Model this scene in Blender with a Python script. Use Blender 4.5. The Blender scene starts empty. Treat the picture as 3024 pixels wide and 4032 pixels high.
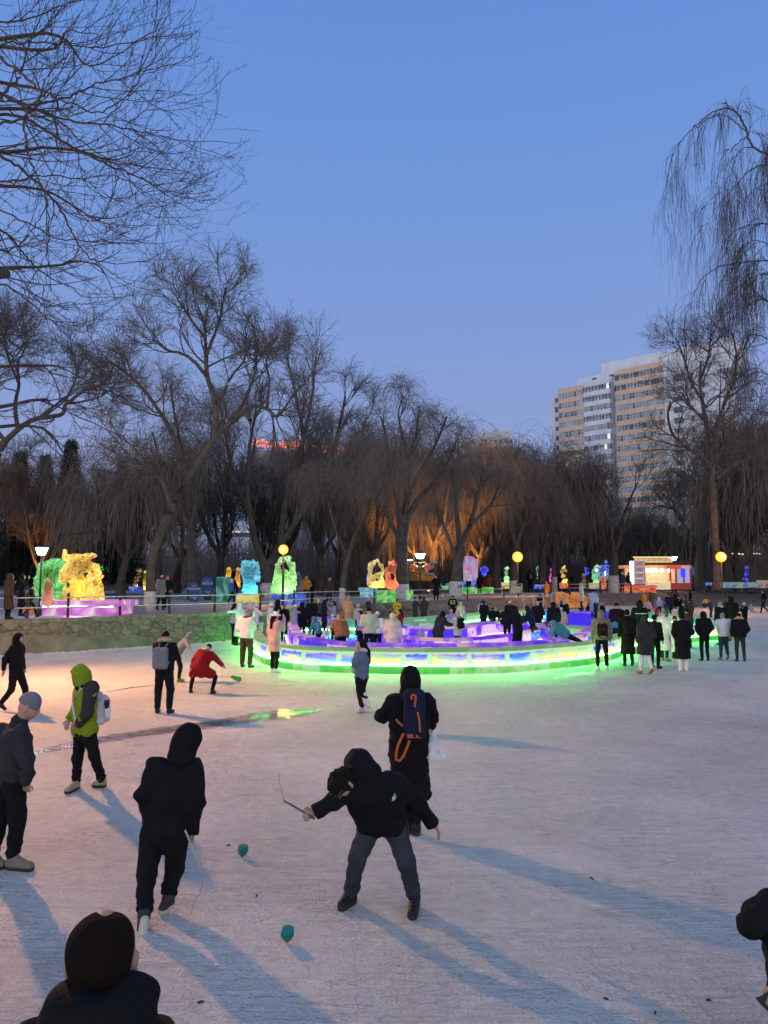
import bpy, math, random
import numpy as np
R_ = math.radians
C = bpy.context.scene.collection
rng = np.random.default_rng(7)
random.seed(7)
# ------------------------------------------------------------ camera, sky, light
FL, CAMH = 3030.0, 2.70
PITCH = math.atan((2290 - 2016) / FL)
cam = bpy.data.cameras.new('camera')
cam.sensor_fit = 'VERTICAL'; cam.sensor_height = 36.0
cam.lens = 36.0 * FL / 4032.0
cam.clip_start = 0.1; cam.clip_end = 3000
co = bpy.data.objects.new('camera', cam); C.objects.link(co)
co.location = (0, 0, CAMH); co.rotation_euler = (math.pi / 2 + PITCH, 0, 0)
sc = bpy.context.scene
sc.camera = co
sc.view_settings.view_transform = 'Standard'; sc.view_settings.look = 'None'
sc.view_settings.exposure = 0.0; sc.view_settings.gamma = 1.0
sc.cycles.max_bounces = 6; sc.cycles.diffuse_bounces = 3
sc.cycles.glossy_bounces = 3; sc.cycles.transmission_bounces = 3
sc.cycles.sample_clamp_indirect = 4.0
sc.cycles.caustics_reflective = False; sc.cycles.caustics_refractive = False

w = bpy.data.worlds.new('World'); sc.world = w; w.use_nodes = True
nt = w.node_tree; nt.nodes.clear()
bg = nt.nodes.new('ShaderNodeBackground'); wo = nt.nodes.new('ShaderNodeOutputWorld')
tc = nt.nodes.new('ShaderNodeTexCoord'); sx = nt.nodes.new('ShaderNodeSeparateXYZ')
rp = nt.nodes.new('ShaderNodeValToRGB')
nt.links.new(tc.outputs['Generated'], sx.inputs[0]); nt.links.new(sx.outputs['Z'], rp.inputs[0])
def srgb(r, g, b):
    f = lambda c: (c / 255 / 12.92) if c / 255 <= .04045 else ((c / 255 + .055) / 1.055) ** 2.4
    return (f(r), f(g), f(b), 1)
el = rp.color_ramp.elements
el[0].position = 0.0; el[0].color = srgb(150, 160, 196)
el[1].position = 1.0; el[1].color = srgb(84, 122, 190)
for p, c in ((.10, (148, 162, 203)), (.22, (137, 159, 212)), (.40, (120, 154, 218)), (.60, (103, 144, 217))):
    e = el.new(p); e.color = srgb(*c)
# unseen fill glow added to the sky behind the camera to brighten the snow
mY = nt.nodes.new('ShaderNodeMapRange'); mY.inputs[1].default_value = .05; mY.inputs[2].default_value = -.55
nt.links.new(sx.outputs['Y'], mY.inputs[0])
mZ = nt.nodes.new('ShaderNodeMapRange'); mZ.inputs[1].default_value = .95; mZ.inputs[2].default_value = .0
nt.links.new(sx.outputs['Z'], mZ.inputs[0])
mm = nt.nodes.new('ShaderNodeMath'); mm.operation = 'MULTIPLY'; nt.links.new(mY.outputs[0], mm.inputs[0]); nt.links.new(mZ.outputs[0], mm.inputs[1])
mc = nt.nodes.new('ShaderNodeMix'); mc.data_type = 'RGBA'; mc.inputs[7].default_value = (1.62, 1.62, 1.70, 1)
nt.links.new(mm.outputs[0], mc.inputs[0]); nt.links.new(rp.outputs[0], mc.inputs[6])
nt.links.new(mc.outputs[2], bg.inputs['Color']); bg.inputs['Strength'].default_value = 1.0
nt.links.new(bg.outputs[0], wo.inputs[0])

def lamp(name, loc, power, col, rad=.15, parent=None):
    l = bpy.data.lights.new(name, 'POINT'); l.energy = power; l.color = col; l.shadow_soft_size = rad
    o = bpy.data.objects.new(name, l); C.objects.link(o); o.location = loc
    if parent: o.parent = parent
    return o

# ------------------------------------------------------------ placing helpers
def ray(u, v):
    x = (u - 1512) / FL; y = -(v - 2016) / FL
    c, s = math.cos(PITCH), math.sin(PITCH)
    return x, c - s * y, s + c * y
def G(u, v, z=0.0):
    d = ray(u, v); t = (z - CAMH) / d[2]
    return np.array([d[0] * t, d[1] * t, z])
def At(u, v, Y):
    d = ray(u, v); t = Y / d[1]
    return np.array([d[0] * t, Y, CAMH + d[2] * t])
ZONE = {'A': (0, 2050, 1.8433), 'B': (800, 2050, 2.37), 'C': (1400, 2150, 2.765), 'D': (1900, 2150, 2.765),
        'E': (2400, 2100, 2.6587), 'Q': (0, 2550, 1.8433), 'R': (1000, 2500, 1.8433), 'T': (400, 2800, 1.7956),
        'F': (0, 3400, 1.8433), 'M': (2300, 3300, 2.2915), 'S': (0, 0, 1)}
def zz(z, x, y):
    a = ZONE[z]; return a[0] + x / a[2], a[1] + y / a[2]
BANK = 1.30

# ------------------------------------------------------------ mesh helpers
def tag(o, label=None, cat=None, group=None, kind=None):
    if label: o['label'] = label
    if cat: o['category'] = cat
    if group: o['group'] = group
    if kind: o['kind'] = kind
    return o
def empty(name, loc, rz=0.0, **k):
    o = bpy.data.objects.new(name, None); C.objects.link(o)
    o.location = loc; o.rotation_euler = (0, 0, rz)
    return tag(o, **k)
def mesh_np(name, V, F, mat, parent=None, loc=None, smooth=True, **k):
    V = np.asarray(V, np.float32); F = np.asarray(F, np.int32)
    me = bpy.data.meshes.new(name)
    n = F.shape[1]
    me.vertices.add(len(V)); me.vertices.foreach_set('co', V.ravel())
    me.loops.add(F.size); me.loops.foreach_set('vertex_index', F.ravel())
    me.polygons.add(len(F))
    me.polygons.foreach_set('loop_start', np.arange(0, F.size, n, dtype=np.int32))
    me.polygons.foreach_set('loop_total', np.full(len(F), n, np.int32))
    me.polygons.foreach_set('use_smooth', np.full(len(F), smooth))
    me.update(calc_edges=True)
    me.materials.append(mat)
    o = bpy.data.objects.new(name, me); C.objects.link(o)
    if parent is not None: o.parent = parent
    if loc is not None: o.location = loc
    return tag(o, **k)
class MB:
    """collects boxes, prisms, tubes, lathes into one mesh"""
    def __init__(s): s.v = []; s.f = []
    def add(s, v, f):
        n = len(s.v); s.v += [tuple(map(float, p)) for p in v]; s.f += [tuple(i + n for i in q) for q in f]
    def box(s, c, d, rz=0.0, top=1.0):
        cx, cy, cz = c; a, b, h = d[0] / 2, d[1] / 2, d[2] / 2
        cs, sn = math.cos(rz), math.sin(rz); v = []
        for z, k in ((-h, 1), (h, top)):
            for x, y in ((-a * k, -b * k), (a * k, -b * k), (a * k, b * k), (-a * k, b * k)):
                v.append((cx + x * cs - y * sn, cy + x * sn + y * cs, cz + z))
        s.add(v, [(3, 2, 1, 0), (4, 5, 6, 7), (0, 1, 5, 4), (1, 2, 6, 5), (2, 3, 7, 6), (3, 0, 4, 7)])
    def prism(s, pts, y0, y1):           # polygon in xz extruded along y
        n = len(pts)
        v = [(x, y0, z) for x, z in pts] + [(x, y1, z) for x, z in pts]
        f = [tuple(range(n - 1, -1, -1)), tuple(range(n, 2 * n))]
        for i in range(n): j = (i + 1) % n; f.append((i, j, n + j, n + i))
        s.add(v, [tuple(reversed(q)) for q in f])
    def tube(s, pts, r, n=8, cap=True):
        pts = np.array(pts, float); k = len(pts)
        rr = np.full(k, r) if np.isscalar(r) else np.array(r, float)
        v = []
        for i in range(k):
            t = pts[min(i + 1, k - 1)] - pts[max(i - 1, 0)]; t /= (np.linalg.norm(t) + 1e-9)
            a = np.cross(t, (0, 0, 1) if abs(t[2]) < .9 else (1, 0, 0)); a /= np.linalg.norm(a); b = np.cross(t, a)
            for j in range(n):
                g = 2 * math.pi * j / n
                v.append(pts[i] + rr[i] * (math.cos(g) * a + math.sin(g) * b))
        f = [(i * n + j, i * n + (j + 1) % n, (i + 1) * n + (j + 1) % n, (i + 1) * n + j) for i in range(k - 1) for j in range(n)]
        if cap: f += [tuple(range(n - 1, -1, -1)), tuple(range((k - 1) * n, k * n))]
        s.add(v, f)
    def lathe(s, prof, c=(0, 0, 0), n=12):
        v = []
        for r, z in prof:
            for j in range(n):
                g = 2 * math.pi * j / n; v.append((c[0] + r * math.cos(g), c[1] + r * math.sin(g), c[2] + z))
        k = len(prof)
        f = [(i * n + j, i * n + (j + 1) % n, (i + 1) * n + (j + 1) % n, (i + 1) * n + j) for i in range(k - 1) for j in range(n)]
        f += [tuple(range(n - 1, -1, -1)), tuple(range((k - 1) * n, k * n))]
        s.add(v, f)
    def build(s, name, mat, parent=None, loc=None, rz=None, smooth=False, bevel=0.0, **k):
        me = bpy.data.meshes.new(name); me.from_pydata(s.v, [], s.f); me.update()
        me.materials.append(mat)
        if smooth: me.polygons.foreach_set('use_smooth', [True] * len(me.polygons))
        o = bpy.data.objects.new(name, me); C.objects.link(o)
        if parent is not None: o.parent = parent
        if loc is not None: o.location = loc
        if rz is not None: o.rotation_euler = (0, 0, rz)
        if bevel:
            m = o.modifiers.new('bevel', 'BEVEL'); m.width = bevel; m.segments = 2; m.limit_method = 'ANGLE'
        return tag(o, **k)

# ------------------------------------------------------------ distance-field modelling (surface nets)
def surf_nets(f, lo, hi, res):
    lo = np.array(lo, np.float32); hi = np.array(hi, np.float32)
    n = np.maximum(((hi - lo) / res).astype(int) + 2, 4)
    ax = [lo[i] + res * np.arange(n[i], dtype=np.float32) for i in range(3)]
    X, Y, Z = np.meshgrid(*ax, indexing='ij')
    P = np.stack([X.ravel(), Y.ravel(), Z.ravel()], 1)
    D = f(P).reshape(n).astype(np.float32)
    D[0] = D[-1] = 1; D[:, 0] = D[:, -1] = 1; D[:, :, 0] = D[:, :, -1] = 1
    S = D < 0
    m = n - 1
    acc = np.zeros((m[0], m[1], m[2], 3), np.float32); cnt = np.zeros(tuple(m), np.float32)
    for a in range(3):
        b, c = (a + 1) % 3, (a + 2) % 3
        for ob in (0, 1):
            for oc in (0, 1):
                sl0 = [None] * 3; sl1 = [None] * 3
                sl0[a] = slice(0, m[a]); sl1[a] = slice(1, m[a] + 1)
                sl0[b] = sl1[b] = slice(ob, ob + m[b]); sl0[c] = sl1[c] = slice(oc, oc + m[c])
                d0 = D[tuple(sl0)]; d1 = D[tuple(sl1)]
                cr = (d0 < 0) != (d1 < 0)
                t = np.where(cr, d0 / np.where(cr, d0 - d1, 1), 0)
                acc[..., a] += np.where(cr, t, 0); acc[..., b] += cr * ob; acc[..., c] += cr * oc
                cnt += cr
    act = cnt > 0
    idx = -np.ones(tuple(m), np.int32); idx[act] = np.arange(act.sum())
    I = np.argwhere(act).astype(np.float32)
    V = lo + res * (I + acc[act] / cnt[act][:, None])
    F = []
    for a in range(3):
        b, c = (a + 1) % 3, (a + 2) % 3
        sl0 = [slice(1, m[i]) for i in range(3)]; sl1 = list(sl0)
        sl0[a] = slice(0, m[a]); sl1[a] = slice(1, m[a] + 1)
        s0 = S[tuple(sl0)]; s1 = S[tuple(sl1)]
        for fl in (0, 1):
            E = np.argwhere((s0 & ~s1) if fl == 0 else (~s0 & s1))
            if not len(E): continue
            for i in range(3):
                if i != a: E[:, i] += 1
            def q(db, dc):
                K = E.copy(); K[:, b] -= db; K[:, c] -= dc
                return idx[K[:, 0], K[:, 1], K[:, 2]]
            Q = np.stack([q(0, 0), q(1, 0), q(1, 1), q(0, 1)], 1)
            F.append(Q if fl == 0 else Q[:, ::-1])
    return V, np.concatenate(F)
def cap(P, a, b, ra, rb):
    a = np.asarray(a, np.float32); ba = np.asarray(b, np.float32) - a
    pa = P - a; h = np.clip(pa @ ba / max(float(ba @ ba), 1e-9), 0, 1)
    return np.sqrt(((pa - h[:, None] * ba) ** 2).sum(1)) - (ra + (rb - ra) * h)
def ell(P, c, r, M=None):
    p = P - np.asarray(c, np.float32)
    if M is not None: p = p @ M.astype(np.float32)
    r = np.asarray(r, np.float32)
    k0 = np.sqrt(((p / r) ** 2).sum(1)); k1 = np.sqrt(((p / (r * r)) ** 2).sum(1))
    return k0 * (k0 - 1) / (k1 + 1e-6)
def smin(a, b, k):
    h = np.clip(.5 + .5 * (b - a) / k, 0, 1)
    return b + (a - b) * h - k * h * (1 - h)
def union(P, prims, k):
    d = None
    for p in prims:
        e = cap(P, *p) if len(p) == 4 else ell(P, p[0], p[1], p[2] if len(p) > 2 else None)
        d = e if d is None else smin(d, e, k)
    return d
def bounds(prims, pad=.05):
    lo = np.full(3, 1e9); hi = -lo
    for p in prims:
        if len(p) == 4:
            for q, r in ((p[0], p[2]), (p[1], p[3])):
                lo = np.minimum(lo, np.asarray(q) - r); hi = np.maximum(hi, np.asarray(q) + r)
        else:
            m = max(p[1]); lo = np.minimum(lo, np.asarray(p[0]) - m); hi = np.maximum(hi, np.asarray(p[0]) + m)
    return lo - pad, hi + pad
def fold(P, s=1.0, ph=0.0):
    x, y, z = P[:, 0] / s, P[:, 1] / s, P[:, 2] / s
    return (np.sin(17 * x + 5 * np.sin(9 * z + ph) + 11 * y) * np.sin(13 * z + 4 * np.sin(12 * x + ph))
            + .5 * np.sin(31 * z + 9 * x + 6 * np.sin(14 * y + ph)))
def vnoise(P, s, seed=0):
    """smooth value noise, numpy"""
    q = P / s; i = np.floor(q).astype(np.int64); f = q - i; f = f * f * (3 - 2 * f)
    def h(a, b, c):
        n = (a * 73856093) ^ (b * 19349663) ^ (c * 83492791) ^ (seed * 7919)
        n = (n ^ (n >> 13)) * 1274126177 & 0x7fffffff
        return ((n ^ (n >> 16)) & 0xffff) / 65535.0
    r = 0
    for a in (0, 1):
        for b in (0, 1):
            for c in (0, 1):
                wgt = (f[:, 0] if a else 1 - f[:, 0]) * (f[:, 1] if b else 1 - f[:, 1]) * (f[:, 2] if c else 1 - f[:, 2])
                r = r + wgt * h(i[:, 0] + a, i[:, 1] + b, i[:, 2] + c)
    return r * 2 - 1

# ------------------------------------------------------------ materials
MATS = {}
def newmat(name):
    m = bpy.data.materials.new(name); m.use_nodes = True
    n = m.node_tree; b = n.nodes['Principled BSDF']
    return m, n, b
def pm(name, col, rough=.7, metal=0.0, em=None, es=0.0, bump=0.0, bs=40.0, var=0.0, vs=6.0, spec=.3):
    if name in MATS: return MATS[name]
    m, n, b = newmat(name)
    c = tuple(col)[:3] + (1,)
    b.inputs['Base Color'].default_value = c; b.inputs['Roughness'].default_value = rough
    b.inputs['Metallic'].default_value = metal; b.inputs['Specular IOR Level'].default_value = spec
    if em: b.inputs['Emission Color'].default_value = tuple(em)[:3] + (1,); b.inputs['Emission Strength'].default_value = es
    t = n.nodes.new('ShaderNodeTexCoord')
    if var:
        z = n.nodes.new('ShaderNodeTexNoise'); z.inputs['Scale'].default_value = vs; z.inputs['Detail'].default_value = 4
        n.links.new(t.outputs['Object'], z.inputs['Vector'])
        r = n.nodes.new('ShaderNodeValToRGB')
        r.color_ramp.elements[0].position = .3; r.color_ramp.elements[1].position = .7
        r.color_ramp.elements[0].color = tuple(x * (1 - var) for x in c[:3]) + (1,)
        r.color_ramp.elements[1].color = tuple(min(1, x * (1 + var)) for x in c[:3]) + (1,)
        n.links.new(z.outputs[0], r.inputs[0]); n.links.new(r.outputs[0], b.inputs['Base Color'])
    if bump:
        z2 = n.nodes.new('ShaderNodeTexNoise'); z2.inputs['Scale'].default_value = bs; z2.inputs['Detail'].default_value = 3
        n.links.new(t.outputs['Object'], z2.inputs['Vector'])
        bp = n.nodes.new('ShaderNodeBump'); bp.inputs['Strength'].default_value = bump; bp.inputs['Distance'].default_value = .02
        n.links.new(z2.outputs[0], bp.inputs['Height']); n.links.new(bp.outputs[0], b.inputs['Normal'])
    MATS[name] = m
    return m
CLOTH = {'K': (.008, .008, .009), 'N': (.012, .014, .035), 'W': (.62, .62, .60), 'G': (.16, .17, .19), 'B': (.05, .035, .025),
         'T': (.34, .25, .15), 'R': (.22, .008, .012), 'P': (.50, .30, .30), 'V': (.32, .28, .42), 'O': (.42, .17, .03),
         'Y': (.50, .42, .02), 'L': (.18, .255, .012), 'C': (.06, .22, .26), 'U': (.03, .10, .30), 'E': (.17, .15, .10),
         'D': (.028, .028, .032), 'I': (.50, .45, .38), 'J': (.035, .045, .055), 'S': (.10, .14, .20), 'Z': (.25, .11, .05), 'X': (.034, .040, .050), 'Q': (.40, .46, .30)}
def cm(k): return pm('cloth_' + k, CLOTH[k], .88, bump=.35, bs=30, var=.18, vs=5, spec=.12)
SKIN = pm('skin', (.42, .24, .17), .55, var=.08)
HAIR = pm('hair', (.010, .008, .007), .85, bump=.4, bs=160, spec=.1)
BOOT = {k: pm('shoe_' + k, CLOTH[k], .6, bump=.3, bs=60, spec=.3) for k in CLOTH}
FURM = pm('fur', (.40, .32, .22), .95, bump=1.0, bs=90, var=.3, vs=20)
def emit(name, col, s):
    return pm(name, (.03, .03, .03), .5, em=col, es=s)
def icemat(name, col, glow=.5, dark=.25, scale=5.0, alt=None, spark=0.0):
    """lit ice: translucent body fed by lamps inside, cloudy diode glow painted on as emission"""
    if name in MATS: return MATS[name]
    m = bpy.data.materials.new(name); m.use_nodes = True; n = m.node_tree; n.nodes.clear()
    o = n.nodes.new('ShaderNodeOutputMaterial'); t = n.nodes.new('ShaderNodeTexCoord')
    z = n.nodes.new('ShaderNodeTexNoise'); z.inputs['Scale'].default_value = scale; z.inputs['Detail'].default_value = 2.5
    z.inputs['Distortion'].default_value = 1.8
    n.links.new(t.outputs['Object'], z.inputs['Vector'])
    r = n.nodes.new('ShaderNodeValToRGB'); e = r.color_ramp.elements
    A_ = tuple(alt or col); dk = lambda q: tuple(c * q for c in col) + (1,)
    e[0].position = .28; e[0].color = dk(dark * .5)
    e[1].position = .78; e[1].color = tuple(min(1, c * .6 + .4) for c in A_) + (1,)
    for p_, c_ in ((.38, dk(dark + .3)), (.42, A_ + (1,)), (.455, dk(dark + .35)), (.49, dk(dark)), (.52, dk(dark + .5)), (.545, tuple(min(1.3, 1.25 * c) for c in A_) + (1,)), (.58, dk(dark + .25)), (.64, dk(.9))):
        k = e.new(p_); k.color = c_
    n.links.new(z.outputs[0], r.inputs[0])
    tr = n.nodes.new('ShaderNodeBsdfTranslucent'); tr.inputs[0].default_value = tuple(min(1, .02 + .95 * c ** 1.4) for c in col) + (1,)
    p = n.nodes.new('ShaderNodeBsdfPrincipled'); p.inputs['Base Color'].default_value = tuple(.02 + .12 * c for c in col) + (1,)
    p.inputs['Roughness'].default_value = .35; p.inputs['IOR'].default_value = 1.31; p.inputs['Specular IOR Level'].default_value = .2
    n.links.new(r.outputs[0], p.inputs['Emission Color']); z3 = n.nodes.new('ShaderNodeTexNoise'); z3.inputs['Scale'].default_value = scale * .55; z3.inputs['Detail'].default_value = 1; n.links.new(t.outputs['Object'], z3.inputs['Vector'])
    g3 = n.nodes.new('ShaderNodeMapRange'); g3.inputs[1].default_value = .36; g3.inputs[2].default_value = .64; g3.inputs[3].default_value = glow * .28; g3.inputs[4].default_value = glow * 1.35
    n.links.new(z3.outputs[0], g3.inputs[0]); n.links.new(g3.outputs[0], p.inputs['Emission Strength'])  # painted glow, uneven by noise
    bp = n.nodes.new('ShaderNodeBump'); bp.inputs['Strength'].default_value = .6; bp.inputs['Distance'].default_value = .03
    n.links.new(z.outputs[0], bp.inputs['Height']); n.links.new(bp.outputs[0], p.inputs['Normal']); n.links.new(bp.outputs[0], tr.inputs['Normal'])
    mx = n.nodes.new('ShaderNodeMixShader'); mx.inputs[0].default_value = .70
    n.links.new(tr.outputs[0], mx.inputs[1]); n.links.new(p.outputs[0], mx.inputs[2]); n.links.new(mx.outputs[0], o.inputs[0])
    MATS[name] = m
    return m

# ------------------------------------------------------------ ground
def snowmat(name, tint=(.88, .86, .81), scale=1.0, rough=.55):
    m, n, b = newmat(name)
    t = n.nodes.new('ShaderNodeTexCoord')
    mp = n.nodes.new('ShaderNodeMapping'); mp.inputs['Scale'].default_value = (1, 1, 1)
    n.links.new(t.outputs['Object'], mp.inputs[0])
    def noise(s, d, dist=0.0, src=None):
        z = n.nodes.new('ShaderNodeTexNoise'); z.inputs['Scale'].default_value = s; z.inputs['Detail'].default_value = d
        z.inputs['Distortion'].default_value = dist; n.links.new((src or mp).outputs[0], z.inputs['Vector']); return z
    a = noise(.35 * scale, 6, .6); c = noise(7 * scale, 6, .3); f = noise(38 * scale, 4)
    st = n.nodes.new('ShaderNodeMapping'); st.inputs['Scale'].default_value = (1.3, 7, 1); st.inputs['Rotation'].default_value = (0, 0, .25)
    n.links.new(t.outputs['Object'], st.inputs[0]); g = noise(1.5, 7, 3.2, st)
    st2 = n.nodes.new('ShaderNodeMapping'); st2.inputs['Scale'].default_value = (9, 1.6, 1); st2.inputs['Rotation'].default_value = (0, 0, .6)
    n.links.new(t.outputs['Object'], st2.inputs[0]); g2 = noise(1.3, 7, 2.6, st2)
    r = n.nodes.new('ShaderNodeValToRGB'); e = r.color_ramp.elements
    e[0].position = .3; e[0].color = tuple(x * .74 for x in tint) + (1,)
    e[1].position = .66; e[1].color = tuple(tint) + (1,)
    mx = n.nodes.new('ShaderNodeMath'); mx.operation = 'MULTIPLY_ADD'; mx.inputs[1].default_value = .45
    n.links.new(c.outputs[0], mx.inputs[0]); m2 = n.nodes.new('ShaderNodeMath'); m2.operation = 'MULTIPLY'; m2.inputs[1].default_value = .55
    n.links.new(a.outputs[0], m2.inputs[0]); n.links.new(m2.outputs[0], mx.inputs[2]); n.links.new(mx.outputs[0], r.inputs[0])
    # skate scratches and hairline cracks
    vo = n.nodes.new('ShaderNodeTexVoronoi'); vo.feature = 'DISTANCE_TO_EDGE'; vo.inputs['Scale'].default_value = .55
    wp = n.nodes.new('ShaderNodeMix'); wp.data_type = 'RGBA'; wp.inputs[0].default_value = .22
    wn = noise(1.1, 3); n.links.new(t.outputs['Object'], wp.inputs[6]); n.links.new(wn.outputs['Color'], wp.inputs[7]); n.links.new(wp.outputs[2], vo.inputs['Vector'])
    vr = n.nodes.new('ShaderNodeMapRange'); vr.inputs[1].default_value = .0; vr.inputs[2].default_value = .006; vr.inputs[3].default_value = .93; vr.inputs[4].default_value = 1.0
    n.links.new(vo.outputs['Distance'], vr.inputs[0])
    lf = noise(.12, 3, .5); lr = n.nodes.new('ShaderNodeMapRange'); lr.inputs[1].default_value = .38; lr.inputs[2].default_value = .62; lr.inputs[3].default_value = .80; lr.inputs[4].default_value = 1.05; n.links.new(lf.outputs[0], lr.inputs[0])
    v1 = n.nodes.new('ShaderNodeMath'); v1.operation = 'MULTIPLY'; n.links.new(vr.outputs[0], v1.inputs[0]); n.links.new(lr.outputs[0], v1.inputs[1])
    sc1 = n.nodes.new('ShaderNodeVectorMath'); sc1.operation = 'SCALE'; n.links.new(r.outputs[0], sc1.inputs[0]); n.links.new(v1.outputs[0], sc1.inputs[3])
    n.links.new(sc1.outputs[0], b.inputs['Base Color'])
    rr = n.nodes.new('ShaderNodeMapRange'); rr.inputs[3].default_value = rough - .2; rr.inputs[4].default_value = rough + .25
    n.links.new(a.outputs[0], rr.inputs[0]); n.links.new(rr.outputs[0], b.inputs['Roughness'])
    b.inputs['Specular IOR Level'].default_value = .35
    scr = None
    for ang, fx, fy, seed in ((.35, .22, 3.0, 0), (1.9, .25, 2.2, 9)):
        ms = n.nodes.new('ShaderNodeMapping'); ms.inputs['Rotation'].default_value = (0, 0, ang); ms.inputs['Scale'].default_value = (fx, fy, 1); ms.inputs['Location'].default_value = (seed, seed * .7, 0)
        wz = n.nodes.new('ShaderNodeMix'); wz.data_type = 'RGBA'; wz.inputs[0].default_value = .10; n.links.new(t.outputs['Object'], wz.inputs[6]); n.links.new(wn.outputs['Color'], wz.inputs[7])
        n.links.new(wz.outputs[2], ms.inputs[0]); vs = n.nodes.new('ShaderNodeTexVoronoi'); vs.feature = 'DISTANCE_TO_EDGE'; n.links.new(ms.outputs[0], vs.inputs['Vector'])
        q = n.nodes.new('ShaderNodeMapRange'); q.inputs[1].default_value = 0; q.inputs[2].default_value = .05; q.inputs[3].default_value = 0; q.inputs[4].default_value = 1; n.links.new(vs.outputs['Distance'], q.inputs[0])
        mk_ = noise(.5 + .1 * seed, 2); mq = n.nodes.new('ShaderNodeMapRange'); mq.inputs[1].default_value = .47; mq.inputs[2].default_value = .56; n.links.new(mk_.outputs[0], mq.inputs[0])
        mxx = n.nodes.new('ShaderNodeMath'); mxx.operation = 'MAXIMUM'; iv = n.nodes.new('ShaderNodeMath'); iv.operation = 'SUBTRACT'; iv.inputs[0].default_value = 1; n.links.new(mq.outputs[0], iv.inputs[1])
        n.links.new(q.outputs[0], mxx.inputs[0]); n.links.new(iv.outputs[0], mxx.inputs[1])
        if scr is None: scr = mxx.outputs[0]
        else: mm_ = n.nodes.new('ShaderNodeMath'); mm_.operation = 'MULTIPLY'; n.links.new(scr, mm_.inputs[0]); n.links.new(mxx.outputs[0], mm_.inputs[1]); scr = mm_.outputs[0]
    sr_ = n.nodes.new('ShaderNodeMapRange'); sr_.inputs[3].default_value = .80; sr_.inputs[4].default_value = 1; n.links.new(scr, sr_.inputs[0])
    sc2 = n.nodes.new('ShaderNodeVectorMath'); sc2.operation = 'SCALE'; n.links.new(sc1.outputs[0], sc2.inputs[0]); n.links.new(sr_.outputs[0], sc2.inputs[3]); n.links.new(sc2.outputs[0], b.inputs['Base Color'])
    prev = n.nodes.new('ShaderNodeBump'); prev.inputs['Strength'].default_value = .6; prev.inputs['Distance'].default_value = .02; n.links.new(scr, prev.inputs['Height'])
    for z, s, d in ((g, .85, .10), (g2, .5, .07), (c, .7, .09), (f, 1.0, .045)):
        bp = n.nodes.new('ShaderNodeBump'); bp.inputs['Strength'].default_value = s; bp.inputs['Distance'].default_value = d
        n.links.new(z.outputs[0], bp.inputs['Height'])
        if prev: n.links.new(prev.outputs[0], bp.inputs['Normal'])
        prev = bp
    n.links.new(prev.outputs[0], b.inputs['Normal'])
    return m
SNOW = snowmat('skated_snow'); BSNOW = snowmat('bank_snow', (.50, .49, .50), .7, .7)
m_ = MB(); m_.add([(-400, -40, 0), (400, -40, 0), (400, 400, 0), (-400, 400, 0)], [(0, 1, 2, 3)])
m_.build('ice_rink', SNOW, kind='structure')
# bank edge : image column, depth of the top edge, depth of the foot
EDGE = [(-700, 24.5, 24.1), (-150, 27.6, 27.0), (0, 28.7, 28.1), (300, 30.3, 29.5), (450, 31.7, 30.8), (800, 34.5, 33.5), (1028, 37.9, 36.6), (1287, 47.5, 43.0),
        (1474, 49.3, 46), (1651, 57.0, 50), (1839, 61.5, 54), (1982, 67, 58), (2100, 70, 62), (2300, 82, 69), (2500, 93, 75),
        (2821, 116, 82), (3100, 128, 85), (3600, 140, 92), (4600, 170, 120)]
def edge_xy(u, k):
    us = [e[0] for e in EDGE]; Y = float(np.interp(u, us, [e[k] for e in EDGE]))
    return (u - 1512) / FL * Y, Y
def bank_patch(u0, u1, n, rows, name, mat, jig, **k):
    V = []; F = []
    for i in range(n + 1):
        u = u0 + (u1 - u0) * i / n
        tx, ty = edge_xy(u, 1); bx, by = edge_xy(u, 2)
        for j in range(rows + 1):
            t = j / rows
            p = np.array([bx + (tx - bx) * t, by + (ty - by) * t, -0.02 + (BANK + .02) * t])
            if 0 < j < rows: p += rng.normal(0, jig, 3) * (1, 1, .6)
            V.append(p)
    for i in range(n):
        for j in range(rows):
            a = i * (rows + 1) + j; b = a + rows + 1
            F.append((a, b, b + 1, a + 1))
    return mesh_np(name, V, F, mat, **k)
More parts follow.
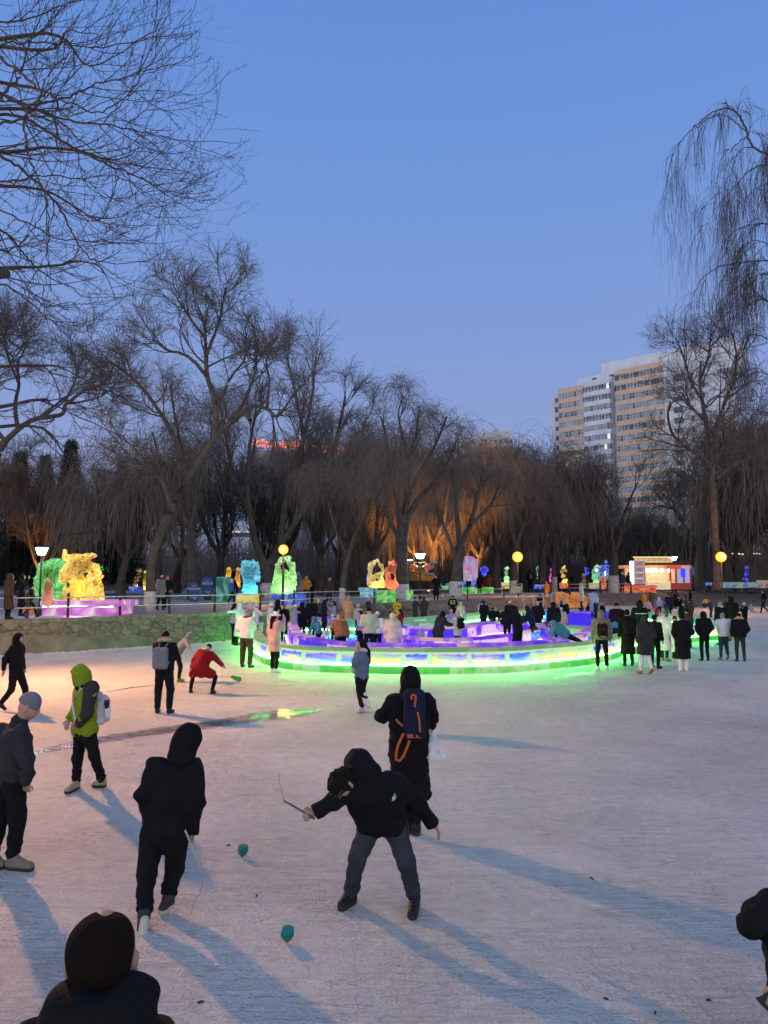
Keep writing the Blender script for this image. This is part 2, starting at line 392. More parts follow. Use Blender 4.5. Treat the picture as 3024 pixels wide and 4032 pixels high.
def stonemat():
    m, n, b = newmat('rubble_stone')
    t = n.nodes.new('ShaderNodeTexCoord')
    mp = n.nodes.new('ShaderNodeMapping'); mp.inputs['Scale'].default_value = (2.1, 2.1, 3.4); n.links.new(t.outputs['Object'], mp.inputs[0])
    v = n.nodes.new('ShaderNodeTexVoronoi'); v.feature = 'DISTANCE_TO_EDGE'; v.inputs['Scale'].default_value = 1.0; n.links.new(mp.outputs[0], v.inputs['Vector'])
    v2 = n.nodes.new('ShaderNodeTexVoronoi'); n.links.new(mp.outputs[0], v2.inputs['Vector']); v2.inputs['Scale'].default_value = 1.0
    z = n.nodes.new('ShaderNodeTexNoise'); z.inputs['Scale'].default_value = 9; z.inputs['Detail'].default_value = 6; n.links.new(t.outputs['Object'], z.inputs['Vector'])
    r = n.nodes.new('ShaderNodeValToRGB'); e = r.color_ramp.elements
    e[0].position = .0; e[0].color = (.10, .095, .075, 1); e[1].position = .09; e[1].color = (.22, .20, .145, 1)
    n.links.new(v.outputs['Distance'], r.inputs[0])
    mx = n.nodes.new('ShaderNodeMix'); mx.data_type = 'RGBA'; mx.blend_type = 'MULTIPLY'; mx.inputs[0].default_value = .8
    n.links.new(r.outputs[0], mx.inputs[6])
    r2 = n.nodes.new('ShaderNodeValToRGB'); r2.color_ramp.elements[0].color = (.35, .33, .30, 1); r2.color_ramp.elements[1].color = (1.0, .98, .9, 1)
    r2.color_ramp.elements[0].position = .25; r2.color_ramp.elements[1].position = .75
    ad = n.nodes.new('ShaderNodeMath'); ad.operation = 'MULTIPLY_ADD'; ad.inputs[1].default_value = .4
    sp = n.nodes.new('ShaderNodeSeparateColor'); n.links.new(v2.outputs['Color'], sp.inputs[0]); n.links.new(sp.outputs[0], ad.inputs[0])
    ml = n.nodes.new('ShaderNodeMath'); ml.operation = 'MULTIPLY'; ml.inputs[1].default_value = .7; n.links.new(z.outputs[0], ml.inputs[0]); n.links.new(ml.outputs[0], ad.inputs[2])
    n.links.new(ad.outputs[0], r2.inputs[0]); n.links.new(r2.outputs[0], mx.inputs[7]); n.links.new(mx.outputs[2], b.inputs['Base Color'])
    b.inputs['Roughness'].default_value = .9
    bp = n.nodes.new('ShaderNodeBump'); bp.inputs['Strength'].default_value = 1.0; bp.inputs['Distance'].default_value = .10
    n.links.new(v.outputs['Distance'], bp.inputs['Height'])
    b2 = n.nodes.new('ShaderNodeBump'); b2.inputs['Strength'].default_value = .6; b2.inputs['Distance'].default_value = .05
    n.links.new(z.outputs[0], b2.inputs['Height']); n.links.new(bp.outputs[0], b2.inputs['Normal']); n.links.new(b2.outputs[0], b.inputs['Normal'])
    return m
STONE = stonemat()
sw = bank_patch(-700, 1290, 220, 10, 'stone_wall', STONE, .03, label='rough stone retaining wall of the bank with mortared coping', cat='wall')
# coping slabs along the top of the wall (a part)
mb = MB(); u = -690
while u < 1280:
    u2 = u + random.uniform(26, 34) * 30 / edge_xy(u, 1)[1]
    a = np.array(edge_xy(u + .6, 1)); b = np.array(edge_xy(u2 - .6, 1)); d = b - a; L = np.linalg.norm(d)
    c = (a + b) / 2 + np.array([d[1], -d[0]]) / L * (-.12)
    nrm = np.array([d[1], -d[0]]) / L
    if nrm[1] > 0: nrm = -nrm
    c = (a + b) / 2 - nrm * .10
    mb.box((c[0], c[1], BANK - .085 + random.uniform(-.004, .004)), (L * .97, .40, .16), math.atan2(d[1], d[0]))
    u = u2
mb.build('coping', pm('coping_stone', (.20, .185, .14), .9, bump=.8, bs=12, var=.35, vs=2.5), parent=sw, bevel=.015)
# plastered footing band
V = []; F = []
for i in range(161):
    u = -700 + 1700 * i / 160; bx, by = edge_xy(u, 2); tx, ty = edge_xy(u, 1); k = .14 + .03 * math.sin(u * .02)
    hgt = .62 + .07 * math.sin(u * .013) + random.uniform(-.015, .015)
    if u > 420: hgt *= max(.15, 1 - (u - 420) / 420)
    V += [(bx, by - .16, -.02), (bx + (tx - bx) * .4, by + (ty - by) * .4 - .16 + .03, hgt), (bx + (tx - bx) * .45, by + (ty - by) * .5 + .05, hgt + .03)]
for i in range(160):
    for j in (0, 1): a = i * 3 + j; F.append((a, a + 3, a + 4, a + 1))
mesh_np('plaster_footing', V, F, pm('mossy_plaster', (.18, .175, .115), .92, bump=.7, bs=7, var=.3, vs=1.6), parent=sw)
SLOPE = pm('frozen_earth', (.16, .13, .095), .95, bump=1.0, bs=5, var=.5, vs=1.3)
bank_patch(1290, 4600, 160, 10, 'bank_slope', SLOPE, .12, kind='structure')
# bank ground behind the edge
V = []; F = []; n = 90; rows = [0, .25, 1, 3, 8, 20, 50, 120, 300, 900]
for i in range(n + 1):
    u = -700 + 5300 * i / n; x, y = edge_xy(u, 1); 
    for j, r in enumerate(rows):
        z = BANK + (0 if j < 2 else (.04 + .05 * math.sin(x * .3 + j) * (1 if j < 6 else 3)))
        k = 1 + r / y
        V.append((x * k, y + r, z))
for i in range(n):
    for j in range(len(rows) - 1):
        a = i * len(rows) + j; b = a + len(rows); F.append((a, b, b + 1, a + 1))
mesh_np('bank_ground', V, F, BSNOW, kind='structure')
# ragged snow lip at the foot of the wall
V = []; F = []
for i in range(301):
    u = -700 + 2000 * i / 300; x, y = edge_xy(u, 2); y -= .16
    wd = .28 + .12 * math.sin(u * .05) + random.uniform(-.05, .05); h = .07 + random.uniform(-.02, .03)
    V += [(x, y - wd, -.01), (x, y - wd * .6, h * .8), (x, y - wd * .2, h), (x, y + .3, h * .8)]
for i in range(300):
    for j in range(3): a = i * 4 + j; F.append((a, a + 4, a + 5, a + 1))
mesh_np('snow_drift', V, F, SNOW, kind='structure')
# bare dark ice streaks
def icestreak(pts, wds, name, col=(.05, .042, .035)):
    m, n, b = newmat(name)
    b.inputs['Base Color'].default_value = col + (1,); b.inputs['Roughness'].default_value = .16; b.inputs['Specular IOR Level'].default_value = .6
    t = n.nodes.new('ShaderNodeTexCoord'); z = n.nodes.new('ShaderNodeTexNoise'); z.inputs['Scale'].default_value = 5; z.inputs['Detail'].default_value = 6
    st = n.nodes.new('ShaderNodeMapping'); st.inputs['Scale'].default_value = (.6, 3, 1); n.links.new(t.outputs['Object'], st.inputs[0])
    n.links.new(st.outputs[0], z.inputs['Vector'])
    bp = n.nodes.new('ShaderNodeBump'); bp.inputs['Strength'].default_value = .35; bp.inputs['Distance'].default_value = .02
    n.links.new(z.outputs[0], bp.inputs['Height']); n.links.new(bp.outputs[0], b.inputs['Normal'])
    r = n.nodes.new('ShaderNodeValToRGB'); e = r.color_ramp.elements
    e[0].position = .42; e[0].color = col + (1,); e[1].position = .56; e[1].color = (.34, .33, .34, 1)
    n.links.new(z.outputs[0], r.inputs[0]); n.links.new(r.outputs[0], b.inputs['Base Color'])
    at = n.nodes.new('ShaderNodeAttribute'); at.attribute_name = 'core'
    ad = n.nodes.new('ShaderNodeMath'); ad.operation = 'ADD'; n.links.new(at.outputs['Fac'], ad.inputs[0]); n.links.new(z.outputs[0], ad.inputs[1])
    am = n.nodes.new('ShaderNodeMapRange'); am.inputs[1].default_value = .80; am.inputs[2].default_value = 1.15
    n.links.new(ad.outputs[0], am.inputs[0]); n.links.new(am.outputs[0], b.inputs['Alpha'])
    P = [G(a, c) for a, c in pts]; N = 160; V = []; F = []; W = []
    us = np.linspace(0, len(P) - 1, N + 1)
    for i, u in enumerate(us):
        k = min(int(u), len(P) - 2); f = u - k; p = P[k] * (1 - f) + P[k + 1] * f
        t_ = P[min(k + 2, len(P) - 1)] - P[max(k - 1, 0)]; nn = np.array([-t_[1], t_[0], 0]); nn /= np.linalg.norm(nn)
        wv = np.interp(u, range(len(wds)), wds) * .75
        for j in range(5):
            V.append(p + nn * wv * (j - 2) / 2 * 1.3 + (0, 0, .004)); W.append((0, .45, .75, .45, 0)[j] * (1 if 0 < i < N else 0))
    for i in range(N):
        for j in range(4): a = i * 5 + j; F.append((a, a + 1, a + 6, a + 5))
    ob = mesh_np(name, V, F, m, smooth=False, kind='structure')
    ca = ob.data.attributes.new('core', 'FLOAT', 'POINT'); ca.data.foreach_set('value', np.array(W, np.float32))
icestreak([(100, 2975), (300, 2930), (540, 2890), (720, 2868), (880, 2845), (1040, 2822), (1150, 2808), (1270, 2795)], [.15, .45, .5, .62, .6, .85, .85, .05], 'bare_ice')
icestreak([(420, 2725), (520, 2708), (620, 2697)], [.05, .16, .05], 'bare_ice_streak')
icestreak([(2205, 2662), (2290, 2652), (2330, 2648)], [.05, .4, .05], 'bare_ice_patch', (.12, .14, .12))
# ------------------------------------------------------------ people
def unit(v): v = np.asarray(v, float); return v / (np.linalg.norm(v) + 1e-9)
def frame(fwd, up):                     # columns right, forward, up : world = M @ local ; points @ M gives local
    up = unit(up); f = np.asarray(fwd, float); f = unit(f - up * (f @ up)); r = np.cross(f, up)
    return np.stack([r, f, up], 1)
LEVEL = {0: (.0085, .012), 1: (.014, .019), 2: (.026, .030), 3: (.040, .042)}
def sdf_obj(name, fn, prims, res, mat, parent=None, pad=.05, extra=None, **k):
    lo, hi = bounds(prims, pad)
    if extra is not None: lo, hi = extra(lo, hi)
    V, F = surf_nets(fn, lo, hi, res)
    return mesh_np(name, V, F, mat, parent, **k)
def hand_prims(w, d, side, palm, curl=.5, s=1.0, spread=.011):
    """palm and five separate fingers; w wrist, d direction of the hand, side = direction towards the thumb, palm = palm normal"""
    d = unit(d); side = unit(side - d * (side @ d)); pn = unit(np.cross(d, side)); pn = pn if pn @ palm > 0 else -pn
    pr = [(w, w + d * .03 * s, .026 * s, .027 * s)]
    for i, (o, L) in enumerate(((1.6, .068), (.55, .078), (-.55, .072), (-1.6, .056))):
        b = w + d * .085 * s + side * o * spread * 1.25 * s
        pr.append((w + d * .035 * s + side * o * .009 * s, b, .016 * s, .0125 * s))
        c1 = curl * .9; c2 = curl * 1.8
        m = b + (d * math.cos(c1) + pn * math.sin(c1)) * L * .5 * s
        e = m + (d * math.cos(c2) + pn * math.sin(c2)) * L * .5 * s
        pr += [(b, m, .0105 * s, .0095 * s), (m, e, .0095 * s, .008 * s)]
    t0 = w + d * .025 * s + side * .022 * s; t1 = t0 + (d * .6 + side * .8) * .035 * s; t2 = t1 + (d * .85 + side * .25 + pn * .5 * curl) * .032 * s
    pr += [(t0, t1, .014 * s, .012 * s), (t1, t2, .0115 * s, .009 * s)]
    return pr

def make_person(J, o, lev, loc, rz, label, group=None):
    """J joints in the person's own frame; o outfit"""
    s = J['s']; rb, rc = LEVEL[lev]
    H = J['head']; up = unit(J['hup']); fw = J['hfwd']; M = frame(fw, up); rt, fd = M[:, 0], M[:, 1]
    arm = [('sl', 'el', 'wl', -1), ('sr', 'er', 'wr', 1)]; leg = [('hl', 'kl', 'al', 'tl'), ('hr', 'kr', 'ar', 'tr')]
    pf = o.get('puff', 1.0)
    # body ---------------------------------------------------
    body = [(H + fd * .004 * s, (.073 * s, .092 * s, .108 * s), M), (H + fd * .045 * s - up * .055 * s, (.050 * s, .045 * s, .055 * s), M),
            (J['neck'], H - up * .05 * s, .05 * s, .048 * s), (J['neck'], J['chest'], .06 * s, .10 * s), (J['chest'], J['pel'], .10 * s, .085 * s)]
    face = []
    if lev <= 2:
        e = H + fd * .092 * s
        face = [(e + up * .012 * s, e - up * .018 * s + fd * .016 * s, .008 * s, .012 * s)]
        for q in (-1, 1):
            if o.get('crop'): face += [(H + rt * q * .085 * s - up * .012 * s, H + rt * q * .085 * s - up * .048 * s - fd * .004 * s, .014 * s, .009 * s), (J['neck'], H - up * .06 * s, .068 * s, .064 * s)]
            face += [(H + rt * q * .074 * s - up * .005 * s - fd * .005 * s + up * .018 * s, H + rt * q * .076 * s - up * .035 * s - fd * .002 * s, .014 * s, .009 * s)]
            if lev <= 1: face += [(e + rt * q * .014 * s + up * .026 * s - fd * .012 * s, e + rt * q * .046 * s + up * .024 * s - fd * .028 * s, .010 * s, .008 * s)]
        if lev <= 1: face += [(e - rt * .018 * s - up * .046 * s - fd * .004 * s, e + rt * .018 * s - up * .046 * s - fd * .004 * s, .008 * s, .008 * s)]
    hands = []
    for a, b, c, q in arm:
        body += [(J[a], J[b], .045 * s, .038 * s), (J[b], J[c], .036 * s, .027 * s)]
        d = unit(J['h' + c] - J[c])
        if lev <= 1: hands += hand_prims(J[c], d, J.get('th' + c, fd), J.get('pn' + c, -rt * q), J.get('curl' + c, .55), s)
        else: hands += [(J[c], J[c] + d * .06 * s, .03 * s, .034 * s), (J[c] + d * .06 * s, J[c] + d * .13 * s, .03 * s, .018 * s), (J[c] + d * .02 * s, J[c] + d * .06 * s + fd * .045 * s, .018 * s, .014 * s)]
    for a, b, c, t in leg:
        body += [(J['pel'], J[a], .085 * s, .07 * s), (J[a], J[b], .066 * s, .05 * s), (J[b], J[c], .05 * s, .036 * s), (J[c], J[t] + np.array([0, 0, .0]), .036 * s, .03 * s)]
    if lev >= 2: body += face; face = []
    def fb(P):
        d = union(P, body, .03 * s)
        if face: d = smin(d, union(P, face, .006 * s), .010 * s)
        if hands:
            lo, hi = bounds(hands, .06); k = ((P > lo) & (P < hi)).all(1)
            if lev <= 1: hh = union(P[k], hands, .004 * s)
            else: hh = union(P[k], hands, .02)
            d[k] = smin(d[k], hh, .006 if lev <= 1 else .02)
        if lev <= 1:
            for q in (-1, 1):
                e = H + fd * .094 * s + rt * q * .031 * s + up * .008 * s
                d = np.maximum(d, -(np.sqrt(((P - e) ** 2).sum(1)) - .013 * s))
        return d
    root = sdf_obj('person', fb, body + face + hands, rb, o.get('skinmat', SKIN), label=label, cat='person', group=group)
    root.location = loc; root.rotation_euler = (0, 0, rz)
    # trousers ------------------------------------------------
    tr = []; wd = o.get('wide', 1.0)
    for a, b, c, t in leg:
        u_ = unit(J[c] - J[b]); an = J[c] - u_ * .03 * s
        tr += [(J['pel'], J[a], .115 * s, .098 * s), (J[a], J[b], .095 * s * wd, .070 * s * wd), (J[b], an, .069 * s * wd, .056 * s * wd)]
    def ft(P):
        d = union(P, tr, .025 * s) + (.007 if lev < 2 else .0045) * s * fold(P, 1.0 * s, 1)
        if lev == 0:
            for a, b, c, t in leg:
                u_ = unit(J[c] - J[b]).astype(np.float32); q_ = (P - J[c]) @ u_; d = d - .008 * s * np.sin(q_ * 95 + 3 * P[:, 0] * 20) * np.clip(1 + q_ / .22, 0, 1) * (cap(P, J[b], J[c], .16, .16) < 0)
        for a, b, c, t in leg:           # cut off cleanly above the shoe
            u_ = unit(J[c] - J[b]); d = np.where(cap(P, J[b], J[c], .13, .13) < 0, np.maximum(d, (P - (J[c] - u_ * .01 * s)) @ u_.astype(np.float32)), d)
        return d
    sdf_obj('trousers', ft, tr, rc, cm(o['pants']), root)
    # shoes
    for a, b, c, t in leg:
        f_ = unit(J[t] - J[c]); dn = J.get('dn', {}).get(t, np.array([0, 0, -1.0])); dn = unit(dn - 0 * f_)
        heel = J[c] + dn * .045 * s - f_ * .02 * s; toe = J[t]
        pr = [(heel, toe, .043 * s, .038 * s), (J[c], J[c] + (toe - J[c]) * .6, .046 * s, .036 * s), (heel + dn * .012, toe + dn * .004, .042 * s, .036 * s)]
        if o.get('boot'): pr.append((J[c], J[c] + unit(J[b] - J[c]) * .17 * s, .058 * s, .066 * s))
        else: pr.append((J[c], J[c] + unit(J[b] - J[c]) * .05 * s, .048 * s, .05 * s))
        shoe = sdf_obj('shoe', lambda P, pr=pr: union(P, pr, .02 * s), pr, min(rc, .03), BOOT[o['shoe']], root)
        if lev <= 1:
            sl_ = [(heel + dn * .026 * s, toe + dn * .016 * s, .047 * s, .043 * s)]; pd = dn.astype(np.float32)
            sdf_obj('sole', lambda P, sl_=sl_, pd=pd, hh_=heel + dn * .020 * s: np.maximum(union(P, sl_, .01), -((P - hh_) @ pd)), sl_, .009, BOOT['I' if o['shoe'] in 'DWI' else 'D'], shoe)
    # jacket --------------------------------------------------
    L = o.get('len', 'S'); pr = []
    sh = .085 * s * pf
    pel, ch, nk = J['pel'], J['chest'], J['neck']
    ax = unit(ch - pel)
    for q, h_, s_ in ((-1, J['hl'], J['sl']), (1, J['hr'], J['sr'])):
        top = s_ + (nk - s_) * .30 - ax * .07 * s
        pr.append((h_ + (pel - h_) * .1 + ax * .04 * s, top, .115 * s * pf, .108 * s * pf))
    pr.append((pel + ax * .05 * s, ch, .12 * s * pf, .135 * s * pf))
    pr.append((ch + ax * .04 * s, nk, .10 * s, .075 * s))
    slv = []
    for a, b, c, q in arm:
        slv += [(J[a], J[b], sh * .92, .064 * s * pf), (J[b], J[c], .063 * s * pf, .050 * s * pf)]
    hem = []
    if L in 'ML':
        t_ = .72 if L == 'M' else 1.0
        for a, b, c in (('hl', 'kl', 'al'), ('hr', 'kr', 'ar')):
            e = J[a] + (J[b] - J[a]) * (t_ if L == 'M' else 1.0)
            hem.append((J[a], e, .122 * s * pf, .118 * s * pf))
            if L == 'L': hem.append((e, J[b] + (J[c] - J[b]) * .30, .118 * s * pf, .125 * s * pf))
        m0 = (J['hl'] + J['hr']) / 2; mk = (J['kl'] + J['kr']) / 2; ma = (J['al'] + J['ar']) / 2
        e = m0 + (mk - m0) * t_
        hem.append((m0, e, .14 * s, .15 * s))
        if L == 'L': hem.append((e, mk + (ma - mk) * .30, .15 * s, .16 * s))
        hz = (mk + (ma - mk) * .30) if L == 'L' else e
        hd = unit(hz - m0)
    quilt = o.get('quilt', 0.0)
    def fj(P):
        d = smin(union(P, pr, .05 * s), union(P, slv, .03 * s), .025 * s)
        if hem: d = smin(d, union(P, hem, .06 * s), .05 * s)
        d = d + (.011 if lev < 2 else .007) * s * fold(P, 1.25 * s, 0)
        if quilt:
            zc = (P - pel) @ ax.astype(np.float32); d = d - quilt * .014 * s * (np.abs(np.sin(math.pi * zc / (.075 * s))) - .5)
        if hem: d = np.maximum(d, (P - hz) @ hd.astype(np.float32))
        else: d = np.where(cap(P, pel - ax * .5, pel, .19 * s, .19 * s) < 0, np.maximum(d, -((P - (pel - ax * .06 * s)) @ ax.astype(np.float32))), d)
        for a, b, c, q in arm:
            u_ = unit(J[c] - J[b]).astype(np.float32); k = cap(P, J[c], J[c] + u_ * .2, .10, .10) < 0
            if hem is None: pass
            d = np.where(k & (union(P, pr, .03) > .0), np.maximum(d, (P - J[c] - .012 * u_) @ u_), d)
        return d
    jk = sdf_obj('coat' if L in 'ML' else 'jacket', fj, pr + slv + hem, rc, cm(o['top']), root, pad=.09)
    # head wear ------------------------------------------------
    hd_, hc = o['head'][0], (o['head'][1:] or o['top'])
    def ellM(c, r): return (c, tuple(x * s for x in r), M)
    if hd_ in 'hf':
        A = [ellM(H - fd * .012 * s, (.112, .132, .150)), (H - up * .09 * s - fd * .03 * s, nk - fd * .02 * s, .10 * s, .115 * s)]
        if o.get('peak'): A.append((H + up * .10 * s, H + up * .055 * s + fd * .15 * s, .07 * s, .02 * s))
        fc = H + fd * .125 * s - up * .01 * s
        def fh(P):
            d = union(P, A, .05 * s)
            d = d + .004 * s * fold(P, .8 * s, 2)
            return np.maximum(d, -ell(P, fc, (.072 * s, .10 * s, .095 * s), M))
        sdf_obj('hood', fh, A, min(rc, .032), cm(hc), root)
        if hd_ == 'f':
            mb = MB(); pts = []
            for i in range(15):
                g = math.pi * 2 * i / 14
                pts.append(H + fd * (.075 - .02 * math.cos(g)) * s + rt * .098 * s * math.sin(g) + up * (.118 * math.cos(g) - .01) * s)
            def ff(P):
                d = None
                for a, b in zip(pts[:-1], pts[1:]):
                    e = cap(P, a, b, .026 * s, .026 * s); d = e if d is None else np.minimum(d, e)
                return d + .008 * vnoise(P, .018, 3)
            sdf_obj('fur_trim', ff, [(a, b, .04 * s, .04 * s) for a, b in zip(pts[:-1], pts[1:])], min(rc, .024), FURM, root)
    if hd_ == 'c':           # fur collar lying on the shoulders, bare or capped head
        pts = [nk + rt * .13 * s * math.sin(g) - fd * (.03 + .08 * math.cos(g)) * s + up * (.05 + .02 * math.cos(g)) * s for g in np.linspace(0, 2 * math.pi, 15)]
        def ff(P):
            d = None
            for a, b in zip(pts[:-1], pts[1:]):
                e = cap(P, a, b, .042 * s, .042 * s); d = e if d is None else np.minimum(d, e)
            return d + .010 * vnoise(P, .025, 3)
        sdf_obj('fur_trim', ff, [(a, b, .05, .05) for a, b in zip(pts[:-1], pts[1:])], min(rc, .028), FURM, root)
    if hd_ in 'bc':
        A = [ellM(H + up * .028 * s - fd * .004 * s, (.088, .104, .108))]
        def fh(P):
            d = union(P, A, .03) + (.003 * s * np.sin(90 * ((P - H) @ rt.astype(np.float32)) / s) if lev < 2 else 0)
            return np.maximum(d, -((P - (H + up * .005 * s)) @ (up + fd * .15).astype(np.float32)))
        sdf_obj('beanie', fh, A, min(rc, .024), cm(hc), root)
        if o.get('pom'):
            c_ = H + up * .155 * s
            sdf_obj('pompom', lambda P: np.sqrt(((P - c_) ** 2).sum(1)) - .042 * s + .006 * vnoise(P, .015), [(c_, (.05, .05, .05))], min(rc, .02), cm(o['pom']), root)
    if hd_ == 'u':
        A = [ellM(H + up * .045 * s, (.092, .108, .095))]; B_ = [ellM(H + up * .012 * s, (.150, .160, .055))]
        def fh(P):
            d = np.minimum(union(P, A, .03), np.maximum(union(P, B_, .03), -ell(P, H - up * .02 * s, (.135 * s, .145 * s, .05 * s), M)))
            return np.maximum(d, -((P - (H - up * .03 * s)) @ up.astype(np.float32)))
        sdf_obj('bucket_hat', fh, A + B_, min(rc, .024), cm(hc), root)
    if hd_ in 'sl' or o.get('long'):
        A = [ellM(H + up * .016 * s - fd * .010 * s, (.084, .100, .110))]
        if o.get('shag'): A += [ellM(H + up * .045 * s + fd * .035 * s, (.086, .085, .085))]
        if o.get('crop'): A = [ellM(H + up * .028 * s + rt * q * .030 * s - fd * .006 * s, (.056, .088, .076)) for q in (-1, 1)] + [ellM(H - up * .01 * s + rt * q * .022 * s - fd * .012 * s, (.056, .084, .080)) for q in (-1, 1)]
        if hd_ == 'l' or o.get('long'):
            A += [(H - fd * .06 * s, nk - fd * .10 * s - up * .02 * s, .075 * s, .06 * s), (nk - fd * .11 * s, nk - fd * .15 * s - ax * .22 * s, .062 * s, .04 * s)]
        def fh(P):
            d = union(P, A, .03 * s) + .004 * s * np.sin(60 * (P @ rt.astype(np.float32)) + 20 * P[:, 2])
            d = np.maximum(d, -ell(P, H + fd * .085 * s - up * .03 * s, (.075 * s, .07 * s, .085 * s), M))
            if o.get('shag'): d = d + o['shag'] * vnoise(P, .03, 5)
            if hd_ == 's': d = np.maximum(d, -((P - (H - up * .06 * s)) @ up.astype(np.float32)))
            return d
        sdf_obj('hair', fh, A, min(rc, .024), HAIR, root)
    if o.get('ears'):        # plush ears or ear muffs
        for q in (-1, 1):
            c_ = H + rt * q * (.10 if o['ears'][0] == 'm' else .075) * s + up * (0 if o['ears'][0] == 'm' else .125) * s
            sdf_obj('earmuff' if o['ears'][0] == 'm' else 'hat_ear', lambda P, c_=c_: ell(P, c_, (.04 * s, .045 * s, .05 * s)), [(c_, (.05, .05, .055))], min(rc, .024), cm(o['ears'][1]), root)
    if o.get('scarf'):
        A = [(nk + rt * .07 * s * math.sin(g) + fd * .07 * s * math.cos(g) + up * .01 * s, nk + rt * .07 * s * math.sin(g + .9) + fd * .07 * s * math.cos(g + .9) + up * .01 * s, .045 * s, .045 * s) for g in np.arange(0, 6.3, .9)]
        if o.get('scarf_tail'): A += [(nk + fd * .12 * s, ch + fd * .16 * s - ax * .12 * s, .04 * s, .05 * s), (ch + fd * .16 * s - ax * .12 * s, pel + fd * .17 * s + ax * .08 * s, .05 * s, .045 * s)]
        sdf_obj('scarf', lambda P: union(P, A, .02 * s) + .004 * fold(P, .6 * s), A, min(rc, .028), cm(o['scarf']), root)
    return root

def posed(h, st='s', arms='dd', lean=0.0, step=.30, side=0.0, crouch=0.0, wide=.10, turn=0.0, nod=0.0):
    s = h / 1.74
    J = {'s': s}
    v = lambda x, y, z: np.array([x, y, z], float) * s
    hz = .93 - crouch * .55
    if st == 'x':
        hz = .20
    J['pel'] = v(0, -.25 * crouch - .0 - lean * .0025, hz + .02)
    la = R_(lean); sa = R_(side)
    def up(x, y, z):         # torso space, origin at the pelvis
        p = np.array([x, y, z], float)
        p = np.array([p[0], p[1] * math.cos(la) + p[2] * math.sin(la), -p[1] * math.sin(la) + p[2] * math.cos(la)])
        p = np.array([p[0] * math.cos(sa) + p[2] * math.sin(sa), p[1], -p[0] * math.sin(sa) + p[2] * math.cos(sa)])
        return J['pel'] + p * s
    J['chest'] = up(0, 0, .40); J['neck'] = up(0, .01, .56)
    n_ = R_(nod + lean * .35)
    J['head'] = up(0, .03, .685)
    J['hup'] = unit(up(0, math.sin(n_ - la * .35), math.cos(n_ - la * .35)) - J['pel'])
    f0 = unit(up(0, 1, 0) - J['pel']); t_ = R_(turn); r0 = unit(up(1, 0, 0) - J['pel'])
    J['hfwd'] = f0 * math.cos(t_) - r0 * math.sin(t_)
    J['hl'], J['hr'] = v(-.09, J['pel'][1] / s, hz - .02), v(.09, J['pel'][1] / s, hz - .02)
    J['sl'], J['sr'] = up(-.19, 0, .49), up(.19, 0, .49)
    if st == 'x':
        J['kl'], J['kr'] = v(-.14, .36, .24), v(.14, .40, .20); J['al'], J['ar'] = v(-.16, .72, .10), v(.16, .78, .10)
        J['tl'], J['tr'] = v(-.18, .80, .20), v(.18, .86, .20)
    elif st == 'w':
        J['al'], J['ar'] = v(-.09, step * 1.1, .09), v(.09, -step * 1.2, .17)
        J['kl'], J['kr'] = v(-.09, step * .75, .50), v(.09, -step * .15, .49)
        J['tl'], J['tr'] = v(-.10, step * 1.1 + .15, .045), v(.10, -step * 1.2 + .12, .05)
    else:
        w_ = wide
        J['al'], J['ar'] = v(-w_, 0, .09), v(w_, -.03, .09)
        J['tl'], J['tr'] = v(-w_ - .03, .15, .04), v(w_ + .03, .12, .04)
        kf = .03 + crouch * .38
        kz = .50 - crouch * .06
        J['kl'], J['kr'] = v(-w_ * .98 - crouch * .05, kf, kz), v(w_ * .98 + crouch * .05, kf, kz)
    A = {'d': ((.06, -.02, .21), (.07, .05, -.03), (0, .02, -1)), 'k': ((.08, -.06, .22), (.0, .12, .04), (-.3, .3, -1)),
         'p': ((.05, .08, .26), (-.09, .30, .42), (-.3, .2, .9)), 'P': ((.06, .12, .30), (-.10, .28, .62), (-.3, .0, .9)),
         'o': ((.22, .04, .36), (.44, .10, .24), (.8, .2, -.4)), 'O': ((.25, .04, .45), (.50, .08, .46), (.9, .1, .1)),
         'f': ((.05, .20, .26), (.0, .42, .18), (0, .8, -.3)), 'b': ((.08, -.22, .28), (.05, -.34, .06), (0, -.3, -.9)),
         'F': ((.03, .22, .36), (.0, .46, .42), (0, 1, .1)), 'w': ((.06, .10, .23), (.04, .30, .08), (0, .7, -.7)), 'W': ((.06, -.14, .24), (.06, -.16, -.02), (0, -.1, -1))}
    for q, sh, e, w_, c in ((-1, 'sl', 'el', 'wl', arms[0]), (1, 'sr', 'er', 'wr', arms[1])):
        a, b, d = A[c]
        J[e] = up(q * (.19 + a[0]), a[1], a[2]); J[w_] = up(q * (.19 + b[0]), b[1], b[2])
        J['h' + w_] = J[w_] + (up(q * d[0], d[1], d[2]) - J['pel']) / s * .1
    return J

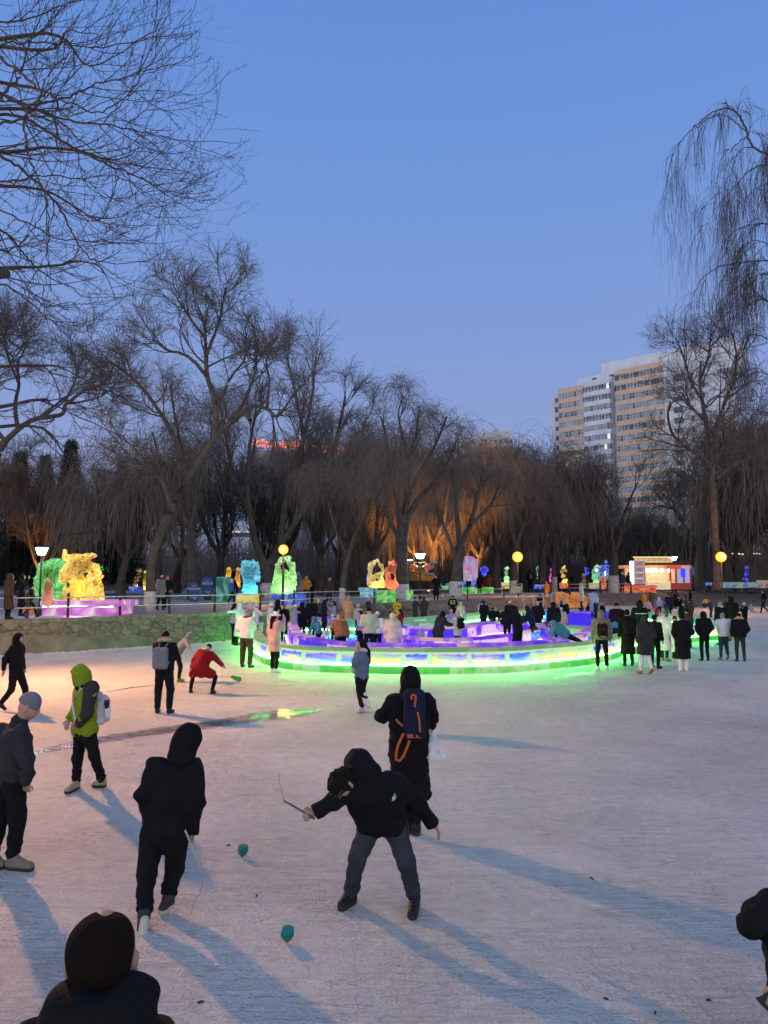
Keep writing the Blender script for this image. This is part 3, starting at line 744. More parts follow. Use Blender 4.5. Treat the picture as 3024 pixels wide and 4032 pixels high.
def parse(o):
    """'top length trousers shoe head [puff q pom..]' """
    f = o.split(); r = dict(top=f[0], len=f[1], pants=f[2], shoe=f[3], head=f[4])
    for x in f[5:]:
        k, _, v = x.partition('=')
        if k == 'puff': r['puff'] = float(v)
        elif k == 'q': r['quilt'] = float(v or 1)
        elif k == 'wide': r['wide'] = float(v)
        else: r[k] = v or True
    return r
PEOPLE = {}
def person(zone, x, hy, fy, face, pose, outfit, label, key=None, z=0.0, h=None, dz=0.0, group=None, **pk):
    u, vh = zz(zone, x, hy); _, vf = zz(zone, x, fy)
    if z == 'P': z = BANK
    if h is not None and fy is None: raise ValueError
    p = G(u, vf, z); Y = p[1]
    top = At(u, vh, Y)[2] - z
    if h is None: h = top
    f = pose.split(); kw = {}
    for a in f[2:]:
        k, _, v = a.partition('='); kw[k] = float(v)
    J = posed(h, f[0], f[1], **kw)
    px = 768 / 3024 * FL * h / Y
    lev = 1 if px > 80 else 2 if px > 30 else 3
    r = make_person(J, parse(outfit), lev, (p[0], p[1], z + dz), R_(face), label, group)
    r['J'] = 0; del r['J']
    if key: PEOPLE[key] = (r, J, p, R_(face), h)
    return r
def hidden(zone, x, hy, h, face, pose, outfit, label, z=0.0, hk=1.0, **k):
    """feet hidden : depth from the height of the head above the ice"""
    u, vh = zz(zone, x, hy); zz_ = BANK if z == 'P' else z
    d = ray(u, vh); Y = d[1] * (zz_ + h * hk - CAMH) / d[2]
    fv = 2016 - FL * math.tan(math.atan((zz_ - CAMH) / Y) - PITCH) if False else None
    # invert G: image row of the foot
    c, s = math.cos(PITCH), math.sin(PITCH); a = (zz_ - CAMH) / Y
    yy = (a * c - s) / (c + a * s); vf = 2016 - FL * yy
    fy = (vf - ZONE[zone][1]) * ZONE[zone][2]
    return person(zone, x, hy, fy, face, pose, outfit, label, z=z, h=h, **k)

def backpack(key, name, mat, w, hgt, dep, label, strap=None, zoff=0.0, extra=None, side=0.0):
    r, J, p, rz, h = PEOPLE[key]; s = J['s']
    ax = unit(J['chest'] - J['pel']); back = -frame(J['hfwd'] if key == 'x' else np.array([0, 1, 0]), ax)[:, 1]
    c = (J['chest'] + J['pel']) / 2 + ax * (.05 + zoff) * s + back * (.13 * s + dep * .5)
    M = frame(-back, ax)
    pr = [(c - ax * hgt * .32, c + ax * hgt * .30, w * .42, w * .34)]
    def f(P):
        q = (P - c.astype(np.float32)) @ M.astype(np.float32)
        hh = np.array([w / 2, dep / 2, hgt / 2], np.float32) - .05 * s
        d = np.abs(q) - hh; o = np.sqrt((np.maximum(d, 0) ** 2).sum(1)) + np.minimum(d.max(1), 0) - .05 * s
        pk = (q - np.array([0, -dep * .42, -hgt * .18], np.float32)); d2 = np.abs(pk) - np.array([w * .34, .03, hgt * .2], np.float32)
        o2 = np.sqrt((np.maximum(d2, 0) ** 2).sum(1)) + np.minimum(d2.max(1), 0) - .02
        return smin(o, o2, .02) + .003 * fold(P, .7)
    lo, hi = c - max(w, hgt), c + max(w, hgt)
    V, F = surf_nets(f, lo, hi, .014 if p[1] < 20 else .02)
    b = mesh_np('backpack', V, F, mat, None, loc=(p[0], p[1], r.location[2]), label=label, cat='backpack'); b.rotation_euler = (0, 0, rz)
    mb = MB()
    for q in (-1, 1):
        rt = M[:, 0]; s0 = J['neck'] + rt * q * .10 * s
        mb.tube([c + ax * hgt * .42 + rt * q * w * .22, s0 + ax * .055 * s - back * .02, s0 - back * .15 * s - ax * .02 * s, J['chest'] - back * .17 * s + rt * q * .13 * s - ax * .1 * s, (J['chest'] + J['pel']) / 2 + rt * q * .19 * s, c - ax * hgt * .3 + rt * q * w * .4], .016 * s, 6)
    mb.build('strap', strap or mat, parent=b, smooth=True)
    if extra: extra(b, c, M, w, hgt, dep)
    return b
# ------------------------------------------------------------ the five near figures, joints read from the photograph and given their own depth
def custom(zone, Y0, pts, foot, fwd, hup, s, ground='tl tr al ar'.split()):
    """pts: joint -> (x, y, depth offset); result in a local frame with its origin on the ice under `foot`"""
    u, v = zz(zone, *foot); o = At(u, v, Y0); o[2] = 0
    J = {'s': s}
    for k, (x, y, d) in pts.items():
        u, v = zz(zone, x, y); J[k] = At(u, v, Y0 + d) - o
    J['hfwd'] = np.array(fwd, float); J['hup'] = np.array(hup, float)
    for k, hz in (('tl', .045), ('tr', .045), ('al', .10), ('ar', .10)):
        if k in ground:
            x, y, _ = pts[k]; J[k] = G(*zz(zone, x, y), hz) - o
    lowest = min(J[k][2] for k in ('tl', 'tr'))
    return J, o
# man bending and swinging the whip
J, o = custom('R', 6.55, dict(
    head=(650, 1078, -.42), neck=(770, 1040, -.30), chest=(868, 1130, -.24), pel=(935, 1345, 0),
    sl=(715, 1120, -.36), sr=(1035, 1085, -.10), el=(580, 1205, -.42), wl=(445, 1285, -.45), hwl=(395, 1310, -.47),
    er=(1180, 1215, .02), wr=(1300, 1362, .10), hwr=(1335, 1420, .12),
    hl=(850, 1370, 0), hr=(1015, 1365, 0), kl=(752, 1620, -.06), kr=(1100, 1640, -.08), al=(702, 1870, .04), ar=(1165, 1900, -.06),
    tl=(640, 1955, -.12), tr=(1150, 2020, -.26)), (920, 1960), (-.42, -.45, -.80), (-.50, -.45, .62), 1.0)
J['thwl'] = np.array([.1, .2, .9]); J['pnwl'] = np.array([.3, -.8, -.3]); J['curlwl'] = 1.3; J['curlwr'] = .35; J['pnwr'] = np.array([-.8, .3, 0]); J['thwr'] = np.array([0, -1, .2])
whip = make_person(J, dict(top='K', len='S', pants='X', shoe='K', head='s', puff=1.15, shag=.020, wide=1.08), 0, o, 0, 'man in a black jacket and jeans bending forward and swinging a whip stick')
H, up = J['head'], unit(J['hup']); M = frame(J['hfwd'], up); rt, fd = M[:, 0], M[:, 1]
A = [(J['neck'] + np.array([.05, .05, .02]), J['neck'] + np.array([-.02, .10, .10]), .12, .10), (J['neck'] + np.array([-.02, .10, .10]), H + np.array([.09, .09, .06]), .10, .08)]
sdf_obj('hood', lambda P: union(P, A, .05) + .006 * fold(P, .9), A, .013, cm('K'), whip)
mb = MB()
for q in (-1, 1):
    e = H + fd * .118 + rt * q * .034 + up * .008
    mb.tube([e + rt * .026 * math.cos(g) + up * .021 * math.sin(g) for g in np.linspace(0, 2 * math.pi, 15)], .0022, 5, False)
    mb.tube([e + rt * q * .026, H + rt * q * .078 + fd * .03 + up * .012, H + rt * q * .082 - fd * .02], .002, 5)
mb.tube([H + fd * .12 - rt * .010 + up * .012, H + fd * .12 + rt * .010 + up * .012], .002, 5)
mb.build('spectacles', pm('wire', (.25, .22, .18), .3, metal=.8), parent=whip)
# round arm badge
def at_(z, x, y, Y): return At(*zz(z, x, y), Y)
bc = at_('R', 1002, 1174, 6.55 - .26) - o
mb = MB(); n_ = unit(np.array([-.1, -1, .25])); a_ = unit(np.cross(n_, (0, 0, 1))); b_ = np.cross(a_, n_)
def disc(mb, c, r, n_, k=20, t=.006):
    n_ = unit(n_); a_ = unit(np.cross(n_, (0, 0, 1))); b_ = np.cross(a_, n_)
    v = [c + a_ * r * math.cos(2 * math.pi * i / k) + b_ * r * math.sin(2 * math.pi * i / k) for i in range(k)]
    v += [p + n_ * t for p in v]
    mb.add(v, [tuple(range(k - 1, -1, -1)), tuple(range(k, 2 * k))] + [(i, (i + 1) % k, k + (i + 1) % k, k + i) for i in range(k)])
disc(mb, bc, .034, n_); mb.build('arm_badge', pm('badge_rim', (.30, .36, .36), .6), parent=whip)
mb = MB(); c2 = bc + n_ * .0075
mb.add([c2 + a_ * x + b_ * y for x, y in ((-.024, -.012), (-.012, .006), (.0, .000), (.010, .016), (.024, .004), (.016, -.018), (-.010, -.022))], [tuple(range(7))])
mb.build('badge_bird', pm('badge_white', (.62, .66, .66), .6), parent=whip)
for ch in [c_ for c_ in whip.children if c_.name.startswith('shoe')]:
    k_ = 'l' if np.mean([v.co.x for v in ch.data.vertices]) < J['pel'][0] else 'r'
    a_, t_ = J['a' + k_], J['t' + k_]; dd = unit(t_ - a_); sd = unit(np.cross(dd, (0, 0, 1))); mb = MB()
    for i in range(4):
        c_ = a_ + (t_ - a_) * (.28 + .16 * i) + np.array([0, 0, .048 - .004 * i]); mb.tube([c_ - sd * .026, c_ + np.array([0, 0, .004]), c_ + sd * .026], .0035, 5)
    c_ = a_ + (t_ - a_) * .2 + np.array([0, 0, .055]); mb.tube([c_, c_ + sd * .03 + np.array([0, 0, .03]), c_ + sd * .055 + np.array([0, 0, .0])], .003, 5); mb.tube([c_, c_ - sd * .03 + np.array([0, 0, .03]), c_ - sd * .05 + np.array([0, 0, -.01])], .003, 5)
    mb.build('lace', pm('lace_grey', (.06, .06, .065), .8), parent=ch)
ws = (o[0], o[1], 0)
def stick(name, zone, pts, r, mat, label, cat, lash=None, n=8):
    P = [at_(zone, x, y, Y) for x, y, Y in pts]; base = P[0].copy()
    mb = MB(); mb.tube([p - base for p in P], r, n); s_ = mb.build(name, mat, loc=tuple(base), smooth=True, label=label, cat=cat)
    if lash:
        L = [at_(zone, x, y, Y) - base for x, y, Y in lash]; mb = MB(); mb.tube(L, .0028, 5); mb.build('lash', pm('cord', (.30, .27, .24), .9), parent=s_)
    return s_
stick('whip_stick', 'R', [(440, 1335, 6.05), (400, 1308, 6.07), (215, 1202, 6.12)], [.010, .010, .007], pm('dark_wood', (.10, .09, .09), .6),
      'dark whip stick raised in the bending man\'s hand', 'whip', lash=[(215, 1202, 6.12), (213, 1160, 6.2), (195, 1110, 6.3), (180, 1060, 6.3), (185, 1000, 6.3)])
# man in the black hood walking away
J, o = custom('T', 6.6, dict(
    head=(612, 205, .02), neck=(575, 318, .0), chest=(520, 480, 0), pel=(450, 900, 0),
    sl=(372, 395, 0), sr=(655, 400, .02), el=(300, 590, -.08), wl=(335, 705, .06), hwl=(360, 760, .1),
    er=(668, 640, -.03), wr=(640, 850, .02), hwr=(622, 925, .03),
    hl=(365, 900, 0), hr=(525, 900, 0), kl=(320, 1140, -.06), kr=(515, 1105, .12), al=(300, 1430, -.30), ar=(470, 1320, -.02),
    tl=(285, 1560, -.34), tr=(435, 1395, .10)), (440, 1480), (.55, .72, -.35), (.30, .18, .9), .98, ['tr'])
J['curlwr'] = 1.25; J['thwr'] = np.array([-.9, -.2, .2]); J['pnwr'] = np.array([-.5, .8, 0])
wk = make_person(J, dict(top='K', len='S', pants='K', shoe='D', head='h', puff=1.08, wide=1.15), 0, o, 0, 'person all in black with the hood up, walking off and holding a pale whip handle')
# the pale worn sole of the kicked-up rear shoe
a0, t0 = J['al'], J['tl']
A = [(a0 + np.array([.03, -.075, -.02]), t0 + np.array([.015, -.06, -.07]), .036, .040)]
sdf_obj('shoe_sole', lambda P: union(P, A, .02), A, .012, BOOT['I'], wk)
stick('whip_stick', 'T', [(588, 842, 6.52), (612, 895, 6.57), (640, 960, 6.58), (702, 1112, 6.55)], [.010, .010, .010, .008], pm('pale_wood', (.42, .44, .33), .55),
      'pale whip handle held low by the hooded person in black', 'whip',
      lash=[(702, 1112, 6.55), (713, 1180, 6.5), (712, 1240, 6.45), (690, 1300, 6.4), (655, 1345, 6.35), (640, 1400, 6.3), (636, 1440, 6.3)])
# woman in the long coat with a backpack
J, o = custom('R', 8.6, dict(
    head=(1135, 318, 0), neck=(1133, 425, 0), chest=(1133, 560, 0), pel=(1120, 850, 0),
    sl=(1015, 478, 0), sr=(1252, 478, 0), el=(925, 590, .04), wl=(1010, 560, .30), hwl=(1050, 500, .36),
    er=(1300, 600, .02), wr=(1288, 672, .10), hwr=(1285, 700, .14),
    hl=(1065, 860, 0), hr=(1180, 860, 0), kl=(1085, 1120, .02), kr=(1190, 1110, .02), al=(1130, 1370, .10), ar=(1175, 1385, -.05),
    tl=(1140, 1400, .24), tr=(1160, 1415, .08)), (1160, 1400), (0, 1, -.05), (0, .02, 1), 1.02)
cw = make_person(J, dict(top='K', len='L', pants='K', shoe='K', head='h', puff=1.06, quilt=.6), 0, o, 0, 'woman in a long black hooded down coat seen from behind, a backpack on her back')
JC = J
def rbox(P, c, hh, r):
    d = np.abs(P - np.asarray(c, np.float32)) - (np.asarray(hh, np.float32) - r)
    return np.sqrt((np.maximum(d, 0) ** 2).sum(1)) + np.minimum(d.max(1), 0) - r
U9 = 8.6 / FL / 1.8433
c = at_('R', 1165, 580, 8.6 - .24) - o
f = lambda P: smin(rbox(P, c, (.115, .075, .27), .06), rbox(P, c + (.01, -.07, -.09), (.085, .03, .15), .03), .02) + .003 * fold(P, .7)
V, F = surf_nets(f, c - .35, c + .35, .011)
bp_ = mesh_np('backpack', V, F, cm('N'), loc=tuple(o), label='navy backpack with orange zips and loops on the long coated woman', cat='backpack')
ORA = pm('orange_webbing', (.42, .09, .02), .7)
def ribbon(name, zone, pts, w_, mat, parent, org, th=.004):
    P = [at_(zone, x, y, Y) - org for x, y, Y in pts]; V = []; Fc = []
    for i, p in enumerate(P):
        t = unit(P[min(i + 1, len(P) - 1)] - P[max(i - 1, 0)]); a = unit(np.cross(t, (0, 1, 0))) * w_ / 2
        V += [p - a, p + a, p + a + (0, -th, 0), p - a + (0, -th, 0)]
    for i in range(len(P) - 1):
        b = i * 4
        for j in range(4): Fc.append((b + j, b + (j + 1) % 4, b + 4 + (j + 1) % 4, b + 4 + j))
    mb = MB(); mb.add(V, Fc); return mb.build(name, mat, parent=parent)
YB = 8.6 - .365
ribbon('carry_loop', 'R', [(1145, 470, YB), (1142, 445, YB), (1158, 432, YB), (1172, 440, YB), (1174, 470, YB), (1168, 500, YB), (1168, 525, YB)], .022, ORA, bp_, o)
ribbon('zip', 'R', [(1188, 560, YB), (1200, 620, YB - .01), (1206, 705, YB - .01)], .020, ORA, bp_, o)
ribbon('bottom_band', 'R', [(1112, 735, YB + .03), (1218, 733, YB + .03)], .040, ORA, bp_, o)
ribbon('hanging_loop', 'R', [(1085, 715, YB + .03), (1045, 800, YB + .02), (1030, 870, YB + .02), (1032, 905, YB + .02), (1055, 915, YB + .02), (1085, 880, YB + .02), (1110, 820, YB + .02), (1130, 765, YB + .03)], .026, ORA, bp_, o)
ribbon('side_strap', 'R', [(1030, 612, YB + .12), (1050, 635, YB + .10), (1080, 660, YB + .05)], .020, ORA, bp_, o)
mb = MB()
for q, X in ((-1, 1085), (1, 1225)):
    mb.tube([at_('R', X + q * 5, 470, 8.6 - .16) - o, at_('R', X - q * 5, 430, 8.6 - .05) - o, at_('R', X, 440, 8.6 + .1) - o], .022, 6)
mb.build('strap', cm('N'), parent=bp_, smooth=True)
# clear carrier bag
pb, nb, bb = newmat('thin_plastic'); bb.inputs['Base Color'].default_value = (.75, .77, .80, 1); bb.inputs['Roughness'].default_value = .35; bb.inputs['Alpha'].default_value = .45
c = at_('R', 1325, 830, 8.55) - o
A = [(at_('R', 1278, 690, 8.6) - o, at_('R', 1298, 790, 8.58) - o, .010, .045), (at_('R', 1298, 790, 8.58) - o, at_('R', 1300, 880, 8.55) - o, .05, .05), (at_('R', 1285, 700, 8.55) - o, at_('R', 1372, 875, 8.55) - o, .012, .022), (at_('R', 1280, 890, 8.55) - o, at_('R', 1368, 885, 8.55) - o, .04, .022)]
sdf_obj('carrier_bag', lambda P: union(P, A, .05) + .008 * fold(P, .55), A, .013, pb, loc=tuple(o), label='clear plastic carrier bag hanging from the long coated woman\'s hand', cat='bag')
# man in grey knit cap at the left edge
J, o = custom('Q', 7.65, dict(
    head=(208, 425, 0), neck=(140, 540, 0), chest=(110, 680, 0), pel=(90, 960, 0),
    sl=(20, 610, .17), sr=(150, 620, -.18), el=(10, 830, .2), wl=(60, 980, .3), hwl=(90, 1010, .3),
    er=(195, 830, -.24), wr=(192, 985, -.16), hwr=(190, 1050, -.10),
    hl=(60, 975, .09), hr=(110, 975, -.09), kl=(0, 1240, .10), kr=(125, 1260, -.10), al=(-55, 1500, .12), ar=(92, 1530, -.10),
    tl=(10, 1570, .14), tr=(215, 1585, -.12)), (80, 1590), (.85, .25, -.45), (.35, .1, .9), 1.04)
J['curlwr'] = .6
make_person(J, dict(top='D', len='S', pants='K', shoe='E', head='bG', puff=1.05, quilt=.5, wide=1.08), 0, o, 0, 'man in grey knit cap and dark quilted jacket walking, hand in pocket')
# lime jacket walker
Jl, ol = custom('Q', 10.2, dict(
    head=(585, 212, 0), neck=(610, 285, 0), chest=(612, 400, 0), pel=(612, 610, 0),
    sl=(585, 310, .15), sr=(655, 318, -.17), el=(560, 440, .2), wl=(500, 520, .15), hwl=(490, 545, .1),
    er=(640, 470, -.22), wr=(578, 545, -.18), hwr=(550, 560, -.14),
    hl=(590, 620, .09), hr=(645, 620, -.09), kl=(565, 800, .06), kr=(685, 790, -.08), al=(552, 975, .05), ar=(742, 960, -.08),
    tl=(490, 1035, .02), tr=(690, 990, -.12)), (600, 1030), (-1, 0, -.12), (-.1, 0, 1), .99)
lm = make_person(Jl, dict(top='L', len='S', pants='K', shoe='T', head='h', puff=1.12, peak=True, scarf='K'), 0, ol, 0, 'walker in a lime green hooded jacket and tan boots, black face covering')
# dark sleeve shell of the two-tone jacket
A = [(Jl['sr'] + (0, -.01, .03), Jl['er'] + (0, -.012, 0), .090, .076), (Jl['er'] + (0, -.012, 0), Jl['wr'] + (.01, -.01, 0), .076, .064), (Jl['sr'] + (.03, .0, .05), Jl['neck'] + (.10, .02, -.02), .088, .07)]
sdf_obj('dark_sleeve', lambda P: union(P, A, .03) + .005 * fold(P), A, .013, pm('brown_nylon', (.028, .024, .022), .8, bump=.3), lm)
c = at_('Q', 740, 455, 10.2) - ol
WHB = pm('white_canvas', (.52, .50, .50), .8, bump=.4, bs=40, var=.1)
f = lambda P: smin(rbox(P, c, (.075, .13, .17), .05), ell(P, c + (0, 0, .16), (.06, .10, .05)), .03) + .003 * fold(P, .6)
V, F = surf_nets(f, c - .3, c + .3, .012)
wb = mesh_np('backpack', V, F, WHB, loc=tuple(ol), label='small white backpack with soft toys clipped on, worn over the lime jacket', cat='backpack')
mb = MB()
for d in (-.13, .10):
    mb.tube([c + (-.03, d, .15), Jl['neck'] + (.12, d, -.03), Jl['neck'] + (.02, d * 1.2, .0), Jl['chest'] + (-.10, d * 1.1, .0), Jl['chest'] + (-.02, d * 1.6, -.22), c + (-.05, d, -.14)], .016, 6)
mb.build('strap', WHB, parent=wb, smooth=True)
for (x, y, r, k) in ((722, 345, .035, 'V'), (775, 405, .035, 'D'), (782, 465, .04, 'W')):
    cc = at_('Q', x, y, 10.05) - ol
    A = [(cc, (r, r, r)), (cc + (-.02, 0, r), (r * .45,) * 3), (cc + (.02, 0, r), (r * .45,) * 3), (cc + (0, 0, -r * 1.1), (r * .8, r * .8, r))]
    sdf_obj('toy', lambda P, A=A: union(P, A, .01), A, .011, cm(k), wb)
# woman with pale scarf, white boots
Jw, ow = custom('R', 14.6, dict(
    head=(775, 72, 0), neck=(785, 115, 0), chest=(783, 175, 0), pel=(780, 300, 0),
    sl=(765, 140, -.14), sr=(800, 140, .14), el=(730, 210, -.2), wl=(745, 130, -.16), hwl=(752, 100, -.12),
    er=(815, 215, .2), wr=(765, 245, .12), hwr=(745, 250, .1),
    hl=(768, 310, -.08), hr=(792, 310, .08), kl=(765, 400, -.12), kr=(785, 400, .10), al=(785, 520, -.08), ar=(812, 470, .10),
    tl=(752, 553, -.1), tr=(830, 515, .08)), (785, 553), (-.9, -.35, .1), (.05, .05, 1), .94, ['tl', 'al'])
make_person(Jw, dict(top='S', len='S', pants='K', shoe='W', head='l', puff=1.05, boot=True, scarf='I', scarf_tail=True), 1, ow, 0, 'long haired woman in blue grey jacket, pale scarf and white boots, hand to her face')
# back of a man's head close to the camera
o = np.array([*At(*zz('F', 730, 1100), 2.15)[:2], 0.0])
Hc = At(*zz('F', 728, 600), 2.13) - o
J = posed(1.70, 's', 'dd'); J['s'] = .98
sh = Hc - J['head']
for k in list(J):
    if isinstance(J[k], np.ndarray) and k not in ('hup', 'hfwd', 'al', 'ar', 'tl', 'tr', 'kl', 'kr'): J[k] = J[k] + sh * (1, 1, 1)
J['hfwd'] = np.array([-.22, 1, -.14]); J['head'] = J['head'] + np.array([.005, 0, -.02])
for k in ('sl', 'sr', 'el', 'er', 'chest', 'neck'): J[k] = J[k] - np.array([0, 0, .06 if k != 'neck' else .02])
for k in ('sl', 'sr'): J[k] = J[k] * (.80, 1, 1)
HK_ = HAIR; HAIR = pm('cropped_hair', (.022, .013, .009), .9, bump=1.0, bs=420, spec=.1)
fg = make_person(J, dict(top='K', len='S', pants='K', shoe='K', head='s', puff=1.0, crop=True), 0, o, 0, 'dark haired man seen from behind at the bottom edge, only head and collar visible')
HAIR = HK_
A = [(J['neck'] + np.array([math.sin(g) * .066 + .02, -math.cos(g) * .05 - .045, .020]), J['neck'] + np.array([math.sin(g + .6) * .066 + .02, -math.cos(g + .6) * .05 - .045, .020]), .050, .050) for g in np.arange(-1.9, 1.9, .6)]
A += [(J['neck'] + np.array([-.085, -.03, -.03]), J['neck'] + np.array([.115, -.05, -.03]), .055, .075), (J['neck'] + np.array([-.075, -.01, .035]), J['neck'] + np.array([.105, -.02, .035]), .034, .052)]
sdf_obj('folded_hood', lambda P: union(P, A, .04) + .008 * fold(P, .9), A, .012, cm('K'), fg)
# hooded figure leaning into the frame at the right edge
J, o = custom('M', 4.6, dict(
    head=(1640, 760, 0), neck=(1780, 830, .0), chest=(1900, 980, .05), pel=(2050, 1350, .1),
    sl=(1800, 960, -.16), sr=(1850, 900, .22), el=(1790, 1180, -.2), wl=(1760, 1330, -.25), hwl=(1740, 1390, -.25),
    er=(1900, 1200, .25), wr=(1880, 1400, .2), hwr=(1870, 1460, .2),
    hl=(2030, 1390, -.09), hr=(2070, 1390, .12), kl=(1960, 1800, -.12), kr=(2050, 1800, .15), al=(2000, 2270, -.1), ar=(2120, 2270, .15),
    tl=(1880, 2330, -.1), tr=(2000, 2330, .15)), (2040, 2350), (-.75, .1, -.7), (-.8, 0, .7), 1.0, [])
dz = min(J['tl'][2], J['tr'][2]) - .04
for k in ('al', 'ar', 'tl', 'tr'): J[k] = J[k] - (0, 0, dz)
J['kl'] = J['kl'] * (1, 1, 0) + (0, 0, .5); J['kr'] = J['kr'] * (1, 1, 0) + (0, 0, .5)
re_ = make_person(J, dict(top='K', len='S', pants='K', shoe='K', head='h', puff=1.2), 0, o, 0, 'dark hooded figure bending into view at the right edge of the ice')
A = [(At(*zz('M', 1500, 790), 4.5) - o, At(*zz('M', 1720, 660), 4.6) - o, .075, .12)]
sdf_obj('hood_drape', lambda P: union(P, A, .03) + .006 * fold(P, .8), A, .013, cm('K'), re_)
A = [(J['neck'] + (-.06, -.10, -.05), At(*zz('M', 1680, 1420), 4.4) - o, .035, .03), (At(*zz('M', 1560, 1450), 4.4) - o, At(*zz('M', 1700, 1500), 4.4) - o, .01, .05)]
sdf_obj('scarf', lambda P: union(P, A, .03), A, .013, cm('J'), re_)
# spinning tops
def top_toy(u, v, label, sc_=1.0, rz=0.0):
    p = G(u, v); mb = MB()
    mb.lathe([(.002, 0), (.012, .012), (.038, .040), (.043, .055), (.045, .10), (.043, .106), (.030, .107)], n=16)
    t = mb.build('spinning_top', pm('green_plastic', (.008, .19, .14), .35, bump=.2, bs=60, var=.2, vs=30), loc=tuple(p), rz=rz, smooth=True, label=label, cat='spinning top')
    m2 = MB(); m2.lathe([(.0455, .066), (.0475, .068), (.0475, .072), (.0455, .074)], n=16); m2.build('ridge', pm('green_dark', (.005, .10, .08), .4), parent=t)
    t.scale = (sc_,) * 3; t.rotation_euler = (.12, .05, rz)
top_toy(1130, 3714, 'green plastic spinning top on the ice nearest the camera', 1.08)
top_toy(952, 3378, 'green plastic spinning top on the ice beside the hooded person in black', 1.12, 1)
# litter: little dark chips on the snow
for i, (u, v) in enumerate([(2790, 2990 + 950), (790, 3948), (900, 3330), (2580, 3990), (1010, 3528), (2330, 2560 + 900), (2386, 3935)]):
    p = G(u, v); mb = MB(); mb.box((0, 0, .006), (.035 + .01 * (i % 3), .012, .012), .4 * i, .6); mb.build('wood_chip', pm('chip', (.05, .04, .03), .9), loc=tuple(p), label='dark wood chip lying on the snow', cat='chip', group='dark wood chips on the snow')
# ------------------------------------------------------------ lamps
SOD = (1.0, .40, .085)
def flood_lamp():
    b = (-13.4, 22.2)
    e = empty('flood_lamp', (b[0], b[1], 0), label='tall sodium flood lamp on a mast at the left side of the rink', cat='lamp')
    mb = MB(); mb.tube([(0, 0, 0), (0, 0, 8.0)], [.06, .04], 8); mb.build('mast', pm('lamp_iron', (.02, .02, .022), .5), parent=e)
    mb = MB(); mb.box((.14, 0, 8.15), (.34, .3, .22), -.7, .8); mb.build('lamp_head', pm('lamp_iron', (0, 0, 0)), parent=e)
    mb = MB(); mb.box((.14, -.12, 8.01), (.26, .22, .02), -.7); mb.build('lamp_glass', emit('sodium_glass', SOD, 40), parent=e)
    l = bpy.data.lights.new('sodium_light', 'SPOT'); l.energy = 10500; l.color = (1.0, .44, .13); l.shadow_soft_size = .28
    l.spot_size = R_(172); l.spot_blend = .8
    o = bpy.data.objects.new('sodium_light', l); C.objects.link(o); o.parent = e; o.location = (.25, -.2, 7.9)
    d = np.array([1.0, 7.0, 0]) - np.array([b[0], b[1], 8.0])
    from mathutils import Vector
    o.rotation_euler = Vector(d).to_track_quat('-Z', 'Y').to_euler()
    lamp('spill_light', (.25, -.2, 7.8), 1900, (1.0, .37, .06), .28, e)
flood_lamp()
# ------------------------------------------------------------ the crowd
def pp(*a, **k): return person(*a, **k)
# left part of the rink
pp('A', 105, 825, 1378, -95, 'w dW step=.24', 'K S K K h wide=1.1', 'person in black with hood up striding right along the left edge')
pp('A', 1185, 810, 1400, -8, 's pp wide=.14', 'K S K K cK puff=1.15 wide=1.2', 'person in a black jacket with tan fur collar, photographing with arms raised', key='gp')
backpack('gp', 'backpack', cm('G'), .30, .44, .17, 'light grey backpack on the person with the tan fur collar')
pp('A', 1300, 762, 1172, -70, 's dO lean=35 side=14', 'G S K L h', 'person in a grey hooded coat leaning over with one arm stretched out', h=1.45)
pp('A', 1462, 948, 1255, -14, 's do wide=.36 lean=34 side=8 crouch=.32', 'R M K K bK puff=1.3', 'person in a flared red coat crouching with legs wide apart, dragging a toy shovel', h=1.42)
a = At(*zz('A', 1600, 1130), 17.6); b = At(*zz('B', 270, 1460), 17.3); c = At(*zz('B', 335, 1480), 17.2)
mb = MB(); mb.tube([a - b, (0, 0, 0)], .012, 6)
tsh = mb.build('handle', pm('yellow_plastic', (.65, .42, .05), .4)); e = empty('toy_shovel', tuple(b), label='toy shovel with yellow handle and green blade held by the child in red', cat='toy shovel'); tsh.parent = e
A = [(np.zeros(3), c - b, .03, .06), (c - b + np.array([-.04, 0, .04]), c - b + np.array([-.16, 0, .07]), .02, .02)]
sdf_obj('blade', lambda P: union(P, A, .02), A, .012, pm('green_toy', (.03, .35, .02), .4), e)
# group left of the maze
pp('B', 285, 775, 1158, -50, 's pd', 'V S K K l', 'person in a patterned lilac jacket at the far left of the group by the maze')
pp('B', 335, 772, 1164, 60, 's Od wide=.12', 'W L K K h', 'person in a long pale coat holding one arm out, behind the white puffer jacket')
pp('B', 400, 835, 1370, -25, 's kp wide=.15', 'W S B D bG puff=1.28 q=.35 wide=1.3 scarf=R', 'person in a white puffer jacket, red scarf and baggy brown trousers')
pp('B', 488, 772, 1185, -75, 's pF', 'W S K K bI', 'person in white jacket and beige hat holding up a green toy, facing right')
p_ = At(*zz('B', 578, 866), 29.5); A = [(np.zeros(3), (.13, .09, .05)), ((-.18, 0, -.07), (-.02, 0, -.01), .02, .03)]
sdf_obj('toy_shovel', lambda P: union(P, A, .03), A, .02, pm('olive_toy', (.35, .42, .05), .4), loc=tuple(p_), label='yellow green toy scoop held up beside the beige hatted person', cat='toy shovel')
pp('B', 662, 855, 1418, -40, 's dP', 'P M K W uW long puff=1.0', 'long haired woman in a belted pink coat and white bucket hat by the ring')
pp('B', 622, 768, 1190, -85, 's pp', 'W S K K bW', 'person in white beanie and pale jacket behind the pink coated woman')
pp('B', 690, 742, 1130, -60, 's dd', 'K S K K h', 'tall person in black hood between two white beanies')
pp('B', 752, 786, 1125, -20, 's dk', 'K S K K bG pom=G', 'person in black jacket and grey pompom beanie at the maze entrance')
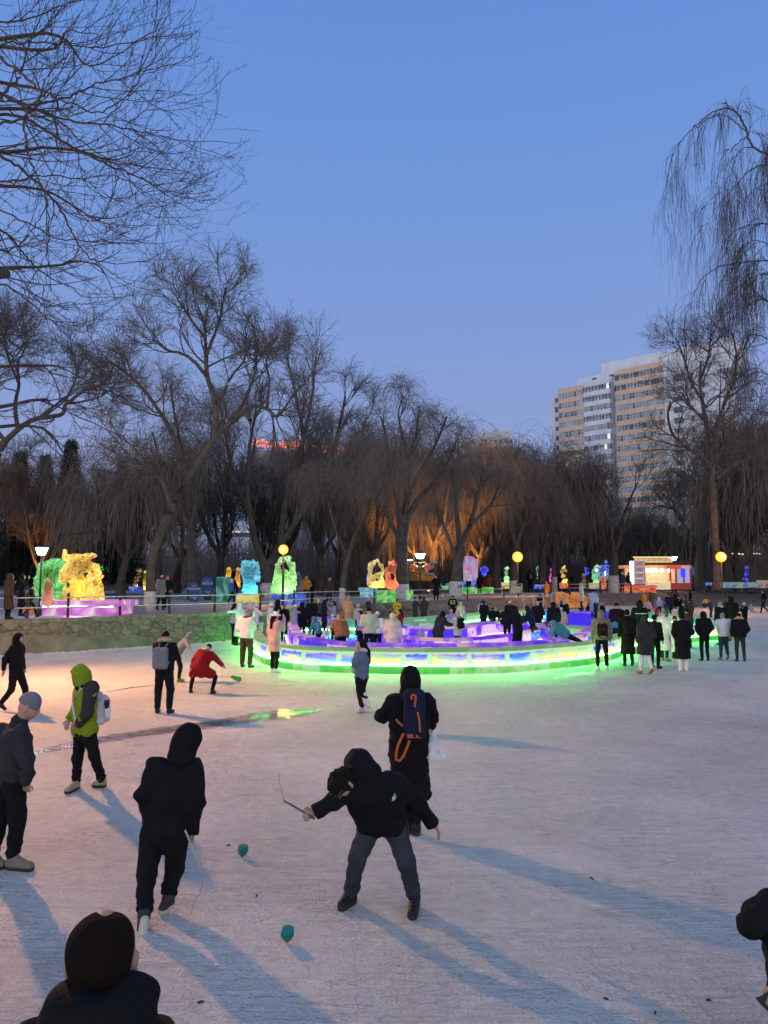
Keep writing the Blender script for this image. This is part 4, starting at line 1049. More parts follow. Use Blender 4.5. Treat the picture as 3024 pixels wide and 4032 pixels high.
pp('B', 850, 785, 1135, -70, 's dO', 'V L D K bW', 'woman in a long lilac coat and white beanie reaching out to the right')
hidden('B', 922, 765, 1.72, 20, 's pd', 'K M K K h puff=1.2', 'broad person in a black parka seen from behind, left of the tallest black coat')
hidden('B', 1010, 726, 1.85, -10, 's pk', 'K L K K sK puff=1.1', 'tallest person in a black coat behind the maze channel')
hidden('B', 1075, 735, 1.68, 10, 's dd', 'D S K K bT', 'person in a beige beanie half hidden behind black coats')
hidden('B', 1128, 745, 1.75, -75, 's dk', 'N L K K h', 'person in a long navy hooded coat in profile facing right')
hidden('B', 1218, 752, 1.66, 100, 's pd', 'V S K K l scarf=K', 'dark haired person with black mask and purple lit jacket')
hidden('B', 1072, 876, 1.45, 140, 's ff lean=30', 'C S K K h', 'child in a teal hooded jacket bending over the inner ice wall')
hidden('B', 1120, 978, 1.05, -110, 's ff lean=30', 'W S K K bW ears=pW', 'small child in a white hat with ears leaning on the inner wall')
hidden('B', 1222, 868, 1.35, 150, 's ff lean=15', 'V S K K bW scarf=W', 'child in a lilac jacket and white hat between teal hood and brown parka')
hidden('B', 1285, 868, 1.62, 25, 's Fd lean=22', 'Z S K K bT puff=1.3', 'person in a brown parka bending over the inner wall beside the lilac child')
pp('B', 1352, 705, 1012, -15, 's dd', 'T L D K h', 'person in a tan hooded coat standing alone behind the maze')
hidden('B', 1446, 782, 1.55, 150, 's pd', 'I S K K bI ears=pI', 'child in a cream plush hat with round ears, left one of the plush hats')
hidden('B', 1538, 722, 1.68, -60, 's pd', 'J M K K bI ears=pI', 'person in grey coat wearing the right one of two cream plush hats')
hidden('C', 58, 702, 1.60, 60, 's kd', 'V S K K s', 'person in a purple patterned jacket beside the striped puffer jacket')
hidden('C', 148, 680, 1.76, 8, 's kk', 'Q S K K bK puff=1.38 q=1.5', 'man in a pale green striped puffer jacket standing in the maze, back to us')
hidden('C', 235, 718, 1.60, -20, 's dd', 'W S K K bW scarf=R', 'person in a white coat and white hat with red stripe beside the puffer jacket')
hidden('C', 405, 738, 1.66, -5, 's dd wide=.09', 'I L K K hI puff=1.15 ears=pD', 'person in a long cream coat with cat ears on the hood, seen from behind')
hidden('C', 488, 690, 1.50, 100, 's dd', 'R S K K l', 'dark haired person in a red jacket behind the cat eared hood')
hidden('C', 452, 580, 1.62, 175, 's pp', 'Y M K K bK', 'person in a black hat and green yellow jacket below the bank')
hidden('C', 650, 560, 1.66, -120, 's pF', 'J L K K bD', 'person in grey beanie and long dark coat looking at a paper')
hidden('C', 745, 556, 1.68, 10, 's dd', 'B L B K h', 'person in a long dark brown coat left of the blue backpack')
hidden('C', 800, 572, 1.40, -60, 's Fd', 'E S K K bP', 'child in olive jacket and pink hat', key='chb')
backpack('chb', 'backpack', cm('U'), .30, .36, .16, 'blue backpack on the child in the olive jacket')
pp('C', 812, 468, 600, 20, 's dF', 'Z S B K bP', 'person with a pink brown hat coming down the bank beside the fence', z=.9)
hidden('C', 948, 508, 1.66, 60, 's Fk', 'Y M C K bC puff=1.15', 'person in a mustard yellow jacket and light blue beanie reaching left')
g = hidden('C', 1058, 540, 1.72, 175, 's kk', 'K M K K bK puff=1.2 ears=mK', 'guard in black coat and fur hat with reflective yellow panels', key='gd')
r_, J_, p_, z_, h_ = PEOPLE['gd']; mb = MB()
for q in (-1, 1):
    for k in (0, 1, 2): mb.box((q * .10, .185, 1.36 - k * .10), (.15, .02, .05))
mb.build('reflective_panels', pm('hi_vis', (.45, .75, .12), .5), parent=r_, bevel=.004)
hidden('C', 1148, 610, 1.5, 160, 's dd', 'P S P K hP puff=1.1', 'child in a pink curly hooded suit beside the guard')
hidden('C', 905, 703, 1.62, -60, 's fF lean=22', 'D M K K hK puff=1.35', 'person in a bulky black coat bending to the right inside the maze')
hidden('C', 710, 884, 1.02, 30, 's dd', 'V S K K bW', 'small child in a white hat between the purple inner walls')
hidden('C', 1048, 690, 1.42, 70, 's Fd', 'V M K W bP', 'child in lilac coat and pink pointed hat facing the black coat')
hidden('C', 1115, 712, 1.50, 35, 's fd', 'I M K W hP', 'child in a cream padded coat with a purple pink hood', key='cbp')
backpack('cbp', 'backpack', cm('K'), .28, .42, .16, 'black backpack worn by the child in the cream coat', side=1)
hidden('C', 1385, 592, 1.60, 20, 's kd', 'V S K K sK puff=1.25', 'person in a mottled purple jacket seen from behind', key='cam')
backpack('cam', 'backpack', cm('K'), .34, .42, .18, 'black backpack on the mottled purple jacket')
hidden('C', 1440, 498, 1.66, 178, 's PP', 'K M K K fK puff=1.1', 'person in a fur trimmed black hood photographing towards the camera')
hidden('C', 1495, 668, 1.35, 10, 's dd', 'K S K K s', 'dark small figure behind the low purple wall')
hidden('C', 1570, 660, 1.42, 60, 's fk lean=22', 'K S K K bT', 'child in black jacket and beige hat leaning left')
# middle right
hidden('D', 340, 497, 1.55, 150, 's pd', 'G S D K bG', 'person in a grey mottled jacket below the railing')
hidden('D', 300, 600, 1.62, -30, 's dd', 'N S K K bW puff=1.15', 'person in a dark purple parka and white beanie')
hidden('D', 385, 655, 1.80, 50, 's Fd lean=10', 'K L K K h', 'tall person in a long black hooded coat leaning on the inner wall')
hidden('D', 540, 648, 1.66, 60, 's ff lean=20', 'N S K K h puff=1.1', 'person in a dark blue parka leaning left over the ice wall')
hidden('D', 605, 606, 1.74, -20, 's dk', 'K S K K bP puff=1.25', 'person in a black jacket with white back print and pink hat')
hidden('D', 628, 526, 1.62, 178, 's pp', 'K S K K h scarf=W', 'person in black hood and white mask under the railing')
hidden('D', 782, 614, 1.78, 0, 's dd', 'K S K K h puff=1.1', 'person in a plain black hoodie between dark parkas')
hidden('D', 880, 524, 1.65, 176, 's pp', 'K S K K h', 'person in black hood facing us in front of the orange ice ramp')
hidden('D', 895, 585, 1.66, -30, 's dd', 'K M K K hV', 'person in a black coat and violet hood in front of the ramp')
hidden('D', 872, 670, 1.50, 15, 's fd lean=8', 'P M K K bW puff=1.2', 'person in a shaggy pink coat and white green beanie')
# person in teal down jacket sprawled over the wall
Yt = 25.6
o = At(*zz('D', 860, 1010), Yt); o[2] = 0
q = lambda x, y, d: At(*zz('D', x, y), Yt + d) - o
J = dict(s=.95, head=q(768, 850, -.1), neck=q(790, 870, -.05), chest=q(830, 895, 0), pel=q(910, 960, 0), sl=q(770, 900, -.2), sr=q(810, 880, .2), el=q(755, 950, -.25), wl=q(765, 985, -.3), hwl=q(768, 995, -.35),
         er=q(770, 940, .2), wr=q(750, 975, .15), hwr=q(745, 985, .1), hl=q(915, 975, -.09), hr=q(925, 965, .09), kl=q(985, 1010, -.1), kr=q(990, 1000, .1), al=q(1050, 1030, -.1), ar=q(1060, 1030, .1), tl=q(1075, 1040, -.1), tr=q(1085, 1040, .1),
         hfwd=np.array([-.9, 0, -.3]), hup=np.array([-.3, .1, .9]))
make_person(J, parse('C S K K h puff=1.35 q=1.0'), 2, tuple(o), 0, 'person in a teal down jacket sprawled over the inner wall')
Yt = 28.0
o = At(*zz('D', 640, 940), Yt); o[2] = 0
q = lambda x, y, d: At(*zz('D', x, y), Yt + d) - o
J = dict(s=.72, head=q(700, 850, .1), neck=q(672, 862, .0), chest=q(650, 868, 0), pel=q(600, 885, 0), sl=q(660, 875, -.15), sr=q(665, 855, .15), el=q(690, 890, -.2), wl=q(700, 915, -.2), hwl=q(705, 925, -.2),
         er=q(690, 870, .2), wr=q(715, 880, .2), hwr=q(725, 885, .2), hl=q(595, 890, -.07), hr=q(595, 885, .07), kl=q(565, 900, -.1), kr=q(568, 895, .1), al=q(540, 925, -.1), ar=q(545, 920, .1), tl=q(528, 905, -.1), tr=q(532, 900, .1),
         hfwd=np.array([.6, -.7, 0]), hup=np.array([.3, .1, .9]))
make_person(J, parse('V S D K hR puff=1.2'), 2, tuple(o), 0, 'child in a lilac snowsuit and red hood lying on the ice slide')
pp('D', 1082, 405, 708, 75, 's dd wide=.06', 'P M N N h puff=1.1', 'person in a pink hooded coat standing up on the purple ice stage', z=.75)
pp('D', 1212, 470, 780, -10, 's pd', 'V L K K sK puff=1.1', 'person in a long lilac grey coat on the ice stage', z=.5)
hidden('D', 1150, 632, 1.2, 30, 's dd', 'K S W K l', 'long haired child in black and white beside the stage')
hidden('D', 1322, 490, 1.62, 60, 's pd', 'O L B K h', 'person in an orange brown long coat at the foot of the bank')
hidden('D', 1240, 576, 1.66, 60, 's dd', 'N M K K hV puff=1.1', 'person in a dark purple hooded coat left of the grey beanie man')
hidden('D', 1312, 598, 1.74, 85, 's dd', 'K S K K bG puff=1.1', 'man in a black jacket and grey beanie in profile')
pp('D', 1305, 710, 1350, -6, 's dd wide=.13', 'E S K W h puff=1.22', 'person in a beige green hooded jacket, black trousers and white shoes', key='fila')
def fila(b, c, M, w, hgt, dep):
    rt, fd, up = M[:, 0], M[:, 1], M[:, 2]
    mb = MB()
    z = c - fd * (dep * .60)
    def rect(x0, x1, y0, y1, dd):
        P = [z - fd * dd + rt * x + up * y for x, y in ((x0, y0), (x1, y0), (x1, y1), (x0, y1))]; P2 = [p + fd * .02 for p in P]
        return P + P2, [(0, 1, 2, 3), (7, 6, 5, 4), (0, 4, 5, 1), (1, 5, 6, 2), (2, 6, 7, 3), (3, 7, 4, 0)]
    for nm, y0, y1, k in (('red_panel', -.05, .06, 'R'), ('white_panel', -.10, -.052, 'W')):
        m2 = MB(); m2.add(*rect(-.105, .105, y0, y1, .006)); m2.build(nm, cm(k), parent=b, bevel=.004)
    t = bpy.data.curves.new('lettering', 'FONT'); t.body = 'FILA'; t.size = .085; t.extrude = .003; t.align_x = 'CENTER'
    o = bpy.data.objects.new('lettering', t); C.objects.link(o); o.parent = b
    o.location = tuple(z - fd * .014 - up * .185); o.rotation_euler = (math.pi / 2, 0, 0); t.materials.append(pm('white_print', (.75, .75, .75), .6))
backpack('fila', 'backpack', cm('K'), .31, .40, .15, 'small black backpack with red and white panels and white lettering', extra=fila, zoff=-.02)
pp('D', 1472, 625, 1130, -20, 's dd', 'K M K K cK puff=1.15', 'person in a black parka with a tan fur collar, holding a blue sheet')
p_ = At(*zz('D', 1455, 858), 28.5); mb = MB(); mb.prism([(-.17, .08), (-.02, .13), (.16, -.02), (.03, -.12), (-.16, -.10)], -.02, .02)
mb.build('blue_sled', pm('blue_plastic', (.02, .20, .42), .4), loc=tuple(p_), bevel=.006, label='small blue plastic sled held beside the fur collar parka', cat='sled')
pp('E', 200, 800, 1395, -5, 'w dd step=.10', 'K L K K s', 'person in a long black coat with a black backpack, walking away from us', key='bb')
backpack('bb', 'backpack', cm('K'), .32, .42, .17, 'plain black backpack on the long black coat')
pp('E', 330, 710, 1230, -5, 's pp', 'K M K K h puff=1.15', 'person in a black coat with a pale reflective stripe across the shoulders', key='st')
r_, J_, p_, z_, h_ = PEOPLE['st']; mb = MB(); sS = J_['s']
mb.tube([(x, -.205 * sS - .02 + abs(x) * .25, 1.31 * sS) for x in np.linspace(-.24, .24, 9)], .014, 6); mb.build('reflective_stripe', pm('reflex', (.5, .52, .5), .5), parent=r_)
pp('E', 385, 892, 1480, 20, 'w kk step=.13', 'D M W Z h puff=1.4 q=.8', 'person in a bulky dark grey down coat, white trousers and brown boots', h=1.66)
pp('E', 480, 855, 1415, -50, 's pd wide=.12', 'K S K K s puff=1.1', 'person in black jacket and trousers right of the white trousers')
pp('E', 578, 812, 1338, -55, 's pd', 'W L D T bG puff=1.25 pom=T', 'person in a long white down coat, grey pompom hat and tan boots')
pp('E', 692, 870, 1345, -70, 's pd', 'W L K W bR', 'person in a long pale coat almost hidden by the longest black coat')
pp('E', 775, 840, 1445, -4, 's kk wide=.08', 'K L W W s boot puff=1.2', 'person in a long black hooded coat and white furry boots')
pp('E', 828, 790, 1200, 20, 's dd', 'B M K K s', 'person in dark brown behind the white furry boots')
pp('E', 1000, 825, 1335, -3, 's kk wide=.10', 'K S K K h puff=1.15', 'person in black hoodie and trousers, left of the white puffer jacket')
pp('E', 1205, 838, 1330, 10, 'w oo step=.08', 'W S X G bG puff=1.3 q=.4', 'person in a short white puffer jacket, grey beanie and jeans')
pp('E', 1375, 840, 1342, -12, 's dk wide=.12', 'K S D D c puff=1.3', 'person in a black jacket with brown fur collar, rightmost of the near trio')
pp('E', 1182, 712, 1170, 15, 's dd', 'K S K K bG puff=1.25 scarf=I', 'person in a black jacket with thick cream scarf and grey cap')
pp('E', 1288, 668, 1130, -10, 's dp', 'K S E K h puff=1.2', 'man in a black hooded jacket behind the white puffer jacket')
pp('E', 1422, 725, 1010, 120, 's pp', 'K S K K bW', 'person in black and a striped white beanie looking at a phone')
pp('E', 1065, 690, 908, 40, 's dF lean=15', 'J S J K bG', 'child in a grey green jacket bending at the bright ice edge')
pp('E', 1002, 686, 782, 130, 's ff crouch=.8 lean=20', 'Y S K K s', 'person crouching on the snow in black and yellow', h=1.5)
pp('E', 1045, 545, 708, 5, 's dd', 'B M B K s', 'person in a dark coat standing alone at the foot of the bank')
pp('E', 1618, 596, 832, 100, 'w kb step=.3', 'K S K K s', 'person in black striding left at the far right edge')
pp('E', 1485, 735, 832, -60, 'x kk', 'V S V K hV puff=1.2', 'child in a pale lilac snowsuit sitting on the snow', h=1.3)
hidden('E', 362, 618, 1.62, 150, 's dd', 'O L K K l', 'long haired person in a pale orange coat in front of the bank')
hidden('E', 440, 622, 1.64, 20, 's dd', 'B M K K s', 'person in dark brown coat right of the pale orange coat')
hidden('E', 410, 690, 1.45, 170, 's dd', 'P S K K l', 'dark haired child in a pink jacket facing us')
hidden('E', 525, 670, 1.50, -20, 's dd', 'V S K K hW', 'child in a white and lilac hooded jacket')
hidden('E', 500, 758, 1.2, 40, 's dF', 'R S K K bU', 'small child in a red jacket and bright blue hat')
hidden('E', 628, 638, 1.78, 10, 's dd', 'N M K K bK puff=1.5', 'broad person in a dark navy coat and large black hat')
hidden('E', 668, 608, 1.72, 10, 's dd', 'B S K K s', 'dark figure standing behind the large black hat')
hidden('E', 732, 656, 1.64, 150, 's pd', 'K S K K l', 'dark haired person facing us right of the broad navy coat')
hidden('E', 808, 662, 1.66, 60, 's dd', 'B M K K s', 'person in a brown grey patterned coat left of the hooded tall one')
hidden('E', 850, 598, 1.80, 90, 's dd', 'K M K K h', 'tall hooded person in profile facing left before the bank')
hidden('E', 750, 740, 1.30, -40, 's dd', 'W S K K s', 'child in a white jacket with dark hair in the crowd')
hidden('B', 436, 762, 1.66, -30, 's dd', 'W S K K hW', 'person in a pale hood between the grey scarfed hood and the beige hat')
hidden('C', 1652, 652, 1.66, -20, 's dd', 'K S K K h', 'dark hooded person right of the child in black and beige hat')
hidden('D', 452, 722, 1.20, 30, 's fd', 'D S K K bT', 'small child in a beige cap in front of the dark blue parka')
hidden('D', 18, 596, 1.64, 10, 's kd', 'K S K K s', 'dark person at the inner purple wall left of the purple parka')
hidden('E', 700, 612, 1.70, -20, 's dd', 'K S K K s', 'dark headed person in the back row beside the large black hat')
hidden('E', 850, 690, 1.62, 15, 's dd', 'B M K K s', 'dark brown coated person in the back row before the orange lit ice')
hidden('E', 780, 720, 1.55, 160, 's pd', 'K S K K bD', 'person in a dark cap half hidden in the middle of the right hand crowd')
hidden('E', 600, 700, 1.60, 60, 's dd', 'D S K K l', 'dark haired person left of the broad navy coat')
# people up on the bank
pp('A', 55, 388, 716, -30, 's pd', 'B L K K f', 'person in a long dark coat and fur edged hood, leftmost on the bank', z='P')
pp('A', 148, 392, 692, -70, 's dP', 'K L K K h', 'person in a dark coat raising a hand behind the fence at the left', z='P')
pp('A', 218, 470, 700, -60, 'w dd', 'K S K K s', 'person in black striding beside the white street lamp', z='P')
pp('A', 1162, 386, 656, -120, 'w kd step=.1', 'G M K K s scarf=K', 'person in a long grey coat by the big tree on the bank', z='P')
pp('A', 1212, 400, 642, 175, 's kk', 'K S K K bZ', 'person in black with a rust red hat by the big tree', z='P')
for x, y0, y1 in ((855, 432, 512), (925, 425, 512), (1018, 432, 514)):
    pp('A', x, y0, y1, 20, 's dd', 'K S K K s', 'distant dark figure standing by the small yellow ice figure', z='P', group='distant dark figures by the small ice figure')
pp('B', 262, 545, 786, -100, 'w dd step=.15', 'U S K K hI puff=1.1', 'person in a bright blue jacket with pale fur hood walking on the bank', z='P')
pp('B', 300, 440, 700, 10, 's dd', 'K M K K s ears=mW', 'tall person in black with white ear muffs behind the blue jacket', z='P')
pp('B', 962, 520, 775, 170, 's kd', 'O S B K h puff=1.1', 'person in an orange brown hooded jacket on the bank below the orange lamp', z='P')
pp('B', 1020, 562, 770, 60, 's dd', 'K S K K h', 'person in black right behind the orange brown jacket', z='P')
pp('B', 1178, 530, 762, 178, 's dd', 'B M K K s ears=mI scarf=L', 'person in dark coat, green scarf and pale ear muffs on the bank', z='P')
pp('B', 1385, 520, 606, 10, 's dd', 'P S K K s', 'distant person in pink on the snow behind the trees', z='P')
pp('C', 878, 318, 590, 176, 's dP', 'K L K K s', 'person in a long black coat with a phone to the ear on the bank', z='P')
pp('C', 1228, 320, 524, 10, 's dd', 'N M K K h', 'child in dark blue before the pink ice block', z='P')
pp('C', 1352, 318, 528, -10, 's dd', 'K L K K h', 'person in a long black coat right of the pink ice block', z='P')
pp('C', 1405, 335, 520, 20, 's dd', 'R M K K s', 'person in dark red half behind the long black coat', z='P')
pp('C', 1462, 318, 500, 170, 's pd', 'O M K K bI', 'child in an orange coat and white cap on the bank', z='P')
pp('C', 1548, 296, 518, 5, 's dd wide=.07', 'G L D K h', 'person in a long pale grey coat seen from behind on the bank', z='P')
pp('D', 520, 258, 508, 10, 's dd', 'K S K K h', 'person in black with a tan bag under the orange lamp', z='P', key='tb')
backpack('tb', 'backpack', cm('T'), .34, .4, .2, 'tan backpack on the person under the orange lamp')
pp('D', 648, 310, 505, 20, 's dd', 'K M K K h', 'person in dark coat right of the green ice flame', z='P')
pp('D', 702, 390, 592, 150, 'w dF', 'O M I K bT', 'person in an orange coat coming down the steps beside the railing', z=.9)
pp('D', 832, 315, 505, -20, 's dd', 'K L K K s', 'person in long black coat left of the yellow and red ice figure', z='P')
pp('D', 975, 300, 500, 60, 's pd', 'K M K K s', 'dark figure beneath the trees behind the pink coat', z='P')
pp('E', 138, 410, 622, -30, 's dd', 'J M K K bW', 'person in dark coat and white cap at the red ice block', z='P')
pp('E', 205, 408, 618, 20, 's dd', 'K M K K s', 'person in black beside the bright tube of the price board', z='P')
pp('E', 402, 418, 590, -20, 's dd', 'K M K K h', 'leftmost customer in black at the kiosk counter', z='P')
pp('E', 458, 400, 590, 10, 's dd', 'K M K K s', 'customer in a black coat, second from the left at the kiosk', z='P')
pp('E', 535, 420, 586, 0, 's kk', 'G L K K s', 'customer in a grey green coat in the middle of the kiosk queue', z='P')
pp('E', 598, 405, 586, -10, 's kk', 'G L K K h', 'customer in a light grey coat at the kiosk', z='P')
pp('E', 715, 390, 574, 15, 's dd', 'K M K K s puff=1.3', 'big person in black just right of the kiosk lamp post', z='P')
pp('E', 765, 455, 574, 0, 's dd', 'R M K K s', 'child in dark red between two black coats at the kiosk', z='P')
pp('E', 822, 405, 578, -40, 's pF', 'K M K K s', 'person in black holding a lit phone by the kiosk', z='P')
pp('E', 900, 420, 602, 80, 'w dd', 'K M K K s', 'person in black walking left beside the white jacket', z='P')
pp('E', 942, 438, 602, 70, 'w pd', 'W M K K h', 'person in a white hooded jacket walking left on the bank', z='P')
pp('E', 1085, 455, 588, 50, 'w dd', 'N S K K h', 'person in dark blue by the fence post at the right', z='P')
pp('E', 1530, 408, 592, -80, 'w dd step=.35', 'K S K K s', 'person in black striding right by the blue ice arch', z='P')
# phones that are lit
for z, x, y, Y in (('E', 850, 460, 98.0), ('E', 268, 985, 24.3)):
    pass
# ------------------------------------------------------------ the ice maze
def catmull(P, n):
    P = np.array(P, float); out = []
    for i in range(len(P) - 1):
        p0 = P[max(i - 1, 0)]; p1 = P[i]; p2 = P[i + 1]; p3 = P[min(i + 2, len(P) - 1)]
        for t in np.linspace(0, 1, n, endpoint=False):
            out.append(.5 * ((2 * p1) + (-p0 + p2) * t + (2 * p0 - 5 * p1 + 4 * p2 - p3) * t * t + (-p0 + 3 * p1 - 3 * p2 + p3) * t ** 3))
    out.append(P[-1]); return np.array(out)
def resample(P, step):
    d = np.r_[0, np.cumsum(np.linalg.norm(np.diff(P, axis=0), axis=1))]; n = max(2, int(d[-1] / step) + 1)
    t = np.linspace(0, d[-1], n); return np.stack([np.interp(t, d, P[:, i]) for i in range(P.shape[1])], 1)
def wallcol(path, z0, z1, th, blk, name, mat, parent, gap=.012, jit=.006, off=0.0, drag=None):
    """a course of ice blocks following a curve; one mesh, every block gets a tone of its own"""
    P = resample(np.array(path)[:, :2], blk / 5); V = []; F = []; T = []; BU = []; bev = .02
    k = 0; nb = 0; L = len(P)
    rr = np.random.default_rng(int(abs(P[0, 0]) * 100) + int(z0 * 100))
    while k < L - 1:
        m = int(rr.integers(4, 7)); e = min(k + m, L - 1)
        if L - 1 - e < 3: e = L - 1
        seg = P[k:e + 1].copy(); tg = np.gradient(seg, axis=0); tg /= np.linalg.norm(tg, axis=1)[:, None]
        nn = np.stack([-tg[:, 1], tg[:, 0]], 1); o = rr.normal(0, jit) + off; tone = rr.random()
        seg[0] += tg[0] * gap / 2; seg[-1] -= tg[-1] * gap / 2
        z1_ = z1 + rr.normal(0, jit * .6); base = len(V)
        prof = [(-th / 2, z0), (-th / 2, z1_ - bev), (-th / 2 + bev, z1_), (th / 2 - bev, z1_), (th / 2, z1_ - bev), (th / 2, z0)]
        for p, n in zip(seg, nn):
            for a, z in prof: V.append((p[0] + n[0] * (a + o), p[1] + n[1] * (a + o), z)); T.append(tone)
        Ls = np.linalg.norm(seg[-1] - seg[0]); 
        for ii in range(len(seg)): BU.extend([min(ii, len(seg) - 1 - ii) * Ls / (len(seg) - 1)] * len(prof))
        K = len(prof)
        for i in range(len(seg) - 1):
            for j in range(K):
                a = base + i * K + j; b = base + i * K + (j + 1) % K; F.append((a, b, b + K, a + K))
        for b0, rev in ((base, False), (base + (len(seg) - 1) * K, True)):
            q1 = (b0, b0 + 5, b0 + 4, b0 + 1); q2 = (b0 + 1, b0 + 4, b0 + 3, b0 + 2)
            for q in (q1, q2): F.append(q[::-1] if rev else q)
        k = e
    ob = mesh_np(name, V, F, mat, parent, smooth=False)
    a = ob.data.attributes.new('tone', 'FLOAT', 'POINT'); a.data.foreach_set('value', np.array(T, np.float32))
    a = ob.data.attributes.new('joint', 'FLOAT', 'POINT'); a.data.foreach_set('value', np.array(BU, np.float32))
    return ob
def wallice(name, ramp, glow, scale=2.2, stretch=(1, 1, 2), tone=.35, trans=.35, floorglow=None, frame=None):
    """glowing block ice: cloudy diode light painted in as surface emission, tone differs per block"""
    m = bpy.data.materials.new(name); m.use_nodes = True; n = m.node_tree; n.nodes.clear()
    o = n.nodes.new('ShaderNodeOutputMaterial'); t = n.nodes.new('ShaderNodeTexCoord')
    mp = n.nodes.new('ShaderNodeMapping'); mp.inputs['Scale'].default_value = stretch; n.links.new(t.outputs['Object'], mp.inputs[0])
    at = n.nodes.new('ShaderNodeAttribute'); at.attribute_name = 'tone'
    z = n.nodes.new('ShaderNodeTexNoise'); z.noise_dimensions = '4D'; z.inputs['Scale'].default_value = scale; z.inputs['Detail'].default_value = 7; z.inputs['Distortion'].default_value = 1.2
    n.links.new(mp.outputs[0], z.inputs['Vector'])
    wv = n.nodes.new('ShaderNodeMath'); wv.operation = 'MULTIPLY'; wv.inputs[1].default_value = 9; n.links.new(at.outputs['Fac'], wv.inputs[0]); n.links.new(wv.outputs[0], z.inputs['W'])
    ad = n.nodes.new('ShaderNodeMath'); ad.operation = 'MULTIPLY_ADD'; ad.inputs[1].default_value = tone; n.links.new(at.outputs['Fac'], ad.inputs[0])
    sb = n.nodes.new('ShaderNodeMath'); sb.operation = 'SUBTRACT'; sb.inputs[1].default_value = tone / 2; n.links.new(z.outputs[0], sb.inputs[0]); n.links.new(sb.outputs[0], ad.inputs[2])
    r = n.nodes.new('ShaderNodeValToRGB'); e = r.color_ramp.elements
    e[0].position, e[0].color = ramp[0][0], tuple(ramp[0][1]) + (1,); e[1].position, e[1].color = ramp[-1][0], tuple(ramp[-1][1]) + (1,)
    for p, c in ramp[1:-1]: k = e.new(p); k.color = tuple(c) + (1,)
    ct = n.nodes.new('ShaderNodeMapRange'); ct.inputs[1].default_value = .33; ct.inputs[2].default_value = .67; ct.inputs[3].default_value = .12; ct.inputs[4].default_value = .88
    n.links.new(ad.outputs[0], ct.inputs[0]); n.links.new(ct.outputs[0], r.inputs[0])
    col = r.outputs[0]
    if floorglow:            # yellow light painted into the emission near the bottom of the course
        sp = n.nodes.new('ShaderNodeSeparateXYZ'); n.links.new(t.outputs['Object'], sp.inputs[0])
        mr = n.nodes.new('ShaderNodeMapRange'); mr.inputs[1].default_value = floorglow[0]; mr.inputs[2].default_value = floorglow[1]; mr.inputs[3].default_value = 1; mr.inputs[4].default_value = 0
        zz2 = n.nodes.new('ShaderNodeTexNoise'); zz2.inputs['Scale'].default_value = 3.0; zz2.inputs['Detail'].default_value = 6; n.links.new(mp.outputs[0], zz2.inputs['Vector'])
        a2 = n.nodes.new('ShaderNodeMath'); a2.operation = 'MULTIPLY_ADD'; a2.inputs[1].default_value = .5; n.links.new(zz2.outputs[0], a2.inputs[0])
        s2 = n.nodes.new('ShaderNodeMath'); s2.operation = 'SUBTRACT'; s2.inputs[1].default_value = .25; n.links.new(sp.outputs['Z'], s2.inputs[0]); n.links.new(s2.outputs[0], a2.inputs[2])
        n.links.new(a2.outputs[0], mr.inputs[0])
        sx_ = n.nodes.new('ShaderNodeTexNoise'); sx_.inputs['Scale'].default_value = .35; n.links.new(t.outputs['Object'], sx_.inputs['Vector'])
        mk = n.nodes.new('ShaderNodeMapRange'); mk.inputs[1].default_value = .38; mk.inputs[2].default_value = .5; n.links.new(sx_.outputs[0], mk.inputs[0])
        mu = n.nodes.new('ShaderNodeMath'); mu.operation = 'MULTIPLY'; n.links.new(mr.outputs[0], mu.inputs[0]); n.links.new(mk.outputs[0], mu.inputs[1])
        mx = n.nodes.new('ShaderNodeMix'); mx.data_type = 'RGBA'; n.links.new(mu.outputs[0], mx.inputs[0]); n.links.new(col, mx.inputs[6]); mx.inputs[7].default_value = tuple(floorglow[2]) + (1,)
        col = mx.outputs[2]
    if frame:                # frosted joints between the blocks, clear ice in their middles
        fa = n.nodes.new('ShaderNodeAttribute'); fa.attribute_name = 'joint'
        sp2 = n.nodes.new('ShaderNodeSeparateXYZ'); n.links.new(t.outputs['Object'], sp2.inputs[0])
        def mth(op, a_, b_):
            k_ = n.nodes.new('ShaderNodeMath'); k_.operation = op
            for i_, x_ in enumerate((a_, b_)):
                if isinstance(x_, (int, float)): k_.inputs[i_].default_value = x_
                else: n.links.new(x_, k_.inputs[i_])
            return k_.outputs[0]
        dz_ = mth('MINIMUM', mth('SUBTRACT', sp2.outputs['Z'], frame[0] - .03), mth('SUBTRACT', frame[1], sp2.outputs['Z']))
        dd_ = mth('MINIMUM', fa.outputs['Fac'], dz_); nz_ = n.nodes.new('ShaderNodeTexNoise'); nz_.inputs['Scale'].default_value = 6; n.links.new(t.outputs['Object'], nz_.inputs['Vector'])
        dn_ = mth('ADD', dd_, mth('MULTIPLY', mth('SUBTRACT', nz_.outputs[0], .5), .12))
        fr_ = n.nodes.new('ShaderNodeMapRange'); fr_.inputs[1].default_value = .045; fr_.inputs[2].default_value = .085; fr_.inputs[3].default_value = 1; fr_.inputs[4].default_value = 0; n.links.new(dn_, fr_.inputs[0])
        fm_ = n.nodes.new('ShaderNodeMix'); fm_.data_type = 'RGBA'; n.links.new(fr_.outputs[0], fm_.inputs[0]); n.links.new(col, fm_.inputs[6]); fm_.inputs[7].default_value = tuple(frame[2]) + (1,)
        col = fm_.outputs[2]
    p = n.nodes.new('ShaderNodeBsdfPrincipled'); p.inputs['Base Color'].default_value = (.04, .05, .05, 1); p.inputs['Roughness'].default_value = .4; p.inputs['IOR'].default_value = 1.31; p.inputs['Specular IOR Level'].default_value = .15
    n.links.new(col, p.inputs['Emission Color']); p.inputs['Emission Strength'].default_value = glow  # emission stands in for light scattered inside the ice
